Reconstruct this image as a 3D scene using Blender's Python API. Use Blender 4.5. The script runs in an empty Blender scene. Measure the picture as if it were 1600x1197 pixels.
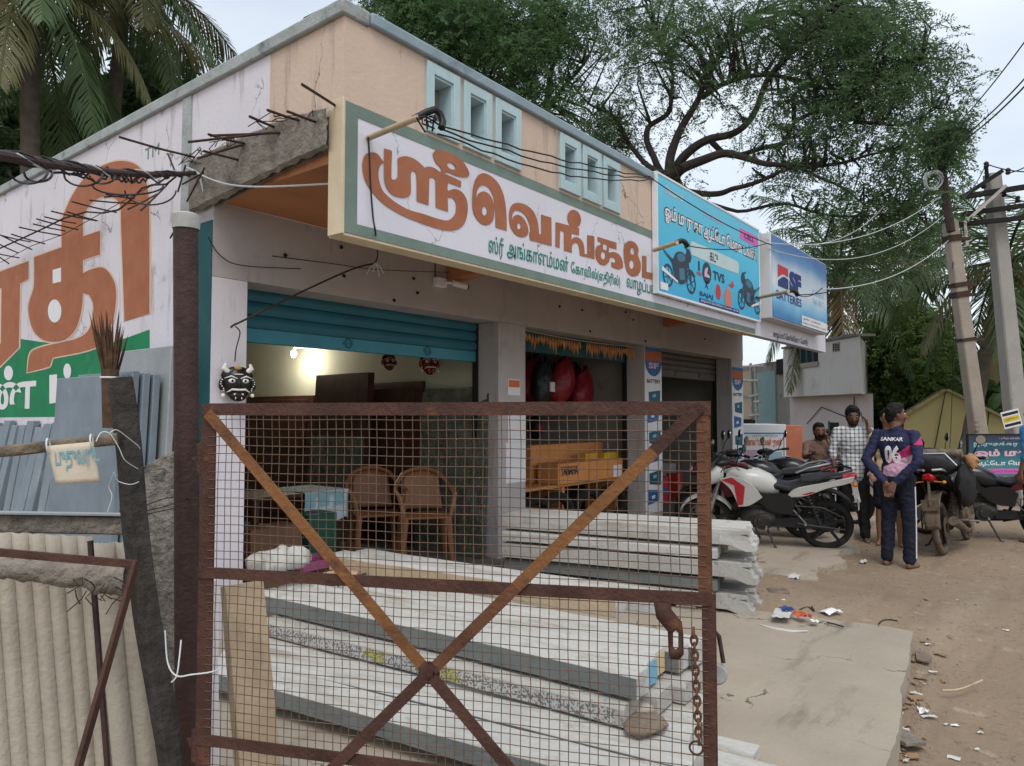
import bpy, math, random
import numpy as np
from mathutils import Vector, Matrix, noise, geometry
R = math.radians
PI = math.pi
rnd = random.Random(11)
sc = bpy.context.scene
COL = sc.collection
# ------------------------------------------------------------------ camera, sky, sun, exposure
EYE, FPX = 1.58, 1135.0
cd = bpy.data.cameras.new('camera'); cam = bpy.data.objects.new('camera', cd); COL.objects.link(cam)
cd.sensor_width = 36; cd.lens = FPX / 1600 * 36; cd.clip_start = 0.05; cd.clip_end = 2000
cam.location = (0, 0, EYE)
cam.rotation_euler = (R(90) + math.atan(50 / FPX), R(0.0), R(38.1 - 90))
sc.camera = cam
CM = cam.rotation_euler.to_matrix()
world = bpy.data.worlds.new('World'); sc.world = world; world.use_nodes = True
wn, wl = world.node_tree.nodes, world.node_tree.links
wn.clear()
SUN_EL, SUN_AZ = 58, 222            # azimuth of the sun measured from +X towards +Y
sky = wn.new('ShaderNodeTexSky'); sky.sky_type = 'NISHITA'; sky.sun_disc = False
sky.sun_elevation = R(SUN_EL); sky.sun_rotation = R(90 - SUN_AZ); sky.air_density = 1.0; sky.dust_density = 3.0
bg1 = wn.new('ShaderNodeBackground'); bg1.inputs[1].default_value = 0.05
wl.new(sky.outputs[0], bg1.inputs[0])
tc = wn.new('ShaderNodeTexCoord'); mp = wn.new('ShaderNodeMapping'); mp.inputs['Scale'].default_value = (1.3, 1.3, 3.2)
nz = wn.new('ShaderNodeTexNoise'); nz.inputs['Scale'].default_value = 1.7; nz.inputs['Detail'].default_value = 6; nz.inputs['Roughness'].default_value = .52
rp = wn.new('ShaderNodeValToRGB')
rp.color_ramp.elements[0].position = .32; rp.color_ramp.elements[0].color = (.66, .72, .78, 1)
rp.color_ramp.elements[1].position = .66; rp.color_ramp.elements[1].color = (.88, .93, .96, 1)
bg2 = wn.new('ShaderNodeBackground'); bg2.inputs[1].default_value = 0.82
ad = wn.new('ShaderNodeAddShader'); wo = wn.new('ShaderNodeOutputWorld')
wl.new(tc.outputs['Generated'], mp.inputs[0]); wl.new(mp.outputs[0], nz.inputs['Vector']); wl.new(nz.outputs[0], rp.inputs[0])
wl.new(rp.outputs[0], bg2.inputs[0]); wl.new(bg1.outputs[0], ad.inputs[0]); wl.new(bg2.outputs[0], ad.inputs[1]); wl.new(ad.outputs[0], wo.inputs[0])
sd = bpy.data.lights.new('sun', 'SUN'); sun = bpy.data.objects.new('sun', sd); COL.objects.link(sun)
sd.energy = 1.25; sd.angle = R(26); sd.color = (1, .96, .9)
sv = Vector((math.cos(R(SUN_EL)) * math.cos(R(SUN_AZ)), math.cos(R(SUN_EL)) * math.sin(R(SUN_AZ)), math.sin(R(SUN_EL))))
sun.rotation_euler = sv.to_track_quat('Z', 'Y').to_euler()
sc.view_settings.view_transform = 'Standard'; sc.view_settings.look = 'None'
sc.view_settings.exposure = 0.2; sc.view_settings.gamma = 1.0; sc.view_settings.use_curve_mapping = False
sc.render.engine = 'CYCLES'; sc.cycles.use_denoising = True; sc.cycles.max_bounces = 6; sc.cycles.diffuse_bounces = 4

# ------------------------------------------------------------------ rays from the photograph's pixels to real planes
def ray(u, v): return CM @ Vector(((u - 800) / FPX, (598.5 - v) / FPX, -1))
CL = Vector((0, 0, EYE))
def onY(u, v, Y): d = ray(u, v); return CL + d * (Y / d.y)
def onX(u, v, X): d = ray(u, v); return CL + d * (X / d.x)
def onZ(u, v, Z): d = ray(u, v); return CL + d * ((Z - EYE) / d.z)
def atd(u, v, D): return CL + ray(u, v) * D
class Plane:
    def __init__(s, o, ux, uy):
        s.o, s.ux, s.uy = Vector(o), Vector(ux).normalized(), Vector(uy).normalized(); s.n = s.ux.cross(s.uy).normalized()
    def hit(s, u, v):
        d = ray(u, v); t = (s.o - CL).dot(s.n) / d.dot(s.n); p = CL + d * t - s.o
        return (p.dot(s.ux), p.dot(s.uy))
    def to3(s, a, b, off=0): return s.o + s.ux * a + s.uy * b + s.n * off

# ------------------------------------------------------------------ objects
def tag(o, label=None, cat=None, group=None, kind=None):
    if label: o['label'] = label
    if cat: o['category'] = cat
    if group: o['group'] = group
    if kind: o['kind'] = kind
    return o
def thing(name, label, cat, loc=(0, 0, 0), rotz=0, group=None):
    o = bpy.data.objects.new(name, None); COL.objects.link(o); o.empty_display_size = .1
    o.location = loc; o.rotation_euler = (0, 0, rotz)
    return tag(o, label, cat, group)
def kids(o): return [c for c in bpy.data.objects if c.parent == o]
def dup(root, loc, rotz=0, label=None, group=None):
    c = root.copy(); COL.objects.link(c); c.location = loc; c.rotation_euler = (0, 0, rotz)
    if label: c['label'] = label
    if group: c['group'] = group
    for ch in kids(root):
        a = ch.copy(); COL.objects.link(a); a.parent = c
        for g in kids(ch):
            b = g.copy(); COL.objects.link(b); b.parent = a
    return c
def frame_from(d, up=(0, 0, 1)):
    d = Vector(d).normalized(); up = Vector(up)
    if abs(d.dot(up)) > .98: up = Vector((0, 1, 0)) if abs(d.y) < .9 else Vector((1, 0, 0))
    s = d.cross(up).normalized(); t = s.cross(d).normalized()
    return s, t
class MB:
    def __init__(s): s.v = []; s.f = []; s.m = []; s.mi = 0
    def add(s, vs, fs, M=None):
        b = len(s.v)
        s.v += [tuple(M @ Vector(p)) for p in vs] if M else [tuple(p) for p in vs]
        s.f += [tuple(b + i for i in f) for f in fs]; s.m += [s.mi] * len(fs)
        return s
    def box(s, x0, x1, y0, y1, z0, z1, M=None):
        return s.add([(x0, y0, z0), (x1, y0, z0), (x1, y1, z0), (x0, y1, z0), (x0, y0, z1), (x1, y0, z1), (x1, y1, z1), (x0, y1, z1)],
                     [(0, 3, 2, 1), (4, 5, 6, 7), (0, 1, 5, 4), (1, 2, 6, 5), (2, 3, 7, 6), (3, 0, 4, 7)], M)
    def bar(s, p, q, w, h, up=(0, 0, 1)):
        p, q = Vector(p), Vector(q); a, t = frame_from(q - p, up); a = a * w / 2; t = t * h / 2
        return s.add([p - a - t, p + a - t, p + a + t, p - a + t, q - a - t, q + a - t, q + a + t, q - a + t],
                     [(0, 1, 2, 3), (4, 7, 6, 5), (0, 4, 5, 1), (1, 5, 6, 2), (2, 6, 7, 3), (3, 7, 4, 0)])
    def loft(s, rings, caps=True, closed=False):
        n = len(rings[0]); vs = [p for r in rings for p in r]; fs = []
        m = len(rings)
        for i in range(m if closed else m - 1):
            k = (i + 1) % m
            for j in range(n):
                j2 = (j + 1) % n
                fs.append((i * n + j, i * n + j2, k * n + j2, k * n + j))
        if caps and not closed:
            fs.append(tuple(range(n))[::-1]); fs.append(tuple((m - 1) * n + j for j in range(n)))
        return s.add(vs, fs)
    def tube(s, pts, r, n=8, caps=True, closed=False):
        pts = [Vector(p) for p in pts]; m = len(pts); rings = []
        rr = r if isinstance(r, (list, tuple)) else [r] * m
        prev = None
        for i in range(m):
            if closed: d = pts[(i + 1) % m] - pts[i - 1]
            else: d = (pts[min(i + 1, m - 1)] - pts[max(i - 1, 0)])
            d.normalize()
            if prev is None: a, t = frame_from(d)
            else:
                a = prev - d * prev.dot(d)
                if a.length < 1e-5: a, _ = frame_from(d)
                a.normalize(); t = a.cross(d)
            prev = a
            rings.append([pts[i] + a * (rr[i] * math.cos(2 * PI * k / n)) + t * (rr[i] * math.sin(2 * PI * k / n)) for k in range(n)])
        return s.loft(rings, caps, closed)
    def cyl(s, p, q, r0, r1=None, n=12): return s.tube([p, q], [r0, r0 if r1 is None else r1], n)
    def ell(s, c, rx, ry, rz, n=12, m=8, rot=None):
        c = Vector(c); vs = []; fs = []
        for i in range(m + 1):
            th = PI * i / m
            for j in range(n):
                ph = 2 * PI * j / n
                p = Vector((rx * math.sin(th) * math.cos(ph), ry * math.sin(th) * math.sin(ph), rz * math.cos(th)))
                vs.append(c + (rot @ p if rot else p))
        for i in range(m):
            for j in range(n):
                fs.append((i * n + j, (i + 1) * n + j, (i + 1) * n + (j + 1) % n, i * n + (j + 1) % n))
        return s.add(vs, fs)
    def torus(s, c, ax, Rr, r, n=24, k=8, arc=2 * PI, sx=1.0):
        c = Vector(c); a, t = frame_from(ax); full = arc > 6.28
        pts = [c + a * (Rr * math.cos(arc * i / n)) + t * (Rr * math.sin(arc * i / n)) for i in range(n if full else n + 1)]
        axn = Vector(ax).normalized(); rings = []
        for p in pts:
            o = (p - c).normalized()
            rings.append([p + o * (r * math.cos(2 * PI * j / k)) + axn * (r * sx * math.sin(2 * PI * j / k)) for j in range(k)])
        return s.loft(rings, not full, full)
    def lathe(s, prof, c, ax=(0, 0, 1), n=16):
        c = Vector(c); ax = Vector(ax).normalized(); a, t = frame_from(ax)
        return s.loft([[c + ax * z + a * (r * math.cos(2 * PI * j / n)) + t * (r * math.sin(2 * PI * j / n)) for j in range(n)] for r, z in prof], False)
    def prism(s, poly, o, ux, uy, th):
        o, ux, uy = Vector(o), Vector(ux), Vector(uy); nn = ux.cross(uy).normalized() * th
        n = len(poly); A = [o + ux * a + uy * b for a, b in poly]
        vs = A + [p + nn for p in A]
        tri = geometry.tessellate_polygon([[Vector((a, b, 0)) for a, b in poly]])
        area = sum(poly[i][0] * poly[(i + 1) % n][1] - poly[(i + 1) % n][0] * poly[i][1] for i in range(n))
        fs = []
        for t3 in tri:
            a, b, c = t3
            cr = (poly[b][0] - poly[a][0]) * (poly[c][1] - poly[a][1]) - (poly[b][1] - poly[a][1]) * (poly[c][0] - poly[a][0])
            if cr < 0: a, b, c = a, c, b
            fs += [(a, c, b), (n + a, n + b, n + c)]
        for i in range(n):
            j = (i + 1) % n
            fs.append((i, j, n + j, n + i) if area > 0 else (j, i, n + i, n + j))
        return s.add(vs, fs)
    def grid(s, fn, nu, nv):
        vs = [fn(i / nu, j / nv) for i in range(nu + 1) for j in range(nv + 1)]
        return s.add(vs, [(i * (nv + 1) + j, (i + 1) * (nv + 1) + j, (i + 1) * (nv + 1) + j + 1, i * (nv + 1) + j + 1) for i in range(nu) for j in range(nv)])
    def quad(s, a, b, c, d): return s.add([a, b, c, d], [(0, 1, 2, 3)])
    def build(s, name, mats, parent=None, local=False, smooth=True, bevel=0, ang=38):
        me = bpy.data.meshes.new(name)
        off = Vector((0, 0, 0))
        if parent is not None and not local:
            p = parent
            while p is not None: off += Vector(p.location); p = p.parent
        vs = s.v if off.length == 0 else [(a - off.x, b - off.y, c - off.z) for a, b, c in s.v]
        me.from_pydata(vs, [], s.f)
        for m in (mats if isinstance(mats, (list, tuple)) else [mats]): me.materials.append(m)
        if any(s.m): me.polygons.foreach_set('material_index', s.m)
        if smooth: me.shade_smooth(); me.set_sharp_from_angle(angle=R(ang))
        me.update()
        o = bpy.data.objects.new(name, me); COL.objects.link(o)
        if parent is not None: o.parent = parent
        if bevel:
            bv = o.modifiers.new('edge', 'BEVEL'); bv.width = bevel; bv.segments = 2; bv.limit_method = 'ANGLE'; bv.angle_limit = R(40)
        return o
def mesh_obj(name, me, parent=None):
    o = bpy.data.objects.new(name, me); COL.objects.link(o)
    if parent is not None: o.parent = parent
    return o

# ------------------------------------------------------------------ materials
def mat(name, col, rough=.8, var=.18, scale=4.0, bump=.15, bscale=40.0, metal=0.0, dirt=None, streak=None, rand=False, spec=.3, dscale=2.5, damt=.5, coat=0, detail=6, dirt2=None, crack=None):
    m = bpy.data.materials.new(name); m.use_nodes = True
    N, L = m.node_tree.nodes, m.node_tree.links
    B = N['Principled BSDF']; B.inputs['Roughness'].default_value = rough; B.inputs['Metallic'].default_value = metal
    B.inputs['Specular IOR Level'].default_value = spec
    if coat: B.inputs['Coat Weight'].default_value = coat; B.inputs['Coat Roughness'].default_value = .12
    tcn = N.new('ShaderNodeTexCoord'); vec = tcn.outputs['Object']
    if rand:
        oi = N.new('ShaderNodeObjectInfo'); mu = N.new('ShaderNodeMath'); mu.operation = 'MULTIPLY'; mu.inputs[1].default_value = 60
        va = N.new('ShaderNodeVectorMath'); va.operation = 'ADD'; L.new(oi.outputs['Random'], mu.inputs[0]); L.new(vec, va.inputs[0]); L.new(mu.outputs[0], va.inputs[1]); vec = va.outputs[0]
    def nzn(sc_, det=detail, v=vec, ro=.6):
        n = N.new('ShaderNodeTexNoise'); n.inputs['Scale'].default_value = sc_; n.inputs['Detail'].default_value = det; n.inputs['Roughness'].default_value = ro; L.new(v, n.inputs['Vector']); return n.outputs[0]
    def mix(a, b, f):
        x = N.new('ShaderNodeMix'); x.data_type = 'RGBA'
        for sck, i in ((f, 0), (a, 6), (b, 7)):
            if hasattr(sck, 'is_output'): L.new(sck, x.inputs[i])
            else: x.inputs[i].default_value = sck if i == 0 else (*sck[:3], 1)
        return x.outputs[2]
    def thr(s_, lo, hi):
        r = N.new('ShaderNodeMapRange'); r.inputs[1].default_value = lo; r.inputs[2].default_value = hi; L.new(s_, r.inputs[0]); return r.outputs[0]
    c0 = [max(0, c * (1 - var)) for c in col]; c1 = [min(1, c * (1 + var)) for c in col]
    c = mix(c0, c1, thr(nzn(scale), .3, .7))
    if dirt:
        c = mix(c, dirt, thr(nzn(dscale, 8, ro=.68), .56 - .3 * (damt - .5), .72 - .3 * (damt - .5)))
    if dirt2:
        mp2 = N.new('ShaderNodeMapping'); mp2.inputs['Scale'].default_value = dirt2[3]; L.new(vec, mp2.inputs[0]); c = mix(c, dirt2[0], thr(nzn(dirt2[1], 6, mp2.outputs[0], .7), dirt2[2], dirt2[2] + .16))
    if streak:
        mpn = N.new('ShaderNodeMapping'); mpn.inputs['Scale'].default_value = (5, 5, .7); L.new(vec, mpn.inputs[0])
        c = mix(c, streak[0], thr(nzn(1.6, 7, mpn.outputs[0], .65), streak[1], streak[1] + .22))
    if crack:
        vo = N.new('ShaderNodeTexVoronoi'); vo.feature = 'DISTANCE_TO_EDGE'; vo.inputs['Scale'].default_value = crack[0]
        w1 = N.new('ShaderNodeTexNoise'); w1.inputs['Scale'].default_value = 4; w1.inputs['Detail'].default_value = 6; L.new(vec, w1.inputs['Vector'])
        w2 = N.new('ShaderNodeVectorMath'); w2.operation = 'MULTIPLY_ADD'; w2.inputs[1].default_value = (.5, .5, .5); L.new(w1.outputs['Color'], w2.inputs[0]); L.new(vec, w2.inputs[2]); L.new(w2.outputs[0], vo.inputs['Vector'])
        k1 = thr(vo.outputs['Distance'], .0065, .002); k2 = thr(nzn(1.1, 3), .50, .56); mm = N.new('ShaderNodeMath'); mm.operation = 'MULTIPLY'; L.new(k1, mm.inputs[0]); L.new(k2, mm.inputs[1])
        c = mix(c, crack[1], mm.outputs[0])
    L.new(c, B.inputs['Base Color'])
    if bump:
        bn = N.new('ShaderNodeBump'); bn.inputs['Strength'].default_value = bump; bn.inputs['Distance'].default_value = .02
        L.new(nzn(bscale, 4), bn.inputs['Height']); L.new(bn.outputs[0], B.inputs['Normal'])
    return m
def flat(name, col, rough=.6, **k): return mat(name, col, rough, var=.05, bump=0, **k)
def emit(name, col, st):
    m = bpy.data.materials.new(name); m.use_nodes = True; B = m.node_tree.nodes['Principled BSDF']
    B.inputs['Base Color'].default_value = (*col, 1); B.inputs['Emission Color'].default_value = (*col, 1); B.inputs['Emission Strength'].default_value = st; return m
def leafmat(name, col, var=.35, trans=.35, rough=.5):
    m = mat(name, col, rough, var, scale=.7, bump=0, spec=.25)
    N, L = m.node_tree.nodes, m.node_tree.links; B = N['Principled BSDF']
    tr = N.new('ShaderNodeBsdfTranslucent'); mx = N.new('ShaderNodeMixShader'); mx.inputs[0].default_value = trans
    cs = B.inputs['Base Color'].links[0].from_socket
    L.new(cs, tr.inputs[0]); L.new(B.outputs[0], mx.inputs[1]); L.new(tr.outputs[0], mx.inputs[2])
    out = [n for n in N if n.type == 'OUTPUT_MATERIAL'][0]; L.new(mx.outputs[0], out.inputs[0]); return m

M = {}
M['sidewhite'] = mat('mould_streaked_limewash', (.64, .615, .66), .9, .06, 1.2, .12, 30, dirt=(.20, .19, .20), dscale=2.0, damt=.40, streak=((.25, .235, .24), .56), crack=(.9, (.2, .18, .18)))
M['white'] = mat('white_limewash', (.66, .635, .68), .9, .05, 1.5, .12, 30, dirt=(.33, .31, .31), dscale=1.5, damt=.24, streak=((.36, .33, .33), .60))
M['whitein'] = mat('shade_darkened_dirty_white', (.43, .40, .39), .9, .08, 2, .12, 30, dirt=(.25, .215, .205), dscale=1.2, damt=.46, streak=((.27, .235, .22), .57))  # white paint with canopy shade put into its base colour, plus greyish dirt
M['peach'] = mat('peach_wall_paint', (.56, .435, .345), .9, .09, 1.0, .2, 30, dirt=(.36, .29, .235), dscale=1.5, damt=.44, streak=((.31, .25, .20), .53), crack=(1.1, (.16, .13, .11)))
M['coping'] = mat('grey_coping_cement', (.33, .36, .355), .9, .18, 5, .4, 25, dirt=(.14, .145, .14), damt=.52, dscale=4)
M['bluecop'] = mat('blue_grey_coping', (.25, .32, .36), .8, .15, 5, .2, 25, dirt=(.13, .15, .16), damt=.42)
M['signwhite'] = mat('sign_white_paint', (.66, .65, .72), .85, .05, 1.5, .08, 40, dirt=(.48, .47, .50), dscale=2.2, damt=.36, streak=((.44, .42, .43), .60), crack=(1.2, (.3, .28, .28)))
M['sage'] = mat('sage_border_paint', (.165, .225, .195), .85, .12, 5, .1, 40, dirt=(.28, .32, .29), damt=.3)
M['terra'] = mat('terracotta_lettering_paint', (.36, .135, .07), .85, .12, 5, .08, 40, dirt=(.30, .15, .10), damt=.46, dscale=5, dirt2=((.50, .36, .30), 7, .66, (1, 1, 1)))
M['terra_edge'] = flat('pale_peach_outline_paint', (.66, .48, .38), .85)
M['orange'] = mat('orange_soffit_paint', (.42, .19, .09), .9, .12, 2, .15, 30, dirt=(.25, .12, .07), damt=.4)
M['cream'] = mat('cream_end_paint', (.62, .52, .36), .85, .1, 5, .1, 30, dirt=(.4, .33, .22), damt=.4)
M['greenpaint'] = mat('green_lettering_paint', (.015, .20, .085), .85, .15, 4, .08, 40, dirt=(.05, .27, .15), damt=.4)
M['tealtext'] = flat('teal_sign_lettering', (.02, .22, .18), .8)
M['teal'] = mat('dark_teal_paint', (.012, .075, .085), .7, .15, 5, .1, 40, dirt=(.10, .16, .16), damt=.25, dscale=9)
M['frameblue'] = mat('pale_blue_frame_paint', (.40, .53, .56), .8, .06, 4, .08, 40, dirt=(.28, .36, .38), damt=.35)
M['niche'] = mat('niche_cream_wall', (.55, .50, .42), .9, .1, 3, .1, 30, streak=((.25, .22, .19), .52))
M['concrete'] = mat('rough_old_concrete', (.22, .195, .165), .95, .3, 9, 1.0, 30, dirt=(.06, .055, .05), damt=.58, dscale=3.5)
M['rebar'] = mat('rusty_rebar', (.055, .032, .024), .85, .3, 30, .3, 90)
M['rust'] = mat('rusty_gate_iron', (.072, .033, .025), .75, .35, 9, .4, 70, dirt=(.19, .075, .03), damt=.38, dscale=7, rand=True)
M['rustorange'] = mat('rusty_orange_iron', (.115, .05, .027), .8, .35, 9, .4, 70, dirt=(.27, .12, .04), damt=.40, dscale=6, rand=True)
M['ochre'] = mat('worn_ochre_paint_on_iron', (.195, .085, .031), .75, .25, 8, .4, 60, dirt=(.085, .038, .027), damt=.62, dscale=9)
M['wire'] = mat('gate_mesh_wire', (.13, .08, .055), .7, .3, 20, 0, dirt=(.055, .035, .028), damt=.55, dscale=5, rand=True)
M['pipe'] = mat('dark_painted_pipe', (.048, .026, .023), .6, .3, 10, .3, 60, dirt=(.085, .045, .035), damt=.42, dscale=8)
M['granite'] = mat('rough_granite_post', (.27, .25, .22), .95, .4, 30, 1.0, 45, dirt=(.10, .09, .085), damt=.52, dscale=28)
M['oldwood'] = mat('weathered_dark_wood', (.042, .037, .033), .9, .4, 12, .8, 30, streak=((.11, .095, .08), .54))
M['greywood'] = mat('weathered_grey_rail_wood', (.17, .135, .10), .9, .35, 14, .7, 35, dirt=(.05, .04, .03), damt=.5, dscale=10)
M['plank'] = mat('pale_timber_plank', (.40, .31, .21), .85, .15, 6, .3, 40, dirt=(.2, .15, .1), damt=.35, streak=((.28, .21, .14), .58))
M['asbestos'] = mat('fibre_cement_sheet', (.43, .385, .32), .92, .12, 4, .3, 50, dirt=(.32, .22, .13), damt=.38, dscale=1.6, streak=((.32, .28, .23), .6))
M['slate'] = mat('blue_grey_stone_slab', (.19, .23, .265), .75, .15, 4, .12, 60, dirt=(.30, .33, .35), damt=.38, rand=True)
M['slate_edge'] = mat('grey_fibre_board', (.30, .32, .33), .85, .12, 4, .15, 60, rand=True)
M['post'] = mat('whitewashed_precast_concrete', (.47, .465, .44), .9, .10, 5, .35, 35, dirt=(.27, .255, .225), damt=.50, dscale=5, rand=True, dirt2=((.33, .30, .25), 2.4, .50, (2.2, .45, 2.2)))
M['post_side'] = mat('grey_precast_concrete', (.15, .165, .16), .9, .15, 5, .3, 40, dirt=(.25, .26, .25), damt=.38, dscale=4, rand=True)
M['post_speck'] = mat('speckled_precast_concrete', (.38, .37, .34), .9, .12, 5, .35, 35, dirt=(.10, .10, .095), damt=.44, dscale=24, rand=True)
M['stonewhite'] = M['post']
M['black'] = flat('black_plastic', (.012, .012, .013), .45)
M['blackrough'] = mat('dull_black', (.016, .015, .015), .85, .3, 20, .2, 50)
M['rubber'] = mat('tyre_rubber', (.018, .017, .016), .9, .25, 30, .4, 60, dirt=(.09, .07, .05), damt=.35, dscale=9)
M['chrome'] = flat('bright_metal', (.55, .56, .58), .25, metal=1.0)
M['steel'] = mat('grey_steel', (.25, .25, .26), .45, .2, 10, .1, 60, metal=.7)
M['door'] = mat('dark_brown_door_veneer', (.065, .028, .018), .45, .3, 5, .1, 60, streak=((.03, .014, .01), .5))
M['plastic_wrap'] = mat('crinkled_plastic_wrap', (.10, .105, .085), .22, .5, 8, 1.0, 22, spec=.8)
M['carton'] = mat('orange_brown_cardboard', (.60, .25, .075), .85, .08, 4, .1, 40)
M['cabletext'] = flat('black_print', (.02, .02, .025), .7)
M['cable'] = flat('black_cable', (.018, .018, .02), .6)
M['palecable'] = flat('pale_grey_cable', (.50, .52, .52), .6)
M['string'] = flat('white_plastic_string', (.62, .66, .68), .6)
M['pvc'] = mat('aged_pvc_pipe', (.46, .36, .24), .6, .15, 8, .1, 40, dirt=(.18, .10, .06), damt=.45, dscale=6)
M['skin'] = mat('brown_skin', (.17, .085, .055), .45, .12, 14, .05, 60)
M['hair'] = mat('black_hair', (.008, .007, .007), .7, .3, 40, .5, 90)
M['glass'] = flat('dark_glass', (.03, .035, .04), .1, spec=.6)
M['bluewhite'] = flat('white_paint', (.72, .72, .74), .5)
M['paper'] = flat('white_paper', (.72, .71, .72), .8)

# ------------------------------------------------------------------ painted shapes and lettering
def smooth_poly(pts, sub=5, corner=50):
    n = len(pts); P = [Vector((a, b)) for a, b in pts]; T = []
    for i in range(n):
        a, b = P[i] - P[i - 1], P[(i + 1) % n] - P[i]
        if a.length < 1e-9 or b.length < 1e-9: T.append(Vector((0, 0))); continue
        c = max(-1, min(1, a.normalized().dot(b.normalized())))
        T.append(None if math.degrees(math.acos(c)) > corner else (P[(i + 1) % n] - P[i - 1]) * .5)
    out = []
    for i in range(n):
        j = (i + 1) % n; p, q = P[i], P[j]; L_ = (q - p).length
        t0 = T[i] if T[i] is not None else (q - p); t1 = T[j] if T[j] is not None else (q - p)
        if T[i] is None and T[j] is None: out.append((p.x, p.y)); continue
        if t0.length > 1e-9: t0 = t0.normalized() * L_
        if t1.length > 1e-9: t1 = t1.normalized() * L_
        for k in range(sub):
            t = k / sub; h = (2 * t**3 - 3 * t**2 + 1) * p + (t**3 - 2 * t**2 + t) * t0 + (-2 * t**3 + 3 * t**2) * q + (t**3 - t**2) * t1
            out.append((h.x, h.y))
    return out
def paint(mb, plane, contours, off=.003):
    """contours: list of 2-D outlines in the plane, first the outer one, then holes"""
    flatpts = [p for c in contours for p in c]
    tri = geometry.tessellate_polygon([[Vector((a, b, 0)) for a, b in c] for c in contours])
    fs = []
    for a, b, c in tri:
        cr = (flatpts[b][0] - flatpts[a][0]) * (flatpts[c][1] - flatpts[a][1]) - (flatpts[b][1] - flatpts[a][1]) * (flatpts[c][0] - flatpts[a][0])
        fs.append((a, b, c) if cr > 0 else (a, c, b))
    mb.add([plane.to3(a, b, off) for a, b in flatpts], fs)
def px_poly(plane, pts, ox=0, oy=0, s=1.0, smooth=True, sub=5):
    q = smooth_poly(pts, sub) if smooth else pts
    return [plane.hit(ox + a / s, oy + b / s) for a, b in q]
def ring(cx, cy, rx, ry, n=24, rot=0):
    c, s_ = math.cos(rot), math.sin(rot)
    return [(cx + rx * math.cos(2 * PI * i / n) * c - ry * math.sin(2 * PI * i / n) * s_, cy + rx * math.cos(2 * PI * i / n) * s_ + ry * math.sin(2 * PI * i / n) * c) for i in range(n)]
PRE = {'\u0bc6': ('\u0bc6', ''), '\u0bc7': ('\u0bc7', ''), '\u0bc8': ('\u0bc8', ''), '\u0bca': ('\u0bc6', '\u0bbe'), '\u0bcb': ('\u0bc7', '\u0bbe')}
def tam(s):
    out = []
    for ch in s:
        if ch in PRE and out:
            b = out.pop(); out += [PRE[ch][0], b] + ([PRE[ch][1]] if PRE[ch][1] else [])
        else: out.append(ch)
    return ''.join(out)
def glyphs(s, bold=0.0):
    c = bpy.data.curves.new('lettering', 'FONT'); c.body = tam(s); c.resolution_u = 3; c.offset = bold
    o = bpy.data.objects.new('lettering', c); COL.objects.link(o)
    dg = bpy.context.evaluated_depsgraph_get(); me = bpy.data.meshes.new_from_object(o.evaluated_get(dg))
    vs = [tuple(v.co) for v in me.vertices]; fs = [tuple(p.vertices) for p in me.polygons]
    bpy.data.objects.remove(o); bpy.data.curves.remove(c); bpy.data.meshes.remove(me)
    return vs, fs
def text_on(mb, plane, s, a0, a1, b0, b1, off=.004, bold=0.0, shear=0.0):
    """lettering stretched into the rectangle a0..a1 x b0..b1 of the plane"""
    vs, fs = glyphs(s, bold)
    if not vs: return
    xs = [v[0] for v in vs]; ys = [v[1] for v in vs]; x0, x1, y0, y1 = min(xs), max(xs), min(ys), max(ys)
    pa = list(range(len(vs)))
    def find(i):
        while pa[i] != i: pa[i] = pa[pa[i]]; i = pa[i]
        return i
    for f in fs:
        for i in f[1:]: pa[find(i)] = find(f[0])
    ids = {}; lay = [ids.setdefault(find(i), len(ids)) % 4 * .0003 for i in range(len(vs))]     # strokes that cross lie one on the other
    mb.add([plane.to3(a0 + (v[0] - x0) / (x1 - x0) * (a1 - a0) + shear * (v[1] - y0) / (y1 - y0), b0 + (v[1] - y0) / (y1 - y0) * (b1 - b0), off + lay[i]) for i, v in enumerate(vs)], fs)
def rect(mb, plane, a0, a1, b0, b1, off=.003): mb.add([plane.to3(a0, b0, off), plane.to3(a1, b0, off), plane.to3(a1, b1, off), plane.to3(a0, b1, off)], [(0, 1, 2, 3)])
def sag(p, q, d, n=14):
    p, q = Vector(p), Vector(q); return [p.lerp(q, i / n) - Vector((0, 0, d * 4 * (i / n) * (1 - i / n))) for i in range(n + 1)]
def flow(pts, sub=5):
    p = [Vector(a) for a in pts]
    if len(p) < 3 or len(p) > 12: return p
    out = []
    for i in range(len(p) - 1):
        a, b, c, d = p[max(i - 1, 0)], p[i], p[i + 1], p[min(i + 2, len(p) - 1)]
        for k in range(sub): t = k / sub; out.append(.5 * ((2 * b) + (c - a) * t + (2 * a - 5 * b + 4 * c - d) * t * t + (3 * b - a - 3 * c + d) * t ** 3))
    return out + [p[-1]]
def wavy(pts, amp, seed=1):
    r = random.Random(seed); return [Vector(p) + Vector((r.uniform(-amp, amp), r.uniform(-amp, amp), r.uniform(-amp, amp))) for p in pts]
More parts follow.
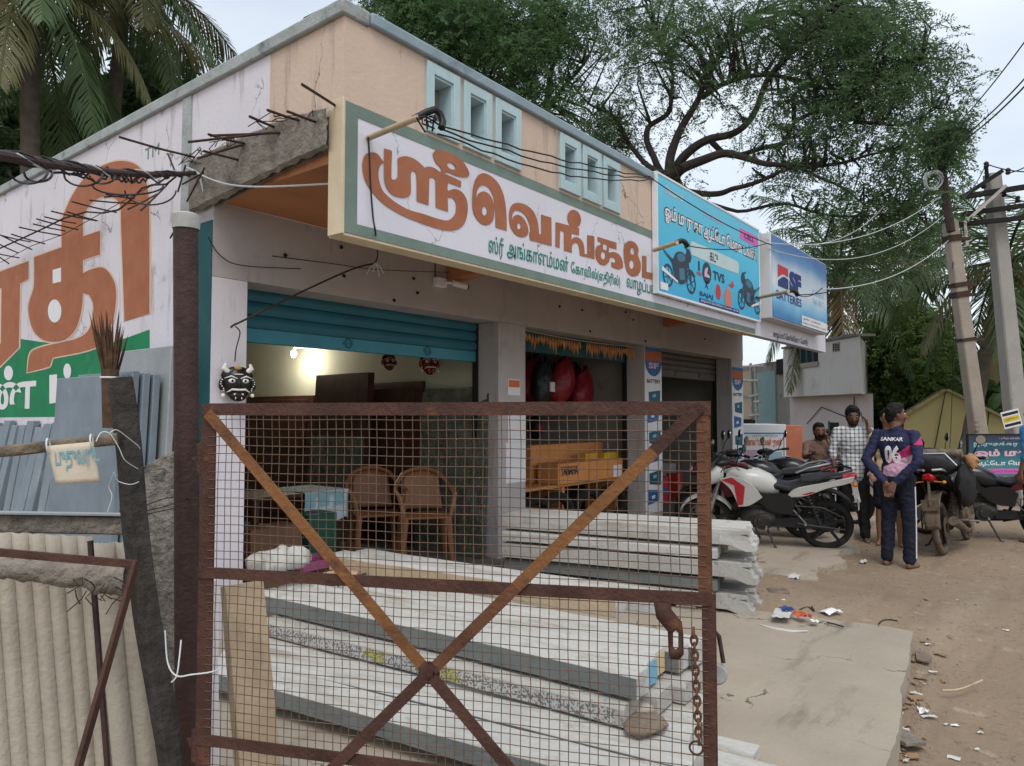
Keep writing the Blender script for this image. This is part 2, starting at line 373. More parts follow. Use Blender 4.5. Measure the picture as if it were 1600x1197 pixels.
# ------------------------------------------------------------------ ground
def groundmat():
    m = mat('dry_earth', (.245, .182, .125), .95, .14, .55, .7, 16, dirt=(.165, .12, .082), dscale=.8, damt=.50)
    N, L = m.node_tree.nodes, m.node_tree.links; B = N['Principled BSDF']
    old = B.inputs['Base Color'].links[0].from_socket; t = N.new('ShaderNodeTexCoord')
    def layer(old, sc_, lo, hi, col, st=1.0, vec=None):
        n = N.new('ShaderNodeTexNoise'); n.inputs['Scale'].default_value = sc_; n.inputs['Detail'].default_value = 5; L.new(vec or t.outputs['Object'], n.inputs['Vector'])
        r = N.new('ShaderNodeMapRange'); r.inputs[1].default_value = lo; r.inputs[2].default_value = hi; r.inputs[4].default_value = st; L.new(n.outputs[0], r.inputs[0])
        x = N.new('ShaderNodeMix'); x.data_type = 'RGBA'; L.new(r.outputs[0], x.inputs[0]); L.new(old, x.inputs[6]); x.inputs[7].default_value = (*col, 1); return x.outputs[2]
    mpn = N.new('ShaderNodeMapping'); mpn.inputs['Scale'].default_value = (.25, 1.6, 1); L.new(t.outputs['Object'], mpn.inputs[0])
    c = layer(old, 1.2, .5, .72, (.31, .245, .18), .8, mpn.outputs[0]); c = layer(c, .45, .52, .66, (.165, .122, .085), .75); c = layer(c, 3.2, .58, .70, (.19, .145, .10), .6, mpn.outputs[0])
    c = layer(c, 26, .60, .68, (.17, .12, .08), .8)
    c = layer(c, 9, .62, .72, (.36, .30, .23), .6)
    L.new(c, B.inputs['Base Color']); return m
M['earth'] = groundmat()
M['slab'] = mat('worn_cement_slab', (.34, .295, .235), .9, .10, 2.2, .25, 30, dirt=(.36, .25, .145), dscale=.8, damt=.46, dirt2=((.20, .17, .13), 1.8, .56, (.5, 2.2, 1)), crack=(.8, (.09, .075, .06)))
def gz(x, y):
    n = noise.noise(Vector((x * .5, y * .5, 0))) * .03 + noise.noise(Vector((x * 1.9, y * 1.9, 3))) * .012 + noise.noise(Vector((x * 7, y * 7, 5))) * .005
    w = 1 if 0 < x < 30 else .3
    z = -.012 + n * w
    d = ((x - 5.9) / 1.0) ** 2 + ((y - 1.9) / .85) ** 2
    z += .135 * math.exp(-d) + .06 * math.exp(-(((x - 6.6) / .8) ** 2 + ((y - 2.5) / .6) ** 2))
    if 1 < x < 5.55 and .8 < y < 4.3: z = min(z, .0)
    for yy in (-.25, -1.35, -2.1, -3.1): z -= .034 * math.exp(-((y - yy - .25 * math.sin(x * .35 + yy)) / .13) ** 2) * (x > 2)
    z -= .055 * math.exp(-((y - .3) / .5) ** 2) * (1 if 2 < x < 7 else 0)
    return z
mb = MB(); n = 190
sx = [4 + 3.2 * math.sinh((i / n * 2 - 1) * 5.0) for i in range(n + 1)]; sy = [1 + 2.2 * math.sinh((i / n * 2 - 1) * 5.4) for i in range(n + 1)]
mb.grid(lambda a, b: (sx[round(a * n)], sy[round(b * n)], gz(sx[round(a * n)], sy[round(b * n)])), n, n)
tag(mb.build('ground', M['earth']), 'brown dry earth yard with tyre tracks and litter', kind='structure')
def jag(poly, amp, seed, keep=lambda x, y: False):
    out = []; n = len(poly)
    for i in range(n):
        a, b = Vector(poly[i]), Vector(poly[(i + 1) % n]); m = max(1, int((b - a).length / .05)); nn = Vector((-(b - a).y, (b - a).x)).normalized()
        for k in range(m):
            p = a.lerp(b, k / m); j = 0 if keep(p.x, p.y) else amp * (noise.noise(Vector((p.x * 3, p.y * 3, seed))) + .6 * noise.noise(Vector((p.x * 11, p.y * 11, seed))) + .35 * noise.noise(Vector((p.x * 30, p.y * 30, seed)))); out.append((p.x + nn.x * j, p.y + nn.y * j))
    return out
mb = MB()
edge = [(1.0, .45), (2.3, .56), (3.0, .62), (3.45, .69), (3.9, .72), (4.4, .80), (5.0, .86), (5.45, .93), (5.66, .95), (5.69, 1.10), (5.62, 1.5), (5.7, 2.1), (5.6, 2.9), (5.6, 4.44), (1.0, 4.44)]
edge = jag(edge, .012, 3, lambda x, y: x < 1.2 or y > 4.3)
mb.prism(edge, (0, 0, -.25), (1, 0, 0), (0, 1, 0), .35)
o = mb.build('driveway_slab', M['slab'], bevel=.012); tag(o, 'worn cement driveway slab with a broken earth-covered far end', kind='structure')
mb = MB()
ap = [(5.63, 4.44), (5.63, 2.75), (5.75, 2.45), (6.1, 2.62), (6.35, 2.45), (6.5, 2.2), (6.9, 2.28), (7.2, 2.02), (7.7, 2.1), (8.1, 1.98), (8.6, 2.2), (9.2, 2.15), (9.9, 2.4), (10.6, 2.3), (12.1, 2.5), (12.1, 4.44)]
ap = jag(ap, .13, 8, lambda x, y: y > 4.3 or x < 5.7)
mb.prism(ap, (0, 0, -.2), (1, 0, 0), (0, 1, 0), .25)
tag(mb.build('shop_apron', M['slab'], bevel=.01), 'cracked cement apron along the shopfronts', kind='structure')

# ------------------------------------------------------------------ the shop building
XL, YS, YD, YB = 2.50, 3.13, 4.45, 4.72
XE, ZT = 11.95, 3.84
shop = thing('shop_building', 'long single-storey peach and white shop row with painted Tamil fascia', 'building', (XL, YD, 0))
PS = Plane((0, YS, 0), (1, 0, 0), (0, 0, 1)); PL = Plane((XL, 0, 0), (0, -1, 0), (0, 0, 1)); PD = Plane((0, YD, 0), (1, 0, 0), (0, 0, 1))
MB().box(XL, XL + .15, YB, 13, -.1, 3.775).build('side_wall', M['sidewhite'], shop)
MB().box(XL, XL + .1, 3.83, YB, 3.24, 3.775).build('side_parapet', M['sidewhite'], shop)
MB().box(XL, XL + .1, YS, 3.83, 3.24, 3.775).build('corner_parapet', M['peach'], shop)
MB().box(XL - .012, XL + .02, 4.745, 4.86, 2.9, 3.772).build('pilaster_strip', M['coping'], shop)
MB().box(XL - .006, XL + .02, YD + .003, 4.69, .1, 2.86).build('corner_band', M['teal'], shop)
mb = MB(); mb.box(XL - .03, XL + .17, YS - .02, 13, 3.775, 3.862); mb.build('side_coping', M['coping'], shop, bevel=.012)
mb = MB(); mb.box(XL + .17, XE + .03, YS - .035, YS + .16, 3.785, 3.86); mb.build('front_coping', M['bluecop'], shop, bevel=.012)
# front parapet with six framed niches
NX = [(3.13, 3.42), (3.47, 3.745), (3.79, 4.08), (4.57, 4.88), (4.895, 5.19), (5.225, 5.50)]
NX = [(3.125, 3.425), (3.465, 3.75), (3.79, 4.08), (4.575, 4.865), (4.90, 5.185), (5.22, 5.50)]
ZN0, ZN1 = 3.40, 3.695
mb = MB(); x = XL + .1; y0, y1 = YS, YS + .11
for a, b in NX:
    ia, ib = a + .065, b - .065
    mb.box(x, ia, y0, y1, 3.305, 3.785); mb.box(ia, ib, y0, y1, 3.305, ZN0); mb.box(ia, ib, y0, y1, ZN1, 3.785); x = ib
mb.box(x, XE, y0, y1, 3.305, 3.785)
mb.build('front_parapet', M['peach'], shop)
MB().box(XL + .1, XE, y1 + .14, y1 + .2, 3.24, 3.785).build('niche_back', M['niche'], shop)
mb = MB()
for a, b in NX:
    for xx in (a + .065, b - .065): mb.box(xx - .012, xx + .012, y1, y1 + .14, ZN0 - .02, ZN1 + .02)
    mb.box(a + .065, b - .065, y1, y1 + .14, ZN0 - .025, ZN0); mb.box(a + .065, b - .065, y1, y1 + .14, ZN1, ZN1 + .02)
mb.build('niche_reveal', M['niche'], shop)
for a, b in NX:
    mb = MB(); w = .062
    for (p0, p1, q0, q1) in ((a, a + w, 3.325, 3.765), (b - w, b, 3.325, 3.765), (a + w, b - w, 3.325, ZN0 - .002), (a + w, b - w, ZN1 + .002, 3.765)):
        mb.box(p0, p1, YS - .022, YS + .03, q0, q1)
    f = mb.build('window_frame', M['frameblue'], shop, bevel=.004)
    mb = MB(); i = .012
    for (p0, p1, q0, q1) in ((a + w, a + w + i, ZN0, ZN1), (b - w - i, b - w, ZN0, ZN1), (a + w + i, b - w - i, ZN0, ZN0 + i), (a + w + i, b - w - i, ZN1 - i, ZN1)):
        mb.box(p0, p1, YS - .010, YS + .10, q0, q1)
    mb.build('inner_frame', M['frameblue'], f)
# fascia: sign wall, borders, lettering
MB().box(XL + .012, 8.83, YS + .002, YS + .11, 2.575, 3.303).build('fascia', M['signwhite'], shop)
MB().box(8.83, XE, YS + .002, YS + .11, 2.56, 3.303).build('end_fascia', M['white'], shop)
mb = MB(); mb.box(XL - .006, XL + .012, YS - .004, YS + .12, 2.565, 3.318); mb.build('fascia_end', M['cream'], shop, bevel=.003)
mb = MB()
rect(mb, PS, XL + .013, XL + .10, 2.577, 3.303, .0015); rect(mb, PS, XL + .10, 6.4, 3.235, 3.303, .0015); rect(mb, PS, XL + .10, 8.82, 2.577, 2.635, .0015)
mb.build('sage_border', M['sage'], shop)
MB().box(XL + .012, 8.83, YS + .004, YS + .13, 2.560, 2.573).build('fascia_drip', M['cream'], shop)
MB().box(XL + .02, XE, YS + .11, YD, 2.985, 3.235).build('canopy', M['orange'], shop)
mb = MB(); mb.box(XL + .02, XE, YS + .112, YD - .0, 2.83, 2.98); 
for x in (4.72, 9.0):
    b2 = MB(); b2.prism([(YD - .002, 2.78), (YD - .002, 2.983), (YS + .14, 2.983), (YS + .14, 2.90)], (x, 0, 0), (0, 1, 0), (0, 0, 1), .16); b2.build('canopy_bracket', M['orange'], shop)
# rough broken concrete end of the canopy
pts = [PL.hit(*p) for p in ((521, 170), (450, 190), (380, 218), (306, 252), (300, 300), (306, 336), (345, 318), (420, 277), (521, 232))]
mb = MB(); mb.prism(pts, PL.to3(0, 0, -.006), PL.ux, PL.uy, -.012)
b2 = MB()
N_ = 60
top = [PL.hit(*p) for p in ((521, 170), (450, 189), (380, 217), (306, 252))]; bot = [PL.hit(*p) for p in ((521, 233), (450, 265), (380, 300), (306, 336))]
def lerpl(P, t):
    k = min(len(P) - 2, int(t * (len(P) - 1))); f = t * (len(P) - 1) - k; return (P[k][0] * (1 - f) + P[k + 1][0] * f, P[k][1] * (1 - f) + P[k + 1][1] * f)
def cend(i, j):
    a, b = lerpl(top, i), lerpl(bot, i); q = (a[0] * (1 - j) + b[0] * j, a[1] * (1 - j) + b[1] * j)
    nn = noise.noise(Vector((q[0] * 9, q[1] * 9, 1))) * .012 + noise.noise(Vector((q[0] * 30, q[1] * 30, 4))) * .010
    e = .03 * (1 if 0 < j < 1 else .2)
    return PL.to3(q[0], q[1] + noise.noise(Vector((q[0] * 14, 2, 2))) * .018 * (1 if j in (0, 1) else 0), .02 + e + nn)
b2.grid(cend, 70, 16); b2.mi = 0
mb.build('canopy_core', M['concrete'], shop); b2.build('broken_canopy_edge', M['concrete'], shop)
# front wall
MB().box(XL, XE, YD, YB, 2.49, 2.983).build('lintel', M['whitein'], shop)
PIL = [(XL, 2.755), (5.46, 5.895), (8.45, 8.945), (11.43, 11.93)]
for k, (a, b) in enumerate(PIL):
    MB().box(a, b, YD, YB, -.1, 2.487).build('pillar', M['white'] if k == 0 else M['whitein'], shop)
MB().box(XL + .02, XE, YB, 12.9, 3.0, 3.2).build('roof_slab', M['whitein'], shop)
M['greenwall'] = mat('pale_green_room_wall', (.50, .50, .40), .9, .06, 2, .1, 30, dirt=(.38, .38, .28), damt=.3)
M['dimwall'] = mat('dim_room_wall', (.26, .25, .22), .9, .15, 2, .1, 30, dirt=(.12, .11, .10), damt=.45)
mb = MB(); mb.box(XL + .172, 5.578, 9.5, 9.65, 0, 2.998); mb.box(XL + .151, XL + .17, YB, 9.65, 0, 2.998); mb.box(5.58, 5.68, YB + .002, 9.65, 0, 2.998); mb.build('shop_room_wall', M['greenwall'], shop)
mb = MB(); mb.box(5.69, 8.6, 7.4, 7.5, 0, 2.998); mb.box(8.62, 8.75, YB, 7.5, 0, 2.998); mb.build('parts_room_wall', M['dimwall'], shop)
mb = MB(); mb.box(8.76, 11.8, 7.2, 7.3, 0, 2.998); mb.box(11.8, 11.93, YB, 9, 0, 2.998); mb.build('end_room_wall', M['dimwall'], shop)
M['floor'] = mat('dark_cement_floor', (.13, .12, .11), .7, .25, 4, .1, 40)
MB().box(XL + .16, XE - .05, YD - .25, 9.8, -.1, .2).build('floor_plinth', M['floor'], shop, bevel=.01)
# shutters
M['shutter'] = mat('teal_shutter_paint', (.026, .14, .19), .45, .12, 4, .05, 60, dirt=(.02, .07, .09), damt=.4)
M['shutter_low'] = mat('teal_shutter_rail_paint', (.045, .23, .30), .4, .1, 4, .05, 60, dirt=(.02, .09, .12), damt=.32)
M['shutter_dark'] = mat('dull_teal_shutter', (.016, .07, .085), .6, .2, 4, .05, 60)
M['shutter_grey'] = mat('dull_brown_shutter', (.10, .085, .075), .6, .2, 4, .05, 60)
def shutter(x0, x1, z0, z1, pitch, m1, m2, y=4.735):
    mb = MB(); mb.box(x0, x1, y - .02, y + .025, z0, z0 + .105); root = mb.build('rolling_shutter', m2, shop, bevel=.006)
    z = z0 + .108
    while z < z1:
        prof = [(-.012 - .018 * math.sin(PI * k / 6), pitch * .94 * k / 6) for k in range(7)] + [(.0, pitch * .999), (.018, pitch * .999), (.018, 0)]
        b = MB(); b.loft([[(xx, y + p, z + q) for p, q in prof] for xx in (x0, x1)]); b.build('slat', m1, root)
        z += pitch
    for xx in (x0 + (x1 - x0) * .40, x0 + (x1 - x0) * .74):
        b = MB(); b.torus((xx, y - .026, z0 + .06), (0, 1, 0), .035, .006, 14, 6); b.box(xx - .05, xx + .05, y - .028, y - .021, z0 + .05, z0 + .065); b.build('shutter_handle', m1, root)
    return root
shutter(2.76, 5.455, 2.105, 2.60, .098, M['shutter'], M['shutter_low'])
shutter(5.90, 8.445, 2.27, 2.55, .08, M['shutter_dark'], M['shutter_dark'])
shutter(8.95, 11.42, 2.13, 2.55, .085, M['shutter_grey'], M['shutter_grey'])
for xx in (5.43, 8.42, 11.40):
    MB().box(xx, xx + .025, 4.70, 4.76, .2, 2.487).build('shutter_guide', M['blackrough'], shop)
# ---- sign lettering on the fascia (traced outlines, flat paint on the wall)
Z7 = (520, 160, 4.987); ZB = (740, 270, 4.9875)
def P7(p, smooth=True): return px_poly(PS, p, *Z7, smooth=smooth)
def PB(p, smooth=True): return px_poly(PS, p, *ZB, smooth=smooth)
mb = MB()
paint(mb, PS, [P7([(398, 468), (345, 400), (300, 390), (255, 405), (230, 460), (230, 530), (250, 610), (300, 690), (370, 770), (450, 830), (560, 890), (700, 945), (820, 985), (900, 1000), (970, 990), (1020, 950), (1045, 880), (1050, 800), (1035, 740), (1000, 695), (950, 675), (893, 690), (896, 742), (930, 745), (955, 780), (958, 830), (945, 880), (900, 918), (850, 915), (780, 895), (700, 868), (600, 840), (520, 800), (450, 750), (390, 690), (360, 610), (355, 540), (370, 490)])], .0020)
paint(mb, PS, [P7([(398, 358), (460, 378), (455, 590), (468, 604), (492, 600), (503, 580), (503, 440), (530, 424), (580, 421), (640, 445), (690, 485), (715, 510), (740, 500), (790, 512), (838, 545), (880, 560), (1000, 615), (996, 662), (900, 625), (893, 640), (897, 852), (800, 818), (798, 600), (775, 585), (750, 592), (745, 800), (652, 770), (648, 560), (635, 535), (615, 535), (606, 555), (606, 700), (590, 730), (550, 742), (500, 735), (450, 710), (410, 650), (398, 580)])], .0025)
paint(mb, PS, [P7([(775, 410), (790, 382), (830, 373), (890, 385), (950, 415), (1010, 460), (1050, 520), (1062, 560), (1050, 580), (1010, 583), (950, 568), (905, 548), (880, 540), (868, 590), (835, 560), (840, 515), (800, 470)]), P7(ring(921, 497, 36, 22, 20, .6), False)], .0030)
paint(mb, PS, [PB([(258, 452), (255, 330), (245, 230), (225, 150), (190, 80), (140, 30), (90, 5), (50, 10), (20, 40), (-2, 100), (-12, 200), (-8, 290), (15, 350), (55, 395), (95, 408), (125, 400), (150, 370), (160, 310), (155, 240), (130, 180), (92, 148), (55, 150), (30, 172), (22, 205), (24, 150), (45, 108), (80, 97), (120, 122), (150, 185), (163, 270), (168, 350), (170, 425)]), PB(ring(83, 298, 19, 36), False)], .0020)
paint(mb, PS, [PB([(605, 350), (608, 570), (440, 525), (432, 480), (440, 440), (425, 380), (400, 330), (360, 300), (325, 292), (303, 320), (300, 372), (312, 340), (340, 325), (380, 345), (410, 390), (425, 440), (420, 480), (395, 500), (355, 498), (315, 470), (285, 420), (275, 360), (278, 300), (295, 255), (330, 235), (380, 240), (430, 265), (470, 310), (495, 370), (505, 430), (508, 475), (526, 482), (525, 325)]), PB(ring(352, 416, 14, 24), False)], .0020)
paint(mb, PS, [PB([(638, 383), (822, 432), (820, 487), (762, 472), (762, 520), (785, 502), (820, 508), (850, 540), (862, 590), (864, 632), (885, 636), (884, 485), (940, 495), (942, 672), (828, 645), (820, 580), (808, 548), (788, 545), (768, 565), (765, 622), (704, 606), (702, 458), (672, 450), (670, 585), (636, 577)])], .0020)
paint(mb, PS, [PB(ring(782, 358, 52, 70, 28, -.25), False)], .0030)
paint(mb, PS, [PB([(965, 498), (1113, 545), (1113, 597), (1055, 580), (1052, 622), (1095, 618), (1135, 640), (1160, 690), (1162, 740), (1130, 752), (1075, 735), (1070, 695), (1098, 702), (1104, 680), (1093, 662), (1062, 662), (1050, 700), (1020, 722), (985, 712), (955, 670), (948, 610), (958, 572), (990, 562), (990, 542), (965, 532)]), PB([(1008, 553), (1038, 562), (1036, 606), (1008, 596)], False), PB(ring(1008, 645, 17, 30), False)], .0020)
paint(mb, PS, [PB([(1168, 620), (1175, 560), (1205, 530), (1240, 535), (1270, 560), (1285, 600), (1280, 640), (1300, 700), (1300, 760), (1280, 800), (1240, 808), (1200, 780), (1178, 710)]), PB(ring(1236, 612, 15, 28), False), PB(ring(1230, 715, 17, 34), False)], .0020)
paint(mb, PS, [PB([(1312, 645), (1347, 652), (1347, 772), (1420, 787), (1420, 842), (1312, 814)], False)], .0020)
mb.build('sign_lettering', M['terra'], shop)
def line_px(mb, plane, s, p, q, h, off=.002, bold=.012):
    a, b = plane.hit(*p), plane.hit(*q); text_on(mb, plane, s, a[0], b[0], min(a[1], b[1]) - h / 2, max(a[1], b[1]) + h / 2, off, bold)
mb = MB(); line_px(mb, PS, 'ஸ்ரீ', (763, 383), (787, 390), .155); mb.build('sign_address', M['tealtext'], shop)
mb = MB(); line_px(mb, PS, 'அங்காளம்மன்', (792, 391), (888, 413), .115); mb.build('sign_address', M['tealtext'], shop)
mb = MB(); line_px(mb, PS, 'கோவில்(எதிரில்)', (892, 420), (969, 442), .125); mb.build('sign_address', M['tealtext'], shop)
mb = MB(); line_px(mb, PS, 'வாழப்பாடி மெயின்ரோடு', (979, 446), (1090, 470), .115); mb.build('sign_address', M['tealtext'], shop)
mb = MB(); line_px(mb, PS, 'பேளூர் வட்டம்', (1098, 476), (1150, 490), .10); mb.build('sign_address', M['tealtext'], shop)
mb = MB(); line_px(mb, PS, 'வாழப்பாடி மெயின்ரோடு, பேளூர்', (1208, 521), (1262, 538), .09); mb.build('end_fascia_address', M['cabletext'], shop)
# ---- lettering painted on the side wall
def PX(p, smooth=True): return px_poly(PL, p, smooth=smooth)
mb = MB()
paint(mb, PL, [PX([(-40, 552), (0, 525), (147, 546), (234, 515), (234, 640), (145, 651), (13, 652), (-40, 653)], False)], .0015)
mb.build('green_band', M['greenpaint'], shop)
arch = [(54, 402), (97, 386.5), (97, 346), (102, 330), (112, 308), (128, 284), (148, 266), (172, 254.6), (192.5, 251.6), (212.5, 257), (224.5, 270), (230.6, 292), (233.6, 320), (234, 490), (195, 502), (189.5, 340), (188.5, 322), (183.5, 313), (174.5, 308), (160, 308), (148, 314), (138, 324), (131, 340), (130, 369.5), (157, 360.5), (156.5, 397.5), (130, 406.6), (130, 427), (143, 421), (160, 418), (170, 425), (180, 443), (182, 467), (177, 500), (167, 523), (150, 543), (83, 559), (79, 570), (77, 573), (43, 582), (48, 552), (60, 544), (100, 534), (123, 528), (138, 517), (145, 497), (146, 475), (140, 461), (130, 458), (129, 477), (125, 497), (117, 517), (103, 530), (86, 534), (70, 532), (55, 520), (47, 500), (45, 477), (53, 450), (54, 430)]
def grow(p, d):
    n = len(p); A = sum(p[i][0] * p[(i + 1) % n][1] - p[(i + 1) % n][0] * p[i][1] for i in range(n)); s = 1 if A > 0 else -1; out = []
    for i in range(n):
        t = Vector((p[(i + 1) % n][0] - p[i - 1][0], p[(i + 1) % n][1] - p[i - 1][1]))
        t.normalize(); out.append((p[i][0] + t.y * d * s, p[i][1] - t.x * d * s))
    return out
h1 = [(83, 422), (96, 418), (96, 440), (83, 443)]; h2 = ring(86, 486, 10.5, 18)
ra = [(-20, 432), (45, 408), (45, 436), (32, 443), (30, 543), (0, 573), (-20, 580), (-20, 558), (2, 536), (3, 450), (-20, 458)]
mb = MB()
paint(mb, PL, [PX(grow(arch, 2.2)), ], .0022)
paint(mb, PL, [PX(grow(ra, 2.2), False)], .0022)
mb.build('lettering_outline', M['terra_edge'], shop)
mb = MB()
paint(mb, PL, [PX(arch), PX(h1, False), PX(h2, False)], .0032); paint(mb, PL, [PX(ra, False)], .0032)
mb.build('side_lettering', M['terra'], shop)
mb = MB(); paint(mb, PL, [PX(h1, False)], .0034); paint(mb, PL, [PX(h2, False)], .0034)
paint(mb, PL, [PX([(78, 586), (90, 585), (90, 617), (120, 609), (120, 624), (78, 631)], False)], .0044); paint(mb, PL, [PX(ring(106, 580, 6, 12), False)], .0044)
paint(mb, PL, [PX(ring(14, 583, 7, 11.5), False)], .0044)
a, b = PL.hit(-24, 615), PL.hit(57, 613); text_on(mb, PL, 'ண', a[0], b[0], PL.hit(17, 640)[1], PL.hit(17, 597)[1], .0044, .025)
mb.build('white_lettering', M['bluewhite'], shop)
mb = MB(); a, b = PL.hit(227, 244), PL.hit(249, 240); text_on(mb, PL, 'TM', a[0], b[0], PL.hit(238, 246)[1], PL.hit(238, 228)[1], .002, .0); mb.build('trademark_lettering', M['sage'], shop)
mb = MB(); paint(mb, PL, [PX([(264, 688), (281, 677), (281, 712), (268, 712)], False)], .002); mb.build('dado_paint', M['terra'], shop)
# stub of concrete and nail marks
mb = MB(); mb.bar((XL + .07, 3.32, 3.86), (XL + .07, 3.55, 3.87), .09, .10); mb.build('coping_stub', M['blackrough'], shop, bevel=.01)
mb = MB()
for k in range(14):
    x, z = rnd.uniform(2.8, 11), rnd.uniform(2.52, 2.95); mb.cyl((x, YD - .012, z), (x, YD + .01, z), .014, .014, 6)
tag(mb.build('wall_fixing', M['blackrough'], shop), kind='stuff')
# rebars sticking out of the broken canopy end
for (p, q, X1, X0) in (((472, 132), (524, 165), 2.10, 2.5), ((418, 172), (474, 190), 2.16, 2.5), ((449, 174), (502, 194), 2.2, 2.5), ((328, 212), (445, 207), 2.2, 2.47), ((294, 222), (420, 208), 2.0, 2.45), ((390, 182), (437, 202), 2.2, 2.5), ((318, 236), (372, 250), 2.2, 2.45), ((308, 248), (380, 226), 2.25, 2.45), ((326, 210), (382, 224), 2.1, 2.45), ((186, 214), (305, 246), 2.0, 2.44)):
    mb = MB(); mb.tube([onX(*p, X1), onX((p[0] + q[0]) / 2, (p[1] + q[1]) / 2 + rnd.uniform(-1.5, 1.5), (X0 + X1) / 2), onX(*q, X0)], .0075, 6); mb.build('rebar', M['rebar'], shop)
mb = MB()
for k in range(18):
    a = lerpl(top, rnd.random()); b = lerpl(bot, rnd.random()); p = PL.to3(a[0], a[1] - rnd.uniform(.0, .06), .04); mb.tube([p, p + Vector((-.05, rnd.uniform(-.1, .1), rnd.uniform(-.03, .05))), p + Vector((-.07, rnd.uniform(-.2, .2), rnd.uniform(-.06, .03)))], .003, 5)
tag(mb.build('loose_binding_wire', M['rebar'], shop), kind='stuff')
# ------------------------------------------------------------------ wall-mounted signs
def gradmat(name, stops, axis='X', lo=0, hi=1, rough=.4, noise_amt=.0):
    """printed gradient along one object axis"""
    m = bpy.data.materials.new(name); m.use_nodes = True; N, L = m.node_tree.nodes, m.node_tree.links; B = N['Principled BSDF']
    t = N.new('ShaderNodeTexCoord'); s = N.new('ShaderNodeSeparateXYZ'); L.new(t.outputs['Object'], s.inputs[0])
    r = N.new('ShaderNodeMapRange'); r.inputs[1].default_value = lo; r.inputs[2].default_value = hi; src = s.outputs[axis]
    if noise_amt:
        n = N.new('ShaderNodeTexNoise'); n.inputs['Scale'].default_value = 1.6; L.new(t.outputs['Object'], n.inputs['Vector'])
        a = N.new('ShaderNodeMath'); a.operation = 'MULTIPLY_ADD'; a.inputs[1].default_value = noise_amt; L.new(n.outputs[0], a.inputs[0]); L.new(src, a.inputs[2]); src = a.outputs[0]
    L.new(src, r.inputs[0]); c = N.new('ShaderNodeValToRGB'); L.new(r.outputs[0], c.inputs[0])
    e = c.color_ramp.elements
    while len(e) < len(stops): e.new(.5)
    for k, (p, col) in enumerate(stops): e[k].position = p; e[k].color = (*col, 1)
    L.new(c.outputs[0], B.inputs['Base Color']); B.inputs['Roughness'].default_value = rough
    wn_ = N.new('ShaderNodeTexNoise'); wn_.inputs['Scale'].default_value = 2.6; wn_.inputs['Detail'].default_value = 3; L.new(t.outputs['Object'], wn_.inputs['Vector']); bp = N.new('ShaderNodeBump'); bp.inputs['Strength'].default_value = .35; bp.inputs['Distance'].default_value = .03; L.new(wn_.outputs[0], bp.inputs['Height']); L.new(bp.outputs[0], B.inputs['Normal'])
    return m
M['bannerblue'] = gradmat('printed_sky_blue', [(0, (.02, .34, .62)), (.35, (.03, .42, .66)), (.7, (.06, .47, .68)), (1, (.10, .50, .68))], 'Z', 0, 1.1, .45, .25)
M['navy'] = flat('navy_print', (.012, .03, .16), .5)
M['darkprint'] = flat('dark_slate_print', (.02, .035, .06), .5)
M['greyprint'] = flat('grey_blue_print', (.05, .16, .24), .5)
M['redprint'] = flat('red_print', (.50, .03, .04), .5)
M['pinkprint'] = flat('pink_print', (.62, .12, .40), .5)
M['lilac'] = flat('pale_pink_print', (.62, .42, .55), .5)
bx0, bx1, bz0, bz1 = 6.13, 8.84, 2.735, 3.845
ban = thing('banner_board', 'sky blue flex banner with white Tamil lettering and two printed motorcycles', 'sign', (bx0, YS, bz0))
MB().box(bx0, bx1, YS - .055, YS - .012, bz0, bz1).build('panel', M['bannerblue'], ban)
mb = MB()
for p0, p1, q0, q1 in ((bx0 - .02, bx0, bz0 - .02, bz1 + .02), (bx1, bx1 + .02, bz0 - .02, bz1 + .02), (bx0, bx1, bz1, bz1 + .02), (bx0, bx1, bz0 - .02, bz0)): mb.box(p0, p1, YS - .06, YS - .008, q0, q1)
mb.build('border_frame', M['bluewhite'], ban)
PB2 = Plane((0, YS - .055, 0), (1, 0, 0), (0, 0, 1))
def bpx(p, smooth=False, s=3.99): return px_poly(PB2, p, 1000, 260, s, smooth)
def bh(x, y): return PB2.hit(1000 + x / 3.99, 260 + y / 3.99)
def btext(mb, s, x0, yt, x1, h, off=.004, bold=.0, yb=None):
    a = bh(x0, yt); b = bh(x1, yb if yb else yt); z = (a[1] + b[1]) / 2
    text_on(mb, PB2, s, a[0], b[0], z - h / 2, z + h / 2, off, bold)
A0, A1 = bx0 + .14, bx1 - .06
mb = MB(); text_on(mb, PB2, 'ஓம் முருகா ஆட்டோ மொபைல்ஸ்.', A0 - .01, A1 + .0, 3.40, 3.615, .0025, .075); mb.build('lettering_shadow', M['darkprint'], ban)
mb = MB(); text_on(mb, PB2, 'ஓம் முருகா ஆட்டோ மொபைல்ஸ்.', A0, A1 - .01, 3.412, 3.60, .004, .03); mb.build('lettering', M['paper'], ban)
mb = MB(); text_on(mb, PB2, 'சிவமயம்', bx0 + .15, bx0 + .55, 3.70, 3.78, .003, .01); mb.build('small_lettering', M['paper'], ban)
mb = MB(); text_on(mb, PB2, 'முருகன் துணை', bx0 + 1.05, bx0 + 1.6, 3.66, 3.735, .003, .03); mb.build('pink_lettering', M['lilac'], ban)
mb = MB(); rect(mb, PB2, bx1 - .62, bx1 - .03, 3.63, 3.76, .002); mb.build('corner_panel', M['pinkprint'], ban)
mb = MB(); text_on(mb, PB2, 'CELL', bx1 - .50, bx1 - .16, 3.665, 3.72, .004, .02); mb.build('panel_lettering', M['navy'], ban)
M['palepanel'] = flat('pale_aqua_print', (.50, .62, .62), .5)
mb = MB(); rc = [(bh(270, 412)), (bh(545, 545)), (bh(540, 620)), (bh(275, 478))]
a, b = bx0 + .72, bx0 + 2.03; q0, q1 = 3.205, 3.345
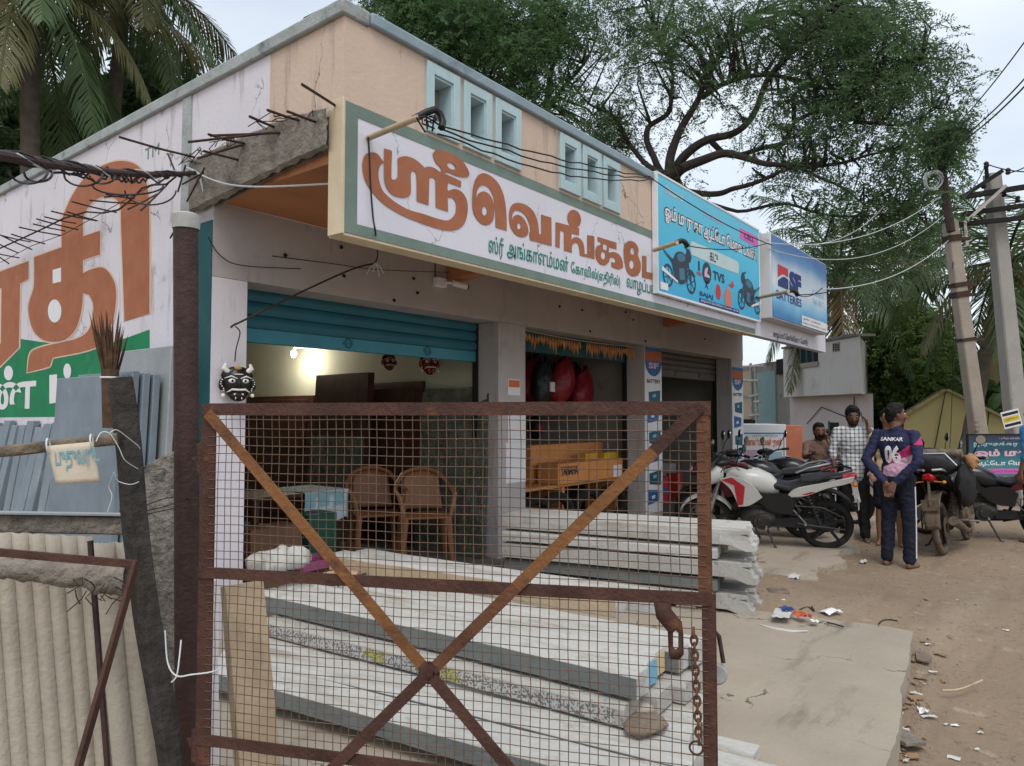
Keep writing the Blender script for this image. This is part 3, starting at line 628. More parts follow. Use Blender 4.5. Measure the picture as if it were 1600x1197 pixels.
paint(mb, PB2, [smooth_poly([(a, q0 + .03), (a + .03, q0), (b - .03, q0), (b, q0 + .03), (b, q1 - .03), (b - .03, q1), (a + .03, q1), (a, q1 - .03)], 3, 60)], .002); mb.build('blank_panel', M['palepanel'], ban)
mb = MB(); text_on(mb, PB2, 'கடு', bx0 + 1.2, bx0 + 1.42, 3.225, 3.315, .003, .01); mb.build('blank_panel_lettering', M['cabletext'], ban)
# printed motorcycles (flat print)
def printbike(ox, oz, s, flip):
    f = -1 if flip else 1
    def T(p): return [(ox + f * a * s, oz + b * s) for a, b in (p if f > 0 else p[::-1])]
    dk, gr = MB(), MB()
    paint(dk, PB2, [smooth_poly(T([(-.98, .92), (-.60, .78), (-.36, .72), (-.20, .90), (.12, .98), (.34, .93), (.44, 1.10), (.58, 1.10), (.70, .94), (.62, .80), (.48, .74), (.44, .50), (.30, .22), (-.15, .19), (-.34, .40), (-.45, .62), (-.78, .78)]), 3, 60)], .0030)
    for cx in (-.64, .66):
        paint(dk, PB2, [T(ring(cx, .28, .28, .28, 28)), T(ring(cx, .28, .215, .215, 28))], .0025)
        for k in range(6):
            an = k * PI / 3 + .4; d = Vector((math.cos(an), math.sin(an))); nrm = Vector((-d.y, d.x)) * .014; c = Vector((cx, .28))
            paint(dk, PB2, [T([tuple(c - nrm), tuple(c + d * .23 - nrm), tuple(c + d * .23 + nrm), tuple(c + nrm)])], .0020 + .0001 * k)
    paint(dk, PB2, [T([(.46, .90), (.70, .30), (.63, .27), (.40, .86)])], .0036); paint(dk, PB2, [T([(.30, 1.17), (.52, 1.10), (.50, 1.06), (.28, 1.12)])], .0036); paint(dk, PB2, [T([(-.66, .32), (-.10, .36), (-.10, .29), (-.66, .26)])], .0036); paint(dk, PB2, [smooth_poly(T([(.42, .56), (.66, .62), (.90, .50), (.92, .46), (.66, .57), (.44, .51)]), 3, 70)], .0041)
    dk.build('printed_motorcycle', M['darkprint'], ban)
    paint(gr, PB2, [smooth_poly(T([(-.16, .86), (.10, .94), (.32, .89), (.30, .80), (.05, .72), (-.12, .74)]), 3, 70)], .0046); paint(gr, PB2, [T([(-.05, .55), (.25, .58), (.28, .30), (-.02, .26)])], .0046); paint(gr, PB2, [T([(-.92, .90), (-.45, .74), (-.45, .70), (-.80, .79)])], .0046)
    gr.build('printed_motorcycle_panel', M['greyprint'], ban)
    m1 = MB(); paint(m1, PB2, [T([(-1.0, .36), (-.12, .17), (-.12, .22), (-.96, .46)])], .0051); m1.build('printed_exhaust', M['paper'], ban)
printbike(bx0 + .46, 2.80, .40, False); printbike(bx0 + 2.37, 2.80, .40, True)
mb = MB(); paint(mb, PB2, [ring(bx0 + 1.12, 3.075, .115, .115, 26)], .003); text_on(mb, PB2, 'TVS', bx0 + 1.28, bx0 + 1.60, 3.03, 3.13, .003, .03); mb.build('round_logo', M['darkprint'], ban)
mb = MB(); paint(mb, PB2, [smooth_poly([(bx0 + 1.05, 3.03), (bx0 + 1.19, 3.03), (bx0 + 1.19, 3.05), (bx0 + 1.12, 3.07), (bx0 + 1.15, 3.14), (bx0 + 1.07, 3.11)], 3, 80)], .004); mb.build('wing_logo', M['lilac'], ban)
mb = MB(); text_on(mb, PB2, 'BAJAJ', bx0 + .93, bx0 + 1.27, 2.80, 2.86, .003, .02); paint(mb, PB2, [[(bx0 + 1.05, 2.90), (bx0 + 1.10, 2.93), (bx0 + 1.16, 2.90), (bx0 + 1.12, 2.95), (bx0 + 1.16, 3.0), (bx0 + 1.10, 2.97), (bx0 + 1.05, 3.0), (bx0 + 1.09, 2.95)]], .003); mb.build('bajaj_lettering', M['navy'], ban)
mb = MB(); paint(mb, PB2, [ring(bx0 + 1.42, 2.915, .07, .085)], .003); text_on(mb, PB2, 'HERO', bx0 + .86, bx0 + 1.0, 3.02, 3.06, .003, .02); paint(mb, PB2, [[(bx0 + 1.70, 3.04), (bx0 + 1.78, 3.05), (bx0 + 1.84, 3.10), (bx0 + 1.88, 3.04), (bx0 + 1.82, 3.01)]], .003); mb.build('red_logo', M['redprint'], ban)
mb = MB(); paint(mb, PB2, [ring(bx0 + 1.70, 2.88, .115, .115)], .003); mb.build('round_red_badge', flat('pale_red_print', (.55, .20, .17)), ban)
mb = MB(); paint(mb, PB2, [[(bx0 + .90, 3.07), (bx0 + .94, 3.07), (bx0 + .94, 3.17), (bx0 + .90, 3.17)]], .003); mb.build('dark_mark', M['darkprint'], ban)
mb = MB(); rect(mb, PB2, bx0 + .92, bx0 + 2.02, 2.742, 2.80 - .012, .003); mb.build('address_panel', M['navy'], ban)
mb = MB(); text_on(mb, PB2, 'வாழப்பாடி மெயின்ரோடு, பேளூர் - 636 104', bx0 + .95, bx0 + 1.99, 2.748, 2.783, .0045, .01); mb.build('address_lettering', M['paper'], ban)
mb = MB(); rect(mb, PB2, bx0 + .04, bx0 + .20, 2.76, 2.83, .003); mb.build('white_label', M['paper'], ban)
# battery light box
M['sfblue'] = gradmat('printed_blue_glow', [(0, (.01, .08, .30)), (.20, (.02, .20, .48)), (.38, (.22, .52, .75)), (.55, (.62, .70, .76)), (.78, (.45, .55, .66)), (.90, (.10, .26, .50)), (1, (.05, .16, .38))], 'Z', -.02, 1.05, .3, .22)
sx0, sx1, sy_, sz0, sz1 = 8.96, 11.42, 2.97, 2.775, 3.84
box = thing('battery_sign_box', 'blue box sign reading SF BATTERIES on the fascia end', 'sign', (sx0, sy_, sz0))
MB().box(sx0, sx1, sy_, YS - .004, sz0, sz1).build('box_case', mat('white_acp_case', (.56, .57, .58), .5, .05, 3, .03, 30), box, bevel=.008)
PF = Plane((0, sy_, 0), (1, 0, 0), (0, 0, 1))
mb = MB(); mb.box(sx0 + .03, sx1 - .02, sy_ - .012, sy_ - .001, sz0 + .02, sz1 - .02); mb.build('face_print', M['sfblue'], box)
PF = Plane((0, sy_ - .012, 0), (1, 0, 0), (0, 0, 1))
def fh(x, y): return PF.hit(1000 + x / 3.99, 260 + y / 3.99)
mb = MB(); a, b = fh(928, 645), fh(1005, 790); text_on(mb, PF, 'SF', a[0], b[0], 3.20, 3.47, .003, .07)
a2, b2 = fh(850, 755), fh(1006, 840); text_on(mb, PF, 'BATTERIES', a2[0], b2[0], 3.035, 3.145, .003, .015)
e0, e1 = fh(857, 600)[0], fh(922, 640)[0]
paint(mb, PF, [smooth_poly([(e0, 3.20), (e1, 3.20), (e1, 3.335), (e0 + (e1 - e0) * .55, 3.345), (e0, 3.27)], 4, 60)], .003); mb.build('navy_logo', M['navy'], box)
mb = MB(); paint(mb, PF, [smooth_poly([(e0, 3.305), (e0 + (e1 - e0) * .5, 3.375), (e1, 3.365), (e1, 3.475), (e0, 3.475)], 4, 60)], .003); mb.build('red_logo', M['redprint'], box)
mb = MB()
for k, s in enumerate(('PLUG INTO', 'THE NEXT')): text_on(mb, PF, s, sx1 - .75, sx1 - .2, 3.28 - k * .13, 3.36 - k * .13, .003, 0)
mb.build('faint_lettering', flat('pale_cyan_print', (.30, .55, .72), .5), box)
mb = MB(); rect(mb, PF, sx0 + 1.18, sx1 - .03, sz0 + .025, sz0 + .16, .003); mb.build('address_strip', M['paper'], box)
mb = MB(); text_on(mb, PF, 'ஓம் முருகா ஆட்டோ மொபைல்ஸ்', sx0 + 1.25, sx1 - .4, sz0 + .095, sz0 + .14, .0045, 0); text_on(mb, PF, 'வாழப்பாடி மெயின்ரோடு, பேளூர்', sx0 + 1.22, sx1 - .1, sz0 + .045, sz0 + .08, .0045, 0); mb.build('address_lettering', M['cabletext'], box)
# battery posters up two pillars
M['battblue'] = flat('poster_blue_print', (.02, .12, .32), .5); M['battteal'] = flat('poster_teal_print', (.02, .10, .13), .5); M['battorange'] = flat('poster_orange_print', (.40, .10, .03), .5)
def battery_poster(x0, x1, z0, z1, label):
    t = thing('battery_poster', label, 'poster', (x0, YD, z0)); Pp = Plane((0, YD - .006, 0), (1, 0, 0), (0, 0, 1)); w = x1 - x0
    MB().box(x0, x1, YD - .006, YD - .001, z0, z1).build('sheet', M['paper'], t)
    m = MB(); rect(m, Pp, x0, x1, z1 - .18, z1, .001); m.build('orange_head', M['battorange'], t)
    m = MB(); rect(m, Pp, x0, x1, z1 - .05, z1, .002); paint(m, Pp, [[(x0 + w / 2 + w * .5 * math.cos(PI + PI * k / 14), z1 - .18 + .20 * math.sin(PI + PI * k / 14)) for k in range(15)]], .002); m.build('blue_badge', M['battblue'], t)
    m = MB(); text_on(m, Pp, 'SF', x0 + w * .2, x1 - w * .2, z1 - .28, z1 - .20, .0035, .04); m.build('badge_lettering', M['lilac'], t)
    m = MB(); text_on(m, Pp, 'BATTERY', x0 + w * .1, x1 - w * .08, z1 - .47, z1 - .42, .002, .03); m.build('poster_lettering', M['cabletext'], t)
    z = z1 - .56; k = 0
    while z > z0 + .28:
        m = MB(); h = .17; a, b = x0 + w * (.14 if k % 2 else .22), x1 - w * (.22 if k % 2 else .12); s = .03 * (1 if k % 2 else -1)
        paint(m, Pp, [[(a, z - h), (b, z - h + s), (b + .01, z), (a - .01, z + s)]], .002); m.build('battery_picture', (M['battteal'], M['battblue'])[k % 2] if k else M['battteal'], t)
        m = MB(); paint(m, Pp, [[(a + w * .2, z - h * .6), (b - w * .25, z - h * .55), (b - w * .25, z - h * .3), (a + w * .2, z - h * .35)]], .003); m.build('battery_label', M['paper'] if k % 2 else flat('pale_blue_print', (.2, .42, .6)), t)
        z -= .265; k += 1
battery_poster(8.45 + .01, 8.935, .30, 2.47, 'tall battery poster strip on the pillar nearer the gate')
battery_poster(11.44, 11.92, .30, 2.36, 'tall battery poster strip on the far end pillar behind the motorcycles')
t = thing('paper_notice', 'pale paper notices pasted on the pillar beside the shop opening', 'notice', (5.5, YD, 1))
PN = Plane((0, YD, 0), (1, 0, 0), (0, 0, 1))
for (u0, u1, v0, v1) in ((793, 823, 640, 690), (790, 822, 692, 752)):
    a, b = PN.hit(u0, v0), PN.hit(u1, v1); MB().box(a[0], min(b[0], 5.893), YD - .006, YD - .002, b[1], a[1]).build('sheet', M['paper'], t)
a, b = PN.hit(793, 592), PN.hit(812, 618)
tn = thing('orange_notice', 'small orange and white notice on the pillar', 'notice', (5.6, YD, 1.8))
MB().box(a[0], b[0], YD - .006, YD - .002, b[1], a[1]).build('sheet', M['paper'], tn)
mb = MB(); rect(mb, PN, a[0] + .01, b[0] - .01, (a[1] + b[1]) / 2, a[1] - .01, .008); mb.build('orange_print', flat('orange_print', (.6, .15, .05)), tn)
# conduit pipes out of the fascia with service cables
def conduit(base, end, hook, r, label, Yo):
    t = thing('service_conduit', label, 'conduit', base)
    MB().cyl(base, end, r, r, 10).build('pipe', M['pvc'], t)
    d = (Vector(end) - Vector(base)).normalized()
    pts = [Vector(end) - d * .03] + [Vector(h) for h in hook]
    MB().tube(pts, r * 1.15, 10).build('elbow_hose', M['black'], t); return t
b1 = onY(575, 216, YS); e1 = onY(652, 184, 2.72)
conduit(b1, e1, [onY(u, v, 2.70 - k * .012) for k, (u, v) in enumerate(((668, 175), (680, 171), (688, 178), (692, 190), (690, 200)))], .017, 'worn cable conduit sticking out of the fascia above the large first letter', 0)
b2_ = onY(1022, 391, YS - .07); e2 = onY(1058, 379, 2.75); conduit(b2_, e2, [onY(u, v, 2.73) for u, v in ((1065, 376), (1070, 378), (1074, 384))], .02, 'worn cable conduit crossing the edge of the blue banner', 0)
b3 = onY(1181, 466, YS - .01); e3 = onY(1232, 455, 2.62); conduit(b3, e3, [onY(u, v, 2.60) for u, v in ((1238, 454), (1243, 456), (1246, 461))], .022, 'worn cable conduit in front of the battery sign box', 0)
def cable(name, pts, r, m, label, cat='cable', group=None, n=6):
    mb = MB(); mb.tube(flow(pts), r, n); return tag(mb.build(name, m), label, cat, group)
cable('drop_cable', [onY(575, 214, YS - .02)] + [onY(u, v, YS - .02) for u, v in ((577, 240), (579, 290), (583, 340), (587, 366))] + [onY(590, 400, YD - .15), onY(585, 412, YD - .05)], .0055, M['cable'], 'black cable hanging down the left end of the fascia')
for k, (sg, lab) in enumerate(((.03, 'upper'), (.06, 'middle'), (.10, 'lowest'))):
    p, q = onY(690 - k * 3, 196 + k * 5, 2.66), onY(1016, 276 + k * 2, 2.9)
    cable('service_cable', wavy(sag(p, q, sg, 22), .008, k), .005, M['cable'], f'{lab} of three black service cables strung past the niche frames', 'cable', 'service cables along the parapet')
for (p, q, lab) in ((onY(1017, 278, 2.9), onY(1206, 383, 2.66), 'black cable across the top of the blue banner'), (onY(1074, 384, 2.73), onY(1200, 380, 2.6), 'thin cable from the banner conduit to the box sign'), (onY(1246, 461, 2.6), onY(1285, 450, 2.2), 'short cable hanging off the box sign conduit')):
    cable('service_cable', sag(p, q, .05), .005, M['cable'], lab)
mb = MB()
for k in range(9): a = onY(664 + rnd.uniform(-12, 14), 182 + rnd.uniform(-6, 8), 2.70); mb.tube([a, a + Vector((rnd.uniform(-.04, .06), -.02, rnd.uniform(-.05, .02))), a + Vector((rnd.uniform(.0, .1), .0, rnd.uniform(-.07, .0)))], .005, 5)
tag(mb.build('cable_knot', M['cable']), 'knotted black cable ends taped to the first conduit', 'cable knot')
# wall camera, white strings, thin rod
t = thing('wall_camera', 'small white security camera bracket on the wall above the shutter', 'camera', onY(685, 440, YD))
a = onY(676, 433, YD); b = onY(697, 452, YD)
MB().box(a.x, a.x + .13, YD - .055, YD - .001, b.z, a.z).build('junction_box', M['bluewhite'], t, bevel=.008)
c = Vector((a.x + .15, YD - .10, (a.z + b.z) / 2)); mb = MB(); mb.cyl(c, c + Vector((.13, -.05, -.02)), .028, .028, 14); o = mb.build('camera_body', M['bluewhite'], t); mb = MB(); mb.cyl(c + Vector((.13, -.05, -.02)), c + Vector((.145, -.056, -.022)), .024, .024, 14); mb.build('lens', M['black'], o)
mb = MB(); mb.tube([c + Vector((-.05, .04, 0)), c], .012, 8); mb.build('arm', M['bluewhite'], t)
cable('camera_cable', [onY(680, 403, YD - .005), onY(680, 433, YD - .01)], .004, M['cable'], 'short dark cable above the security camera')
rodpts = [onY(360, 512, YD - .1), onY(368, 506, YD - .12), onY(376, 503, YD - .14), onY(480, 452, YD - .12), onY(552, 420, YD - .1), onY(585, 412, YD - .08)]
cable('thin_rod', rodpts, .007, M['rebar'], 'bent thin rod tied across the shop opening above the mask', 'rod')
mb = MB()
for (du, dv) in ((-14, 18), (6, 22), (12, 16), (-4, 14)): mb.tube([onY(587, 411, YD - .1), onY(587 + du * .6, 411 + dv * .4, YD - .1), onY(587 + du, 411 + dv, YD - .1)], .005, 5)
tag(mb.build('white_string', M['string']), 'white plastic string tied at the upper end of the thin rod', 'string')
cable('wall_wire', [onY(425, 400, YD - .01), onY(520, 412, YD - .02), onY(600, 422, YD - .03), onY(760, 427, YD - .04)], .003, M['cable'], 'thin dark wire looping along the wall under the canopy')
cable('wall_wire', [onY(325, 370, YD - .01), onY(345, 400, YD - .02), onY(380, 415, YD - .03), onY(470, 420, YD - .02)], .0035, M['cable'], 'thin dark wire curving from the corner band under the canopy')
cable('wall_wire', [onY(368, 510, YD - .1), onY(375, 520, YD - .09), onY(369, 545, YD - .08), onY(367, 565, YD - .07)], .004, M['cable'], 'short black wire holding the mask on the pillar')
# ------------------------------------------------------------------ masks
M['maskblack'] = flat('glossy_black_paint', (.014, .012, .011), .3); M['maskred'] = flat('dark_red_paint', (.14, .012, .012), .35); M['maskwhite'] = flat('chalk_white_paint', (.72, .70, .66), .5)
M['maskgold'] = flat('ochre_gold_paint', (.38, .24, .06), .5)
def demon_mask(c, h, label, base, horns):
    t = thing('wall_mask', label, 'mask', c); t.rotation_euler = (0, 0, R(-20)); w = h * .40; y = -h * .16
    m = MB(); m.ell((0, 0, 0), w * .86, h * .2, h * .43, 20, 14); m.ell((0, -h * .17, -h * .02), h * .055, h * .09, h * .12, 10, 8); m.ell((0, -h * .05, -h * .30), w * .55, h * .15, h * .16, 14, 8); m.build('face', base, t, local=True)
    for s in (-1, 1):
        m = MB(); m.ell((s * w * .40, y, h * .07), h * .095, h * .05, h * .06, 12, 8); e = m.build('eye', M['maskwhite'], t, local=True)
        m = MB(); m.ell((s * w * .40, y - h * .04, h * .07), h * .034, h * .02, h * .036, 10, 6); m.build('pupil', M['maskblack'], e, local=True)
        m = MB(); m.tube([(s * w * .1, y - h * .02, h * .13), (s * w * .45, y - h * .02, h * .19), (s * w * .85, y + h * .05, h * .14)], [h * .012, h * .024, h * .008], 6); m.build('brow', M['maskwhite'], t, local=True)
        m = MB(); m.tube([(0, y - h * .05, -h * .16), (s * w * .4, y - h * .03, -h * .15), (s * w * .7, y + h * .04, -h * .22)], [h * .03, h * .03, h * .008], 6); m.build('moustache', M['maskwhite'], t, local=True)
        m = MB(); m.ell((s * w * .98, 0, -h * .02), h * .07, h * .05, h * .15, 10, 8); m.build('ear', base, t, local=True)
        m = MB()
        for k in range(6): m.ell((s * w * (.95 + .1 * math.sin(k)), -h * .06, h * .10 - k * h * .055), h * .018, h * .018, h * .018, 6, 4)
        m.ell((s * w * .9, -h * .08, -h * .30), h * .05, h * .02, h * .05, 10, 6); m.build('ear_ornament', M['maskwhite'], t, local=True)
        if horns:
            m = MB(); m.tube([(s * w * .55, 0, h * .30), (s * w * .85, -h * .03, h * .40), (s * w * .75, -h * .03, h * .52)], [h * .075, h * .07, h * .035], 10); hh = m.build('horn', M['maskwhite'], t, local=True)
        m = MB(); m.tube([(s * w * .16, y, -h * .33), (s * w * .2, y - h * .03, -h * .40)], [h * .02, h * .006], 6); m.build('tusk', M['maskwhite'], t, local=True)
    m = MB(); m.ell((0, -h * .10, h * .24), w * .45, h * .07, h * .035, 12, 6); m.build('forehead_mark', M['maskwhite'], t, local=True)
    m = MB(); m.box(-w * .3, w * .3, y - h * .02, y + .01, -h * .29, -h * .25); m.build('teeth', M['maskwhite'], t, local=True)
    if horns:
        m = MB(); m.ell((0, -.01, h * .40), h * .10, h * .07, h * .07, 10, 6); m.build('crown_knob', M['maskgold'], t, local=True)
    m = MB(); m.ell((0, h * .05, h * .22), w * 1.0, h * .17, h * .24, 16, 8); m.build('hair_band', M['maskblack'], t, local=True)
    return t
demon_mask(onY(371, 600, YD - .07), .255, 'black horned mask with white features hung on the left pillar', M['maskblack'], True)
demon_mask(onX(608, 566, 5.42), .20, 'smaller dark red mask hanging inside the shop', M['maskred'], False)
demon_mask(onX(671, 568, 5.42), .26, 'larger dark red mask hanging inside the shop', M['maskred'], False)
# ------------------------------------------------------------------ inside the first shop
t = thing('light_bulb', 'lit warm white bulb glowing on the shop back wall', 'lamp', onX(459, 553, 5.34))
c = onX(459, 553, 5.34)
mb = MB(); mb.ell(c, .036, .036, .044, 14, 10); mb.build('globe', emit('lit_bulb_glass', (1, .86, .62), 22), t)
mb = MB(); mb.cyl(c + Vector((.02, .0, .08)), c + Vector((0, .0, .035)), .02, .018, 10); mb.cyl(c + Vector((.02, .0, .08)), c + Vector((.238, .0, .09)), .012, .012, 8); mb.build('bulb_holder', M['bluewhite'], t)
pl = bpy.data.lights.new('bulb_light', 'POINT'); plo = bpy.data.objects.new('bulb_light', pl); COL.objects.link(plo); plo.location = c + Vector((-.06, -.05, -.06)); pl.energy = 16; pl.color = (1, .92, .76); pl.shadow_soft_size = .05
def leaning_x(u0, u1, vt, X, m, label, th=.05, lean=.10, wrap=None):
    """door leaning on the right room wall, face towards the room"""
    a, b = onX(u0, vt, X + lean), onX(u1, vt, X + lean); z1 = (a.z + b.z) / 2; ya, yb = max(a.y, b.y), min(a.y, b.y); t = thing('door_leaf', label, 'door', (X, yb, .2)); k = lean / (z1 - .2)
    F = [(0, 3, 2, 1), (4, 5, 6, 7), (0, 1, 5, 4), (1, 2, 6, 5), (2, 3, 7, 6), (3, 0, 4, 7)]
    S = lambda x0, x1, y0, y1, zz0, zz1: [(x + k * (z - .2), y, z) for x, y, z in ((x0, y0, zz0), (x1, y0, zz0), (x1, y1, zz0), (x0, y1, zz0), (x0, y0, zz1), (x1, y0, zz1), (x1, y1, zz1), (x0, y1, zz1))]
    MB().add(S(X, X + th, yb, ya, .2, z1), F).build('panel', m, t, bevel=.004)
    if wrap:
        w0, w1 = wrap; mb = MB(); mb.grid(lambda i, j: (X - .012 + k * (z1 - .2) * (w0 + (w1 - w0) * j) + .014 * noise.noise(Vector((i * 9, j * 14, u0))), yb - .01 + (ya - yb + .02) * i, .2 + (z1 - .2) * (w0 + (w1 - w0) * j) + .012 * noise.noise(Vector((i * 6, j, 2)))), 16, 30); mb.build('plastic_cover', M['plastic_wrap'], t)
    else:
        for q in range(2): zz = .35 + q * (z1 - .2) * .5; MB().add(S(X - .012, X - .001, yb + .1, ya - .1, zz, zz + (z1 - .2) * .38), F).build('raised_panel', m, t, bevel=.006)
leaning_x(386, 490, 619, 5.36, M['door'], 'brown door leaf standing deepest in the shop behind the draped table')
leaning_x(494, 576, 584, 5.20, M['door'], 'tallest door leaf in the shop, lower half covered in torn plastic', .09, .12, (.0, .62))
leaning_x(578, 660, 597, 5.40, M['door'], 'dark brown door leaf leaning between two plastic-wrapped doors')
leaning_x(663, 765, 606, 5.36, M['plastic_wrap'], 'door leaf fully wrapped in crinkled plastic beside the pillar', .05, .12, (.0, .98))
# table with cloth, cartons, tray, chairs
M['cloth'] = mat('white_blue_tablecloth', (.58, .66, .68), .9, .2, 14, .3, 30)
M['clothblue'] = mat('pale_blue_cloth', (.25, .50, .58), .9, .15, 10, .2, 30)
c0, c1 = onY(396, 770, 5.5), onY(538, 768, 5.5); zt = .88; tx0, tx1 = c0.x, c1.x
t = thing('display_table', 'dark table half covered by a white and blue cloth', 'table', (tx0, 5.5, .2))
MB().box(tx0, tx1, 5.5, 6.1, zt - .03, zt).build('tabletop', M['door'], t)
for x in (tx0 + .02, tx1 - .07):
    for y in (5.52, 6.03): MB().box(x, x + .05, y, y + .05, .2, zt - .03).build('leg', M['door'], t)
x0 = tx0 + (tx1 - tx0) * .52
mb = MB()
def clothf(i, j):
    s = j * 1.05; x = x0 + (tx1 + .03 - x0) * i
    if s < .6: return (x, 6.08 - s * 1.0 + .0, zt + .006)
    d = s - .6; return (x, 5.478 + .02 * math.sin(i * 19) * min(1, d * 6), zt + .004 - d * .55 - .05 * abs(math.sin(i * 7)) * (j > .98))
mb.grid(clothf, 30, 26); o = mb.build('table_cover', M['cloth']); tag(o, 'white and pale blue cloth draped over the table end', 'tablecloth')
mb = MB(); mb.grid(lambda i, j: (x0 + (tx1 - .02 - x0) * i, 5.473 - .003 + .02 * math.sin(i * 19) * j * .4, zt - .005 - j * .12), 20, 4); tag(mb.build('cloth_band', M['clothblue'], None), 'pale blue upper band of cloth across the table front', 'cloth')
def carton(name, x0, x1, y0, y1, z0, z1, m, label, cat='box', tape=True):
    t = thing(name, label, cat, ((x0 + x1) / 2, (y0 + y1) / 2, z0)); MB().box(x0, x1, y0, y1, z0, z1).build('carton_body', m, t, bevel=.006)
    for s in (0, 1):
        xa, xb = (x0, (x0 + x1) / 2 - .004) if s == 0 else ((x0 + x1) / 2 + .004, x1); MB().box(xa + .004, xb - .004, y0 + .004, y1 - .004, z1 + .001, z1 + .006).build('flap', m, t)
    if tape: MB().box(x0 + (x1 - x0) * .46, x0 + (x1 - x0) * .54, y0 - .003, y1, z1 + .007, z1 + .009).build('tape', M['pvc'], t)
    return t
M['browncard'] = mat('dull_brown_cardboard', (.20, .115, .07), .9, .12, 3, .1, 30); M['greencard'] = flat('dark_green_box', (.015, .09, .06), .5)
a, b = onY(392, 800, 5.2), onY(472, 790, 5.2); carton('cardboard_box', a.x, b.x, 5.2, 5.46, .205, .66, M['browncard'], 'brown cardboard box beside the green box under the table')
a, b = onY(476, 800, 5.25), onY(521, 790, 5.25); carton('green_box', a.x + .01, b.x, 5.2, 5.46, .205, .72, M['greencard'], 'dark green box in front of the cloth', tape=False)
a, b = onY(405, 860, 4.9), onY(468, 850, 4.9); carton('cardboard_box', a.x, b.x, 4.85, 5.15, .205, .33, M['browncard'], 'low flat cardboard box on the shop floor by the pink tray')
a, b = onY(474, 852, 4.9), onY(532, 848, 4.9)
t = thing('plastic_tray', 'pink plastic tray on the floor in front of the table', 'tray', (a.x, 4.9, .2)); mb = MB(); mb.box(a.x, b.x, 4.9, 5.2, .33, .345)
for p in ((a.x, a.x + .012, 4.9, 5.2), (b.x - .012, b.x, 4.9, 5.2), (a.x + .012, b.x - .012, 4.9, 4.912), (a.x + .012, b.x - .012, 5.188, 5.2)): mb.box(*p, .345, .40)
mb.build('tray_body', flat('pink_plastic', (.42, .10, .24), .4), t)
mb = MB(); mb.box(a.x + .05, b.x - .05, 4.95, 5.15, .2, .33); mb.build('tray_stand', M['browncard'], t)
M['chairbrown'] = flat('brown_chair_plastic', (.27, .115, .05), .35)
def make_chair(label):
    t = thing('plastic_chair', label, 'chair', (0, 0, 0), 0, 'brown plastic chairs in the first shop'); m = M['chairbrown']
    mb = MB(); mb.box(-.22, .22, -.22, .20, .41, .435); mb.build('seat', m, t, True, bevel=.01)
    mb = MB(); mb.grid(lambda i, j: ((i - .5) * (.40 - .06 * j), .20 + .10 * j - .07 * (1 - (2 * i - 1) ** 2) * -1 * .6, .46 + .36 * j * (1 - .12 * (2 * i - 1) ** 2)), 12, 8)
    o = mb.build('backrest', m, t, True); so = o.modifiers.new('t', 'SOLIDIFY'); so.thickness = .018
    for s in (-1, 1):
        for y in (-.2, .19):
            mb = MB(); mb.tube([(s * .20, y, .42), (s * .235, y * 1.18, 0)], [.032, .022], 8); mb.build('leg', m, t, True)
        mb = MB(); mb.tube([(s * .18, .29, .80), (s * .255, .20, .70), (s * .275, .0, .655), (s * .265, -.17, .64), (s * .24, -.22, .55), (s * .215, -.2, .42)], .021, 8); mb.build('armrest', m, t, True)
    mb = MB(); mb.tube([(-.18, .29, .80), (-.09, .33, .835), (0, .345, .845), (.09, .33, .835), (.18, .29, .80)], .02, 8); mb.build('top_rail', m, t, True)
    return t
ch = make_chair('brown plastic armchair nearer the draped table'); p = onY(588, 800, 5.45); ch.location = (p.x, 5.45, .2); ch.rotation_euler = (0, 0, R(-30))
p = onY(668, 800, 4.98); dup(ch, (p.x - .04, 4.98, .2), R(-38), 'brown plastic armchair nearer the pillar')
# ------------------------------------------------------------------ inside the parts shop
M['redbag'] = mat('glossy_red_wrap', (.24, .018, .028), .25, .3, 8, .6, 14); M['darkbag'] = mat('dark_plastic_parts', (.02, .022, .028), .3, .4, 10, .5, 20)
names_ = ['leftmost', 'second', 'third', 'fourth', 'fifth', 'sixth', 'seventh', 'eighth', 'ninth', 'rightmost']
for k in range(8):
    u = 832 + k * 15.5; v = 590 + (k % 3) * 6 + k * 1.5; red = k % 3 != 1; c = onY(u, v, 5.6 - (k % 2) * .25)
    t = thing('hanging_parts_bag', f'{names_[k] if k < 7 else "rightmost"} of the wrapped parts hanging in a row, ' + ('red plastic' if red else 'dark plastic'), 'parts bag', c, R(rnd.uniform(-20, 20)), 'wrapped parts hanging above the cartons')
    mb = MB(); rr = rnd.uniform(.19, .25)
    def bagf(i, j):
        z = .28 - .58 * j; w = rr * (math.sin(PI * min(1, .12 + j * .84)) ** .6) * (.75 + .35 * j); a = 2 * PI * i
        return (w * math.cos(a) * (1 + .25 * noise.noise(Vector((math.cos(a) * 1.5, j * 4, k * 3)))), .65 * w * math.sin(a), z + (.06 * math.cos(a)))
    mb.grid(bagf, 16, 10); mb.build('bag', M['redbag'] if red else M['darkbag'], t, True)
    MB().cyl((0, 0, .24), (.01, 0, .34), .006, .006, 6).build('hook', M['steel'], t, True)
    if k in (1, 4): mb = MB(); mb.box(-.08, .08, -.14, -.125, -.12, .0); mb.build('white_label', M['paper'], t, True)
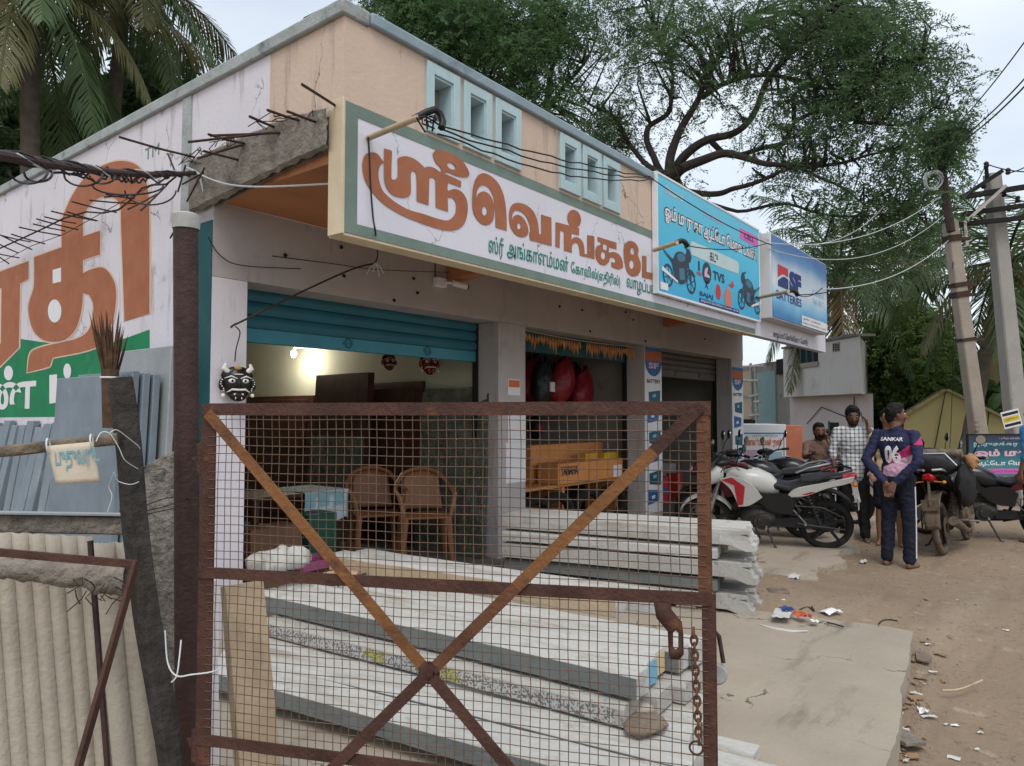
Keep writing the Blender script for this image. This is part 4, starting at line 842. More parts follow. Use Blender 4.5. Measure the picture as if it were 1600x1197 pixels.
for k in range(5):
    c = onY(842 + k * 17, 668 + (k % 2) * 10, 6.3); t = thing('dark_parts_bag', f'{names_[k] if k < 4 else "rightmost"} dark package in the shelf row above the cartons', 'parts bag', c, rnd.uniform(-1, 1), 'dark packages on the parts shelf')
    mb = MB(); mb.ell((0, 0, 0), .17, .12, .2, 12, 8); mb.v = [(x + .03 * noise.noise(Vector((x * 8, y * 8, z * 8 + k))), y, z) for x, y, z in mb.v]; mb.build('package', M['darkbag'], t, True)
    MB().box(-.06, .06, -.125, -.11, -.06, .04).build('label_card', M['palepanel'] if k % 2 else M['redprint'], t, True)
MB().box(5.9, 7.6, 6.1, 6.5, 1.15, 1.19).build('parts_shelf', M['door'], shop)
PC = None
def cart_px(u0, u1, vt, Y, z0, dy, m, name, label, cat='box', tape=True):
    a, b = onY(u0, vt, Y), onY(u1, vt, Y); return carton(name, a.x, b.x, Y, Y + dy, z0, a.z, m, label, cat, tape)
MB().box(5.93, 8.40, 4.80, 5.3, .74, .77).build('parts_counter', M['carton'], shop)
for x in (5.95, 7.1, 8.33): MB().box(x, x + .05, 4.82, 5.28, .2, .74).build('counter_leg', M['carton'], shop)
big = cart_px(872, 1002, 726, 4.76, .775, .30, M['carton'], 'parts_carton', 'long orange cardboard carton printed YAMAHA on the parts counter')
Pc = Plane((0, 4.757, 0), (1, 0, 0), (0, 0, 1)); mb = MB(); a, b = Pc.hit(876, 732), Pc.hit(903, 738); text_on(mb, Pc, 'YAMAHA', a[0], b[0], min(a[1], b[1]) - .02, max(a[1], b[1]) + .02, .003, .02); mb.build('carton_print', M['cabletext'], big)
for k, (u, v, w) in enumerate(((958, 727, 13), (991, 727, 10))):
    a, b = Pc.hit(u, v), Pc.hit(u + w, v + 17); MB().box(a[0], b[0], 4.752, 4.757, b[1], a[1]).build('paper_label', M['paper'], big)
cart_px(830, 942, 697, 5.12, .775, .18, M['carton'], 'parts_carton', 'plain orange carton standing behind the printed one')
cart_px(945, 972, 708, 4.86, big.children[0].dimensions.z * 0 + onY(960, 727, 4.76).z + .012, .12, flat('yellow_card', (.62, .40, .03), .5), 'yellow_box', 'wide yellow box on top of the printed carton', tape=False)
cart_px(915, 934, 709, 4.86, onY(960, 727, 4.76).z + .012, .12, flat('amber_card', (.58, .30, .03), .5), 'yellow_box', 'small amber box left of the wide yellow box', tape=False)
cart_px(974, 988, 699, 4.86, onY(960, 727, 4.76).z + .012, .12, flat('blue_card', (.05, .28, .50), .5), 'blue_box', 'blue and white box on the printed carton beside the yellow box', tape=False)
for k, u in enumerate((845, 880, 930, 965)):
    c = onY(u, 795, 4.62); t = thing('spare_tyre', f'{("first", "second", "third", "fourth")[k]} black tyre from the notice pillar under the parts counter', 'tyre', (c.x, 4.62 + .1, .2), 0, 'tyres under the parts counter')
    mb = MB(); mb.torus((0, 0, .26), (.3, 1, .1), .20, .055, 24, 10, sx=1.2); mb.build('tyre_ring', M['rubber'], t, True)
MB().box(5.92, 8.42, 5.35, 5.4, .2, .73).build('counter_back', M['blackrough'], shop)
# dried leaf garland across the parts shop opening
M['dryleaf'] = mat('dry_mango_leaf', (.40, .18, .06), .8, .4, 9, .1, 30)
t = thing('leaf_garland', 'dried mango leaf garland strung across the parts shop opening', 'garland', (7, YD, 2.48))
MB().tube(sag((5.9, YD + .1, 2.47), (8.44, YD + .1, 2.47), .03), .005, 5).build('string', M['pvc'], t)
for k in range(46):
    x = 5.93 + k * .054; 
    if noise.noise(Vector((x * 2.3, 0, 5))) < -.22: continue
    mb = MB(); l = rnd.uniform(.10, .2); a = rnd.uniform(-.5, .5); z = 2.47 - .03; w = .018
    mb.add([(x, YD + .095, z), (x + w, YD + .085, z - l * .4), (x + a * .05, YD + .095, z - l), (x - w, YD + .10, z - l * .45)], [(0, 1, 2, 3)]); mb.build('leaf', M['dryleaf'], t, smooth=False)
# goods in the end shop
for k, (u, v, Y, w, h, col, lab) in enumerate(((1040, 752, 5.2, .22, .40, (.50, .03, .04), 'red parts package standing inside the end shop'), (1063, 748, 5.2, .18, .42, (.55, .04, .05), 'taller red parts package beside the dark pillar'), (1052, 745, 5.5, .25, .55, (.60, .58, .55), 'white printed carton behind the red packages'))):
    p = onY(u, 790, Y); t = thing('goods_box', lab, 'box', (p.x, Y, .2)); MB().box(p.x - w / 2, p.x + w / 2, Y, Y + .2, .2, .2 + h).build('carton_body', flat('box_print', col, .5), t, bevel=.005)
    MB().box(p.x - w * .3, p.x + w * .3, Y - .004, Y - .001, .2 + h * .35, .2 + h * .6).build('printed_label', M['battblue'] if k != 1 else M['maskgold'], t)
    MB().box(p.x - w * .5 + .004, p.x + w * .5 - .004, Y + .004, Y + .196, .2 + h + .001, .2 + h + .007).build('lid', flat('box_lid', tuple(c * .8 for c in col), .5), t)
# ------------------------------------------------------------------ the mesh gate and its posts
gL, gR = atd(320, 640, 2.15), atd(1106, 640, 1.795)
gd = Vector((gR.x - gL.x, gR.y - gL.y, 0)).normalized()
PG = Plane((gL.x, gL.y, 0), gd, (0, 0, 1)); gn = PG.n
gate = thing('mesh_gate', 'rusty iron gate of welded wire mesh with crossed flat bars', 'gate', (gL.x, gL.y, .15))
GW = PG.hit(1108, 640)[0]; z0g, z1g = .15, 1.612
def gp(a, z, off=0): return PG.to3(a, z, off)
def gbar(name, a, za, b, zb, w, th, m, off=0): mb = MB(); mb.bar(gp(a, za, off), gp(b, zb, off), th, w, Vector((0, 0, 1)) if abs(zb - za) < abs(b - a) * 3 else gd); return mb.build(name, m, gate, bevel=.0012)
aL = PG.hit(313, 800)[0]; wS = .044
mb = MB(); mb.bar(gp(aL + .024, z0g), gp(aL + .024, z1g - .002), .048, .006, gn); mb.bar(gp(aL + .003, z0g, -.02), gp(aL + .003, z1g - .002, -.02), .006, .04, gn); mb.build('hinge_stile', M['rust'], gate)
zj = PG.hit(1100, 928)[1]
for za, zb, m, o_ in ((zj + .001, z1g - .002, 'rustorange', -.004), (z0g, zj, 'rust', .004)):
    mb = MB(); mb.bar(gp(GW - .012 + o_, za), gp(GW - .012 + o_, zb), .030, .006, gn); mb.bar(gp(GW + .004 + o_, za, -.02), gp(GW + .004 + o_, zb, -.02), .006, .04, gn); mb.build('latch_stile', M[m], gate)
mb = MB(); mb.bar(gp(aL, z1g - .016, .002), gp(GW + .004, z1g - .016, .002), .005, .034); mb.bar(gp(aL, z1g, -.018), gp(GW + .004, z1g, -.018), .042, .005); mb.build('top_rail', M['rust'], gate)
zm = PG.hit(700, 908)[1]
mb = MB(); mb.bar(gp(aL, PG.hit(330, 895)[1], .004), gp(GW, PG.hit(1095, 935)[1], .004), .006, .031); mb.build('middle_rail', M['rust'], gate)
mb = MB(); zb = PG.hit(320, 1155)[1]; mb.bar(gp(aL, zb, .004), gp(GW, zb - .005, .004), .006, .031); mb.build('lower_rail', M['rust'], gate)
mb = MB(); mb.bar(gp(aL, z0g + .016, .002), gp(GW, z0g + .016, .002), .006, .034); mb.build('bottom_rail', M['rust'], gate)
cx, cz = PG.hit(672, 1050)
d1, d2 = PG.hit(328, 645), PG.hit(1094, 634)
def dg(P, t0, t1, m, off): 
    a = Vector(P) * (1 - t0) + Vector((cx, cz)) * t0; b = Vector(P) * (1 - t1) + Vector((cx, cz)) * t1
    mb = MB(); mb.bar(gp(a.x, a.y, off), gp(b.x, b.y, off), .031, .006, gn); mb.build('diagonal_bar', m, gate)
dg(d1, 0, .97, M['ochre'], .011); dg(d2, 0, .16, M['rust'], .011); dg(d2, .16, .66, M['ochre'], .011); dg(d2, .66, .97, M['rustorange'], .011)
dg((2 * cx - d1[0], 2 * cz - d1[1]), .0, 1.03, M['rust'], .011); dg((2 * cx - d2[0], 2 * cz - d2[1]), .0, 1.03, M['rust'], .011)
mb = MB(); mb.cyl(gp(cx, cz, .004), gp(cx, cz, .0085), .03, .03, 20); mb.build('centre_disc', M['pipe'], gate)
# mesh wires, one object each, shared mesh data
pitch = .0254
a0, a1 = aL + .03, GW - .01
vm = MB(); k = 14; vm.tube([gd * (.0012 * math.sin(i * 2.1)) + gn * (.0011 * (-1) ** i) + Vector((0, 0, (z1g - .02 - z0g - .02) * i / k)) for i in range(k + 1)], .0012, 5); vme = None
nv = int((a1 - a0) / pitch)
for i in range(1, nv):
    a = a0 + i * pitch + rnd.uniform(-.0018, .0018); p = gp(a, z0g + .02, .001) - gate.location
    if vme is None: o = vm.build('mesh_wire', M['wire'], gate, True); vme = o.data
    else: o = mesh_obj('mesh_wire', vme, gate)
    o.location = p; o.rotation_euler = (0, rnd.uniform(-.0022, .0022), 0)
hm = MB(); hm.tube([gd * ((a1 - a0) * i / k) + gn * (.0011 * (-1) ** i) + Vector((0, 0, .0012 * math.sin(i * 1.7))) for i in range(k + 1)], .0012, 5); hme = None
for i in range(1, int((z1g - z0g - .03) / pitch)):
    p = gp(a0, z0g + .02 + i * pitch + rnd.uniform(-.0018, .0018), .0035) - gate.location
    if hme is None: o = hm.build('mesh_wire', M['wire'], gate, True); hme = o.data
    else: o = mesh_obj('mesh_wire', hme, gate)
    o.location = p; o.rotation_euler = (0, rnd.uniform(-.0016, .0016) , 0)
# latch strap, chain, ring, handle disc
strap = [PG.hit(*p) for p in ((1021.7, 939), (1047, 940), (1049, 950), (1065.6, 970), (1068, 989), (1068.5, 1020), (1061, 1028), (1049, 1027), (1045, 1020), (1043.6, 984), (1026, 963))]
hole = [PG.hit(*p) for p in ((1052, 986), (1056, 982), (1060, 986), (1060, 1009), (1056, 1013), (1052, 1009))]
mb = MB(); pl_ = [strap, hole]; paint(mb, PG, pl_, .016); o = mb.build('latch_strap', M['rust'], gate); sm = o.modifiers.new('t', 'SOLIDIFY'); sm.thickness = .006
ch = PG.hit(1084, 985), PG.hit(1092, 1150)
for i in range(15):
    t = i / 14; a = ch[0][0] * (1 - t) + ch[1][0] * t; z = ch[0][1] * (1 - t) + ch[1][1] * t
    mb = MB(); ax = gn if i % 2 else (gd + gn * .25)
    pts = [gp(a, z, .02)]; L_, W_ = .0125, .0075; c = gp(a, z, .020); sd_ = Vector(gd) if i % 2 else Vector(gn)
    mb.tube([c + sd_ * (W_ * math.cos(q)) + Vector((0, 0, L_ * math.sin(q))) for q in [2 * PI * j / 12 for j in range(12)]], .0033, 6, closed=True); mb.build('chain_link', M['rustorange'], gate)
rc = PG.hit(1088, 1163); mb = MB(); mb.torus(gp(rc[0], rc[1], .02), gn, .0155, .0026, 26, 8); mb.build('chain_ring', M['rust'], gate)
hc = PG.hit(1120, 1060); c = gp(hc[0], hc[1], -.03)
mb = MB(); mb.lathe([(0.0, .004), (.022, .004), (.027, .0), (.027, -.008), (.0, -.008)], c, gn, 28); mb.build('round_knob', mat('scuffed_grey_cap', (.36, .36, .36), .6, .2, 12, .2, 60), gate)
mb = MB(); mb.tube([gp(*PG.hit(1108, 990), -.03), gp(*PG.hit(1116, 991), -.03), gp(*PG.hit(1124, 1000), -.03), gp(*PG.hit(1131, 1042), -.03)], .0055, 8); mb.build('hook_handle', M['pipe'], gate)
for z in (1.45, .62):
    mb = MB(); p = gp(aL - .005, z, -.005); mb.cyl(p - Vector((0, 0, .045)), p + Vector((0, 0, .045)), .012, .012, 10); mb.bar(p, gp(aL - .045, z, -.04), .03, .008); mb.build('hinge', M['rust'], gate)
def px_cyl(name, u0, v0, u1, D, r, m, label, cat, n=16, z1=0):
    p = atd(u0, v0, D); q = onZ(u1, 1500, 0); d = ray(u1, 1197); q = CL + d * D; q = p + (q - p) * ((z1 - p.z) / (q.z - p.z)); t = thing(name, label, cat, (q.x, q.y, 0)); MB().cyl(q, p, r, r, n).build('shaft', m, t); return t, p, q
gp_t, pt, pb = px_cyl('gate_post', 290, 336, 293, 2.33, .0375, M['pipe'], 'dark rusty steel pipe post carrying the gate, white cap', 'post')
ax = (pt - pb).normalized()
mb = MB(); mb.lathe([(.041, -.045), (.043, -.02), (.043, .0), (.03, .006), (.0, .008)], pt, ax, 18)
mb.v = [(x + .003 * noise.noise(Vector((x * 60, y * 60, z * 60))), y, z) for x, y, z in mb.v]; mb.build('post_cap', mat('dirty_white_cap', (.40, .40, .38), .7, .12, 20, .2, 50), gp_t)
# rough granite post
p = atd(258, 716, 2.52); q = atd(262, 1197, 2.52); q = p + (q - p) * (p.z / (p.z - q.z)) if p.z > q.z else q
t = thing('granite_post', 'rough split granite post between the timber post and the steel pipe', 'post', (p.x, p.y, 0))
mb = MB(); nS = 44; prof = [(-.055, -.05), (.0, -.058), (.055, -.05), (.06, 0), (.055, .05), (0, .056), (-.055, .05), (-.06, 0)]; fwd = Vector((CM @ Vector((0, 0, -1)))); fwd.z = 0; fwd.normalize(); rgt = Vector((fwd.y, -fwd.x, 0))
rings = []
for i in range(nS + 1):
    z = p.z * i / nS; c = Vector((p.x, p.y, 0)) + (Vector((q.x, q.y, 0)) - Vector((p.x, p.y, 0))) * (1 - i / nS)
    rg = []
    for k in range(40):
        f = k / 40 * 8; j = int(f); fr = f - j; a = Vector(prof[j]).lerp(Vector(prof[(j + 1) % 8]), fr)
        nn = 1 + .22 * noise.noise(Vector((a.x * 30, a.y * 30, z * 12))) + .10 * noise.noise(Vector((a.x * 90, a.y * 90, z * 50)))
        zz = z + (.03 * (a.x / .055) if i == nS else 0)
        rg.append(c + rgt * (a.x * nn) + fwd * (a.y * nn) + Vector((0, 0, zz)))
    rings.append(rg)
mb.loft(rings); mb.build('shaft', M['granite'], t, ang=60)
# leaning timber post, rail, hanging sign
def wood(name, p, q, w0, w1, m, label, seed):
    t = thing(name, label, 'post' if 'post' in name else 'rail', (q.x, q.y, min(q.z, p.z) if 'rail' in name else 0)); mb = MB(); d = (q - p); a, b = frame_from(d); rings = []
    for i in range(31):
        c = p + d * (i / 30); w = w0 + (w1 - w0) * i / 30; rg = []
        for k in range(20):
            an = 2 * PI * k / 20; sq = 1 / max(abs(math.cos(an)), abs(math.sin(an))); rr = w * min(sq, 1.22) * (1 + .12 * noise.noise(Vector((math.cos(an) * 2, math.sin(an) * 2, i * .25 + seed))))
            rg.append(c + a * rr * math.cos(an) + b * rr * math.sin(an) + a * .008 * math.sin(i * .35 + seed))
        rings.append(rg)
    mb.loft(rings); mb.build('timber', m, t, ang=50); return t
p = atd(184, 592, 2.22); q = atd(264, 1197, 2.12); q = p + (q - p) * (p.z / (p.z - q.z))
wood('timber_post', p, q, .030, .031, M['oldwood'], 'dark weathered timber post leaning against the granite post', 1)
ra, rb = atd(-60, 712, 2.0), atd(184, 686, 2.16)
wood('timber_rail', ra, rb, .015, .017, M['greywood'], 'weathered grey branch rail tied to the leaning timber post', 4)
PSg = None
A = [atd(74, 697, 2.02), atd(146, 690, 2.06), atd(156, 753, 2.06), atd(89, 757, 2.02)]
t = thing('hanging_sign', 'faded cream board with blue hand-painted letters hung on the branch rail', 'sign', A[0])
nrm = (A[1] - A[0]).cross(A[3] - A[0]).normalized(); nrm = nrm if nrm.dot(-A[0] + CL) > 0 else -nrm
mb = MB(); mb.grid(lambda i, j: (A[0].lerp(A[1], i)).lerp(A[3].lerp(A[2], i), j) + nrm * (.004 * math.sin(i * 5) * j), 10, 8); o = mb.build('board', mat('stained_cream_board', (.55, .48, .38), .85, .1, 5, .15, 30, dirt=(.36, .2, .11), damt=.45, dscale=7), t); sm = o.modifiers.new('t', 'SOLIDIFY'); sm.thickness = .006
ux = (A[1] - A[0]).normalized(); uy = nrm.cross(ux); PSg = Plane(A[3], ux, uy); wS_ = (A[1] - A[0]).length
mb = MB(); hS = (A[0] - A[3]).length; text_on(mb, PSg, 'புதுவருட', .002, wS_ * .98, hS * .30, hS * .82, .009, .02); mb.build('painted_lettering', flat('faded_blue_lettering', (.16, .34, .42), .8), t)
mb = MB()
for c in (A[0] + (A[1] - A[0]) * .02, A[1] - (A[1] - A[0]) * .04): mb.torus(c + Vector((0, 0, .0)), (A[1] - A[0]), .021, .0022, 14, 5)
mb.build('tie_string', M['string'], t)
for k, (pts, lab) in enumerate((([(172, 676, 2.08), (183, 672, 2.1), (205, 688, 2.16), (218, 700, 2.2), (216, 712, 2.2)], 'white string looped round the timber post at the rail'), ([(180, 742, 2.1), (185, 752, 2.12), (205, 757, 2.14), (222, 750, 2.2)], 'white string tied round the timber post below the rail'), ([(178, 738, 2.1), (170, 760, 2.12), (175, 775, 2.12), (168, 800, 2.12)], 'pale frayed string end dangling from the timber post'), ([(150, 690, 2.05), (158, 676, 2.07), (172, 678, 2.08), (186, 700, 2.1), (196, 720, 2.12), (220, 735, 2.2)], 'thin blue white string crossing the timber post'), ([(258, 985, 2.1), (262, 1035, 2.09), (276, 1056, 2.07), (300, 1054, 2.08), (330, 1050, 2.1), (345, 1043, 2.12)], 'white plastic strap tying the gate to the timber post'), ([(283, 1000, 2.1), (280, 1030, 2.08), (276, 1056, 2.07), (268, 1066, 2.07)], 'upright end of the white plastic strap at the steel pipe'))):
    cable('tie_string', [atd(u, v, d) for u, v, d in pts], (.0022 if k > 3 else .0013), M['string'], lab, 'string')
for k, (pts, lab) in enumerate((([(222, 792, 2.2), (262, 778, 2.38), (310, 778, 2.22)], 'upper'), ([(220, 800, 2.2), (262, 790, 2.38), (312, 770, 2.22)], 'middle'), ([(222, 806, 2.2), (255, 798, 2.38), (308, 788, 2.22)], 'lowest'))):
    cable('binding_wire', [atd(u, v, d) for u, v, d in pts], .0016, M['rebar'], f'{lab} of the thin wires binding granite post to steel pipe', 'wire')
# concrete rail, corrugated sheets, rusty frame
t = thing('concrete_rail', 'grey precast concrete rail above the corrugated sheets', 'rail', atd(0, 815, 2.5))
a, b = atd(-120, 812, 2.36), atd(197, 820, 2.62); mb = MB(); mb.bar(a, b, .09, .062); mb.build('beam', M['concrete'], t, bevel=.006)
a2_, b2_2 = atd(-120, 799, 2.33), atd(195, 804, 2.59); mb = MB(); mb.bar(a2_, b2_2, .05, .006); mb.build('pale_top_edge', M['slate_edge'], t)
def corrugated(name, ua, ub, Da, Db, vt0, vt1, n, amp, label, vb0=1330, vb1=1330, lean=.0):
    t = thing(name, label, 'sheet', atd(ua, 1100, Da)); mb = MB()
    tl, tr = atd(ua, vt0, Da), atd(ub, vt1, Db); bl = atd(ua + lean, vb0, Da), ; br = atd(ub + lean * 1.2, vb1, Db); bl = bl[0]
    nn = (tr - tl).cross(Vector((0, 0, 1))).normalized(); nn = nn if nn.dot(CL - tl) > 0 else -nn
    def f(i, j):
        ph = (i * n) % 1.0; w = amp * (1 - (2 * ph - 1) ** 2) ** .7 if ph < .999 else 0
        w = amp * math.sin(PI * min(1, ph * 1.12)) if ph < .893 else -amp * .35
        return tl.lerp(tr, i).lerp(bl.lerp(br, i), j) + nn * (w + .004 * noise.noise(Vector((i * 4, j * 4, ua)))) + Vector((0, 0, .005 * noise.noise(Vector((i * 20, 1, 1))) * (j == 0)))
    mb.grid(f, n * 12, 14); o = mb.build('sheet', M['asbestos'], t, ang=70); sm = o.modifiers.new('t', 'SOLIDIFY'); sm.thickness = .007; return t
corrugated('corrugated_sheet', -90, 146, 2.15, 2.34, 826, 838, 9, .014, 'wide fibre cement corrugated sheet with brown damp stain at its foot', lean=34)
corrugated('corrugated_sheet', 146, 214, 2.28, 2.36, 848, 846, 2, .018, 'narrow fibre cement corrugated sheet beside the timber post', lean=44)
t = thing('rusty_frame', 'broken rusty angle iron frame leaning over the corrugated sheets', 'frame', atd(100, 1100, 1.9))
mb = MB(); mb.bar(atd(-60, 858, 1.9), atd(214, 882, 1.95), .012, .020); mb.build('top_bar', M['rust'], t)
mb = MB(); mb.bar(atd(213, 878, 1.95), atd(118, 1215, 1.75), .026, .010, rgt); mb.build('slanting_bar', M['rust'], t)
mb = MB(); mb.bar(atd(141, 845, 2.16), atd(170, 1225, 2.1), .012, .012, rgt); mb.build('upright_bar', M['pipe'], t)
t = thing('concrete_lump_rail', 'ragged strip of old mortar with roots under the rusty bar', 'mortar strip', atd(60, 900, 2.0))
mb = MB()
def lump(i, j):
    u = -60 + 258 * i; vt, vb = 872 + 10 * i, 893 + 38 * i + 8 * noise.noise(Vector((i * 14, 0, 0))) ; an = 2 * PI * j
    c = atd(u, (vt + vb) / 2, 2.02 + .05 * i); h = (vb - vt) / 2 * 2.02 / FPX
    rr = 1 + .35 * noise.noise(Vector((i * 22, math.cos(an) * 1.4, math.sin(an) * 1.4)))
    return c + Vector((0, 0, h * rr * math.sin(an))) - fwd * (.022 * rr * math.cos(an))
mb.grid(lump, 60, 14); mb.build('mortar', M['concrete'], t, ang=60)
mb = MB()
for k in range(16):
    a = atd(rnd.uniform(110, 200), rnd.uniform(900, 932), 2.0); mb.tube([a, a + Vector((rnd.uniform(-.03, .03), 0, -.02)), a + Vector((rnd.uniform(-.05, .05), 0, rnd.uniform(-.06, -.01)))], .0016, 4)
tag(mb.build('root_hairs', M['rebar'], t), kind='stuff')
# white board and plank leaning behind the gate
def lean_board(name, quad, th, m, label, cat):
    t = thing(name, label, cat, (quad[2].x, quad[2].y, 0)); n_ = (quad[1] - quad[0]).cross(quad[3] - quad[0]).normalized(); n_ = n_ if n_.dot(CL - quad[0]) < 0 else -n_
    mb = MB(); mb.add([*quad, *[q + n_ * th for q in quad]], [(0, 1, 2, 3), (7, 6, 5, 4), (0, 4, 5, 1), (1, 5, 6, 2), (2, 6, 7, 3), (3, 7, 4, 0)]); mb.build('board', m, t, bevel=.003); return t
lean_board('white_board', [atd(296, 914, 2.42), atd(341, 905, 2.46), atd(343, 1330, 2.42), atd(302, 1330, 2.4)], .012, M['bluewhite'], 'white plastic board standing behind the hinge side of the gate', 'board')
lean_board('timber_plank', [atd(352, 915, 2.62), atd(412, 906, 2.72), atd(452, 1330, 2.48), atd(385, 1330, 2.42)], .05, M['plank'], 'pale timber plank leaning behind the mesh of the gate', 'plank')
# stone slabs and boards leaning on the side wall
for k in range(12):
    y = 6.12 + k * .19; w = .15; h = 1.50 + .03 * math.sin(k * 2.3); tilt = .16 + .03 * math.sin(k * 1.7)
    t = thing('stone_strip', f'{("nearest", "second", "third", "fourth", "fifth", "sixth", "seventh", "eighth", "ninth", "tenth", "eleventh", "farthest")[k]} upright blue grey stone strip in the row, counted from the big slabs', 'stone slab', (XL - .2, y, 0), 0, 'stone strips leaning on the side wall')
    mb = MB(); x1 = XL - .012; lo = h * tilt
    mb.add([(x1 - lo - .05, y, 0), (x1 - lo, y, 0), (x1 - lo, y + w, 0), (x1 - lo - .05, y + w, 0), (x1 - .05, y + .02 * math.sin(k), h), (x1, y + .02 * math.sin(k), h), (x1, y + w, h), (x1 - .05, y + w, h)], [(0, 3, 2, 1), (4, 5, 6, 7), (0, 1, 5, 4), (1, 2, 6, 5), (2, 3, 7, 6), (3, 0, 4, 7)]); mb.build('slab', M['slate'], t, bevel=.004)
for k, (x, yn, yf, h, m, lab) in enumerate(((2.05, 4.74, 5.75, 1.84, M['slate'], 'outermost large blue grey slab behind the timber post'), (2.11, 4.72, 5.55, 1.86, M['slate'], 'second large slab counted outward from the grey board stack front'), (2.17, 4.70, 5.5, 1.85, M['slate'], 'third large slab in the stack behind the timber post'), (2.23, 4.69, 5.5, 1.845, M['slate'], 'fourth large slab, next to the tall grey board'), (2.31, 4.63, 5.6, 2.03, M['slate_edge'], 'tall grey board at the wall side of the slab stack'))):
    t = thing('stone_slab' if k < 4 else 'grey_board', lab, 'stone slab' if k < 4 else 'board', (x, yn, 0)); mb = MB(); mb.box(x, x + .045, yn, yf, 0, h)
    mb.v = [(a + (b_ * .0) + (.07 * c / h - .05) * (1 if True else 0), b_, c) for a, b_, c in mb.v]; mb.build('slab', m, t, bevel=.006)
# palm-leaf broom bundle
c = atd(172, 585, 4.35); t = thing('broom', 'bundle of dry palm ribs standing upside down beside the slabs', 'broom', c)
M['drystem'] = mat('dry_palm_rib', (.09, .05, .03), .85, .45, 20, .2, 50)
for k in range(42):
    r1, a1_ = rnd.random() ** .6, rnd.random() * 2 * PI; b = c + (rgt * math.cos(a1_) + fwd * math.sin(a1_)) * .04 * r1; L_ = rnd.uniform(.24, .40); d = Vector((0, 0, 1)) + (rgt * math.cos(a1_) + fwd * math.sin(a1_)) * (.26 * r1) + rgt * -.02
    e = b + d * L_; w = rgt * .008; mb = MB(); mb.add([b - w, b + w, b + d * L_ * .5 + w * 1.1, e, b + d * L_ * .5 - w * 1.1, b + fwd * .006, b + d * L_ * .5 + fwd * .006], [(0, 1, 2, 3, 4), (5, 6, 3, 2, 1), (5, 0, 4, 3, 6)]); mb.build('palm_rib', M['drystem'], t, smooth=False)
MB().cyl(c + Vector((0, 0, -.32)), c + Vector((0, 0, .03)), .035, .05, 10).build('bound_handle', M['drystem'], t)
mb = MB(); mb.torus(c + Vector((0, 0, -.02)), (0, 0, 1), .05, .006, 16, 6); mb.build('binding', M['string'], t)
# overhead pipe with tangled wires, and the bar mat along the side wall
P0, P1 = atd(-60, 232, 1.9), onX(304, 270, XL - .12)
t = thing('service_pipe', 'long dark pipe wrapped in cables running to the broken canopy corner', 'pipe', P0)
pp = [P0.lerp(P1, i / 12) - Vector((0, 0, .035 * math.sin(PI * i / 12))) for i in range(13)]; MB().tube(pp, [.014 + .003 * (1 - i / 12) for i in range(13)], 9).build('pipe', M['pipe'], t)
for k in range(5):
    mb = MB(); f0, f1 = rnd.uniform(0, .25), rnd.uniform(.75, 1); ps = []
    for i in range(30):
        q = f0 + (f1 - f0) * i / 29; b = P0.lerp(P1, q) - Vector((0, 0, .035 * math.sin(PI * q))); an = q * 26 + k * 1.3; ps.append(b + Vector((0, .02 * math.cos(an), .02 * math.sin(an))) - Vector((0, 0, rnd.uniform(0, .05) * math.sin(PI * i / 29) * (k > 1))))
    mb.tube(ps, .0045, 5); mb.build('wrapped_cable', M['palecable'] if k == 0 else M['cable'], t)
for k, (u, v, w, h, D) in enumerate(((60, 262, 22, 14, 2.3), (130, 262, 30, 18, 2.7), (45, 255, 30, 20, 2.2), (200, 282, 55, 14, 3.2), (235, 285, 40, 22, 3.5), (160, 268, 20, 12, 3.0))):
    mb = MB(); mb.tube([atd(u + w * math.cos(q), v + h * (.6 - math.sin(q)), D + .1 * math.sin(q * 2)) for q in [PI + PI * i / 12 for i in range(13)]], .004, 5); tag(mb.build('cable_loop', M['cable'], t), None)
cable('pale_cable', [onX(292, 262, XL - .05), onX(308, 270, XL - .06), onX(316, 290, XL - .05), onX(319, 316, XL - .03)], .008, M['palecable'], 'pale cable end drooping over the broken canopy corner')
cable('pale_cable', [onX(292, 262, XL - .06), onX(340, 284, XL - .08), onX(400, 292, XL - .04), onY(520, 287, YS + .2)], .006, M['palecable'], 'pale cable slung along the canopy soffit edge')
for k, (a, b) in enumerate((((290, 258), (278, 300)), ((320, 262), (292, 315)), ((262, 240), (275, 272)), ((285, 288), (318, 270)), ((278, 352), (266, 372)))):
    mb = MB(); mb.tube([onX(*a, XL - .15), onX(*b, XL - .14)], .006, 5); mb.build('rebar', M['rebar'], shop)
mat_t = thing('rebar_mat', 'sagging mat of rusty reinforcing bars along the painted side wall', 'rebar mat', onX(150, 345, XL - .3))
lb = [(-30, 396), (0, 388), (40, 370), (70, 356), (100, 341), (135, 331), (160, 333), (185, 328), (205, 312), (222, 294), (238, 289), (260, 288), (275, 276)]
mb = MB(); mb.tube([onX(u, v, XL - .25) for u, v in lb], .0065, 6); mb.build('long_bar', M['rebar'], mat_t)
lb2 = [(-30, 425), (5, 408), (50, 384), (100, 366), (150, 338), (200, 310), (245, 286), (270, 272)]
mb = MB(); mb.tube([onX(u, v, XL - .06) for u, v in lb2], .003, 5); mb.build('thin_bar', M['rebar'], mat_t)
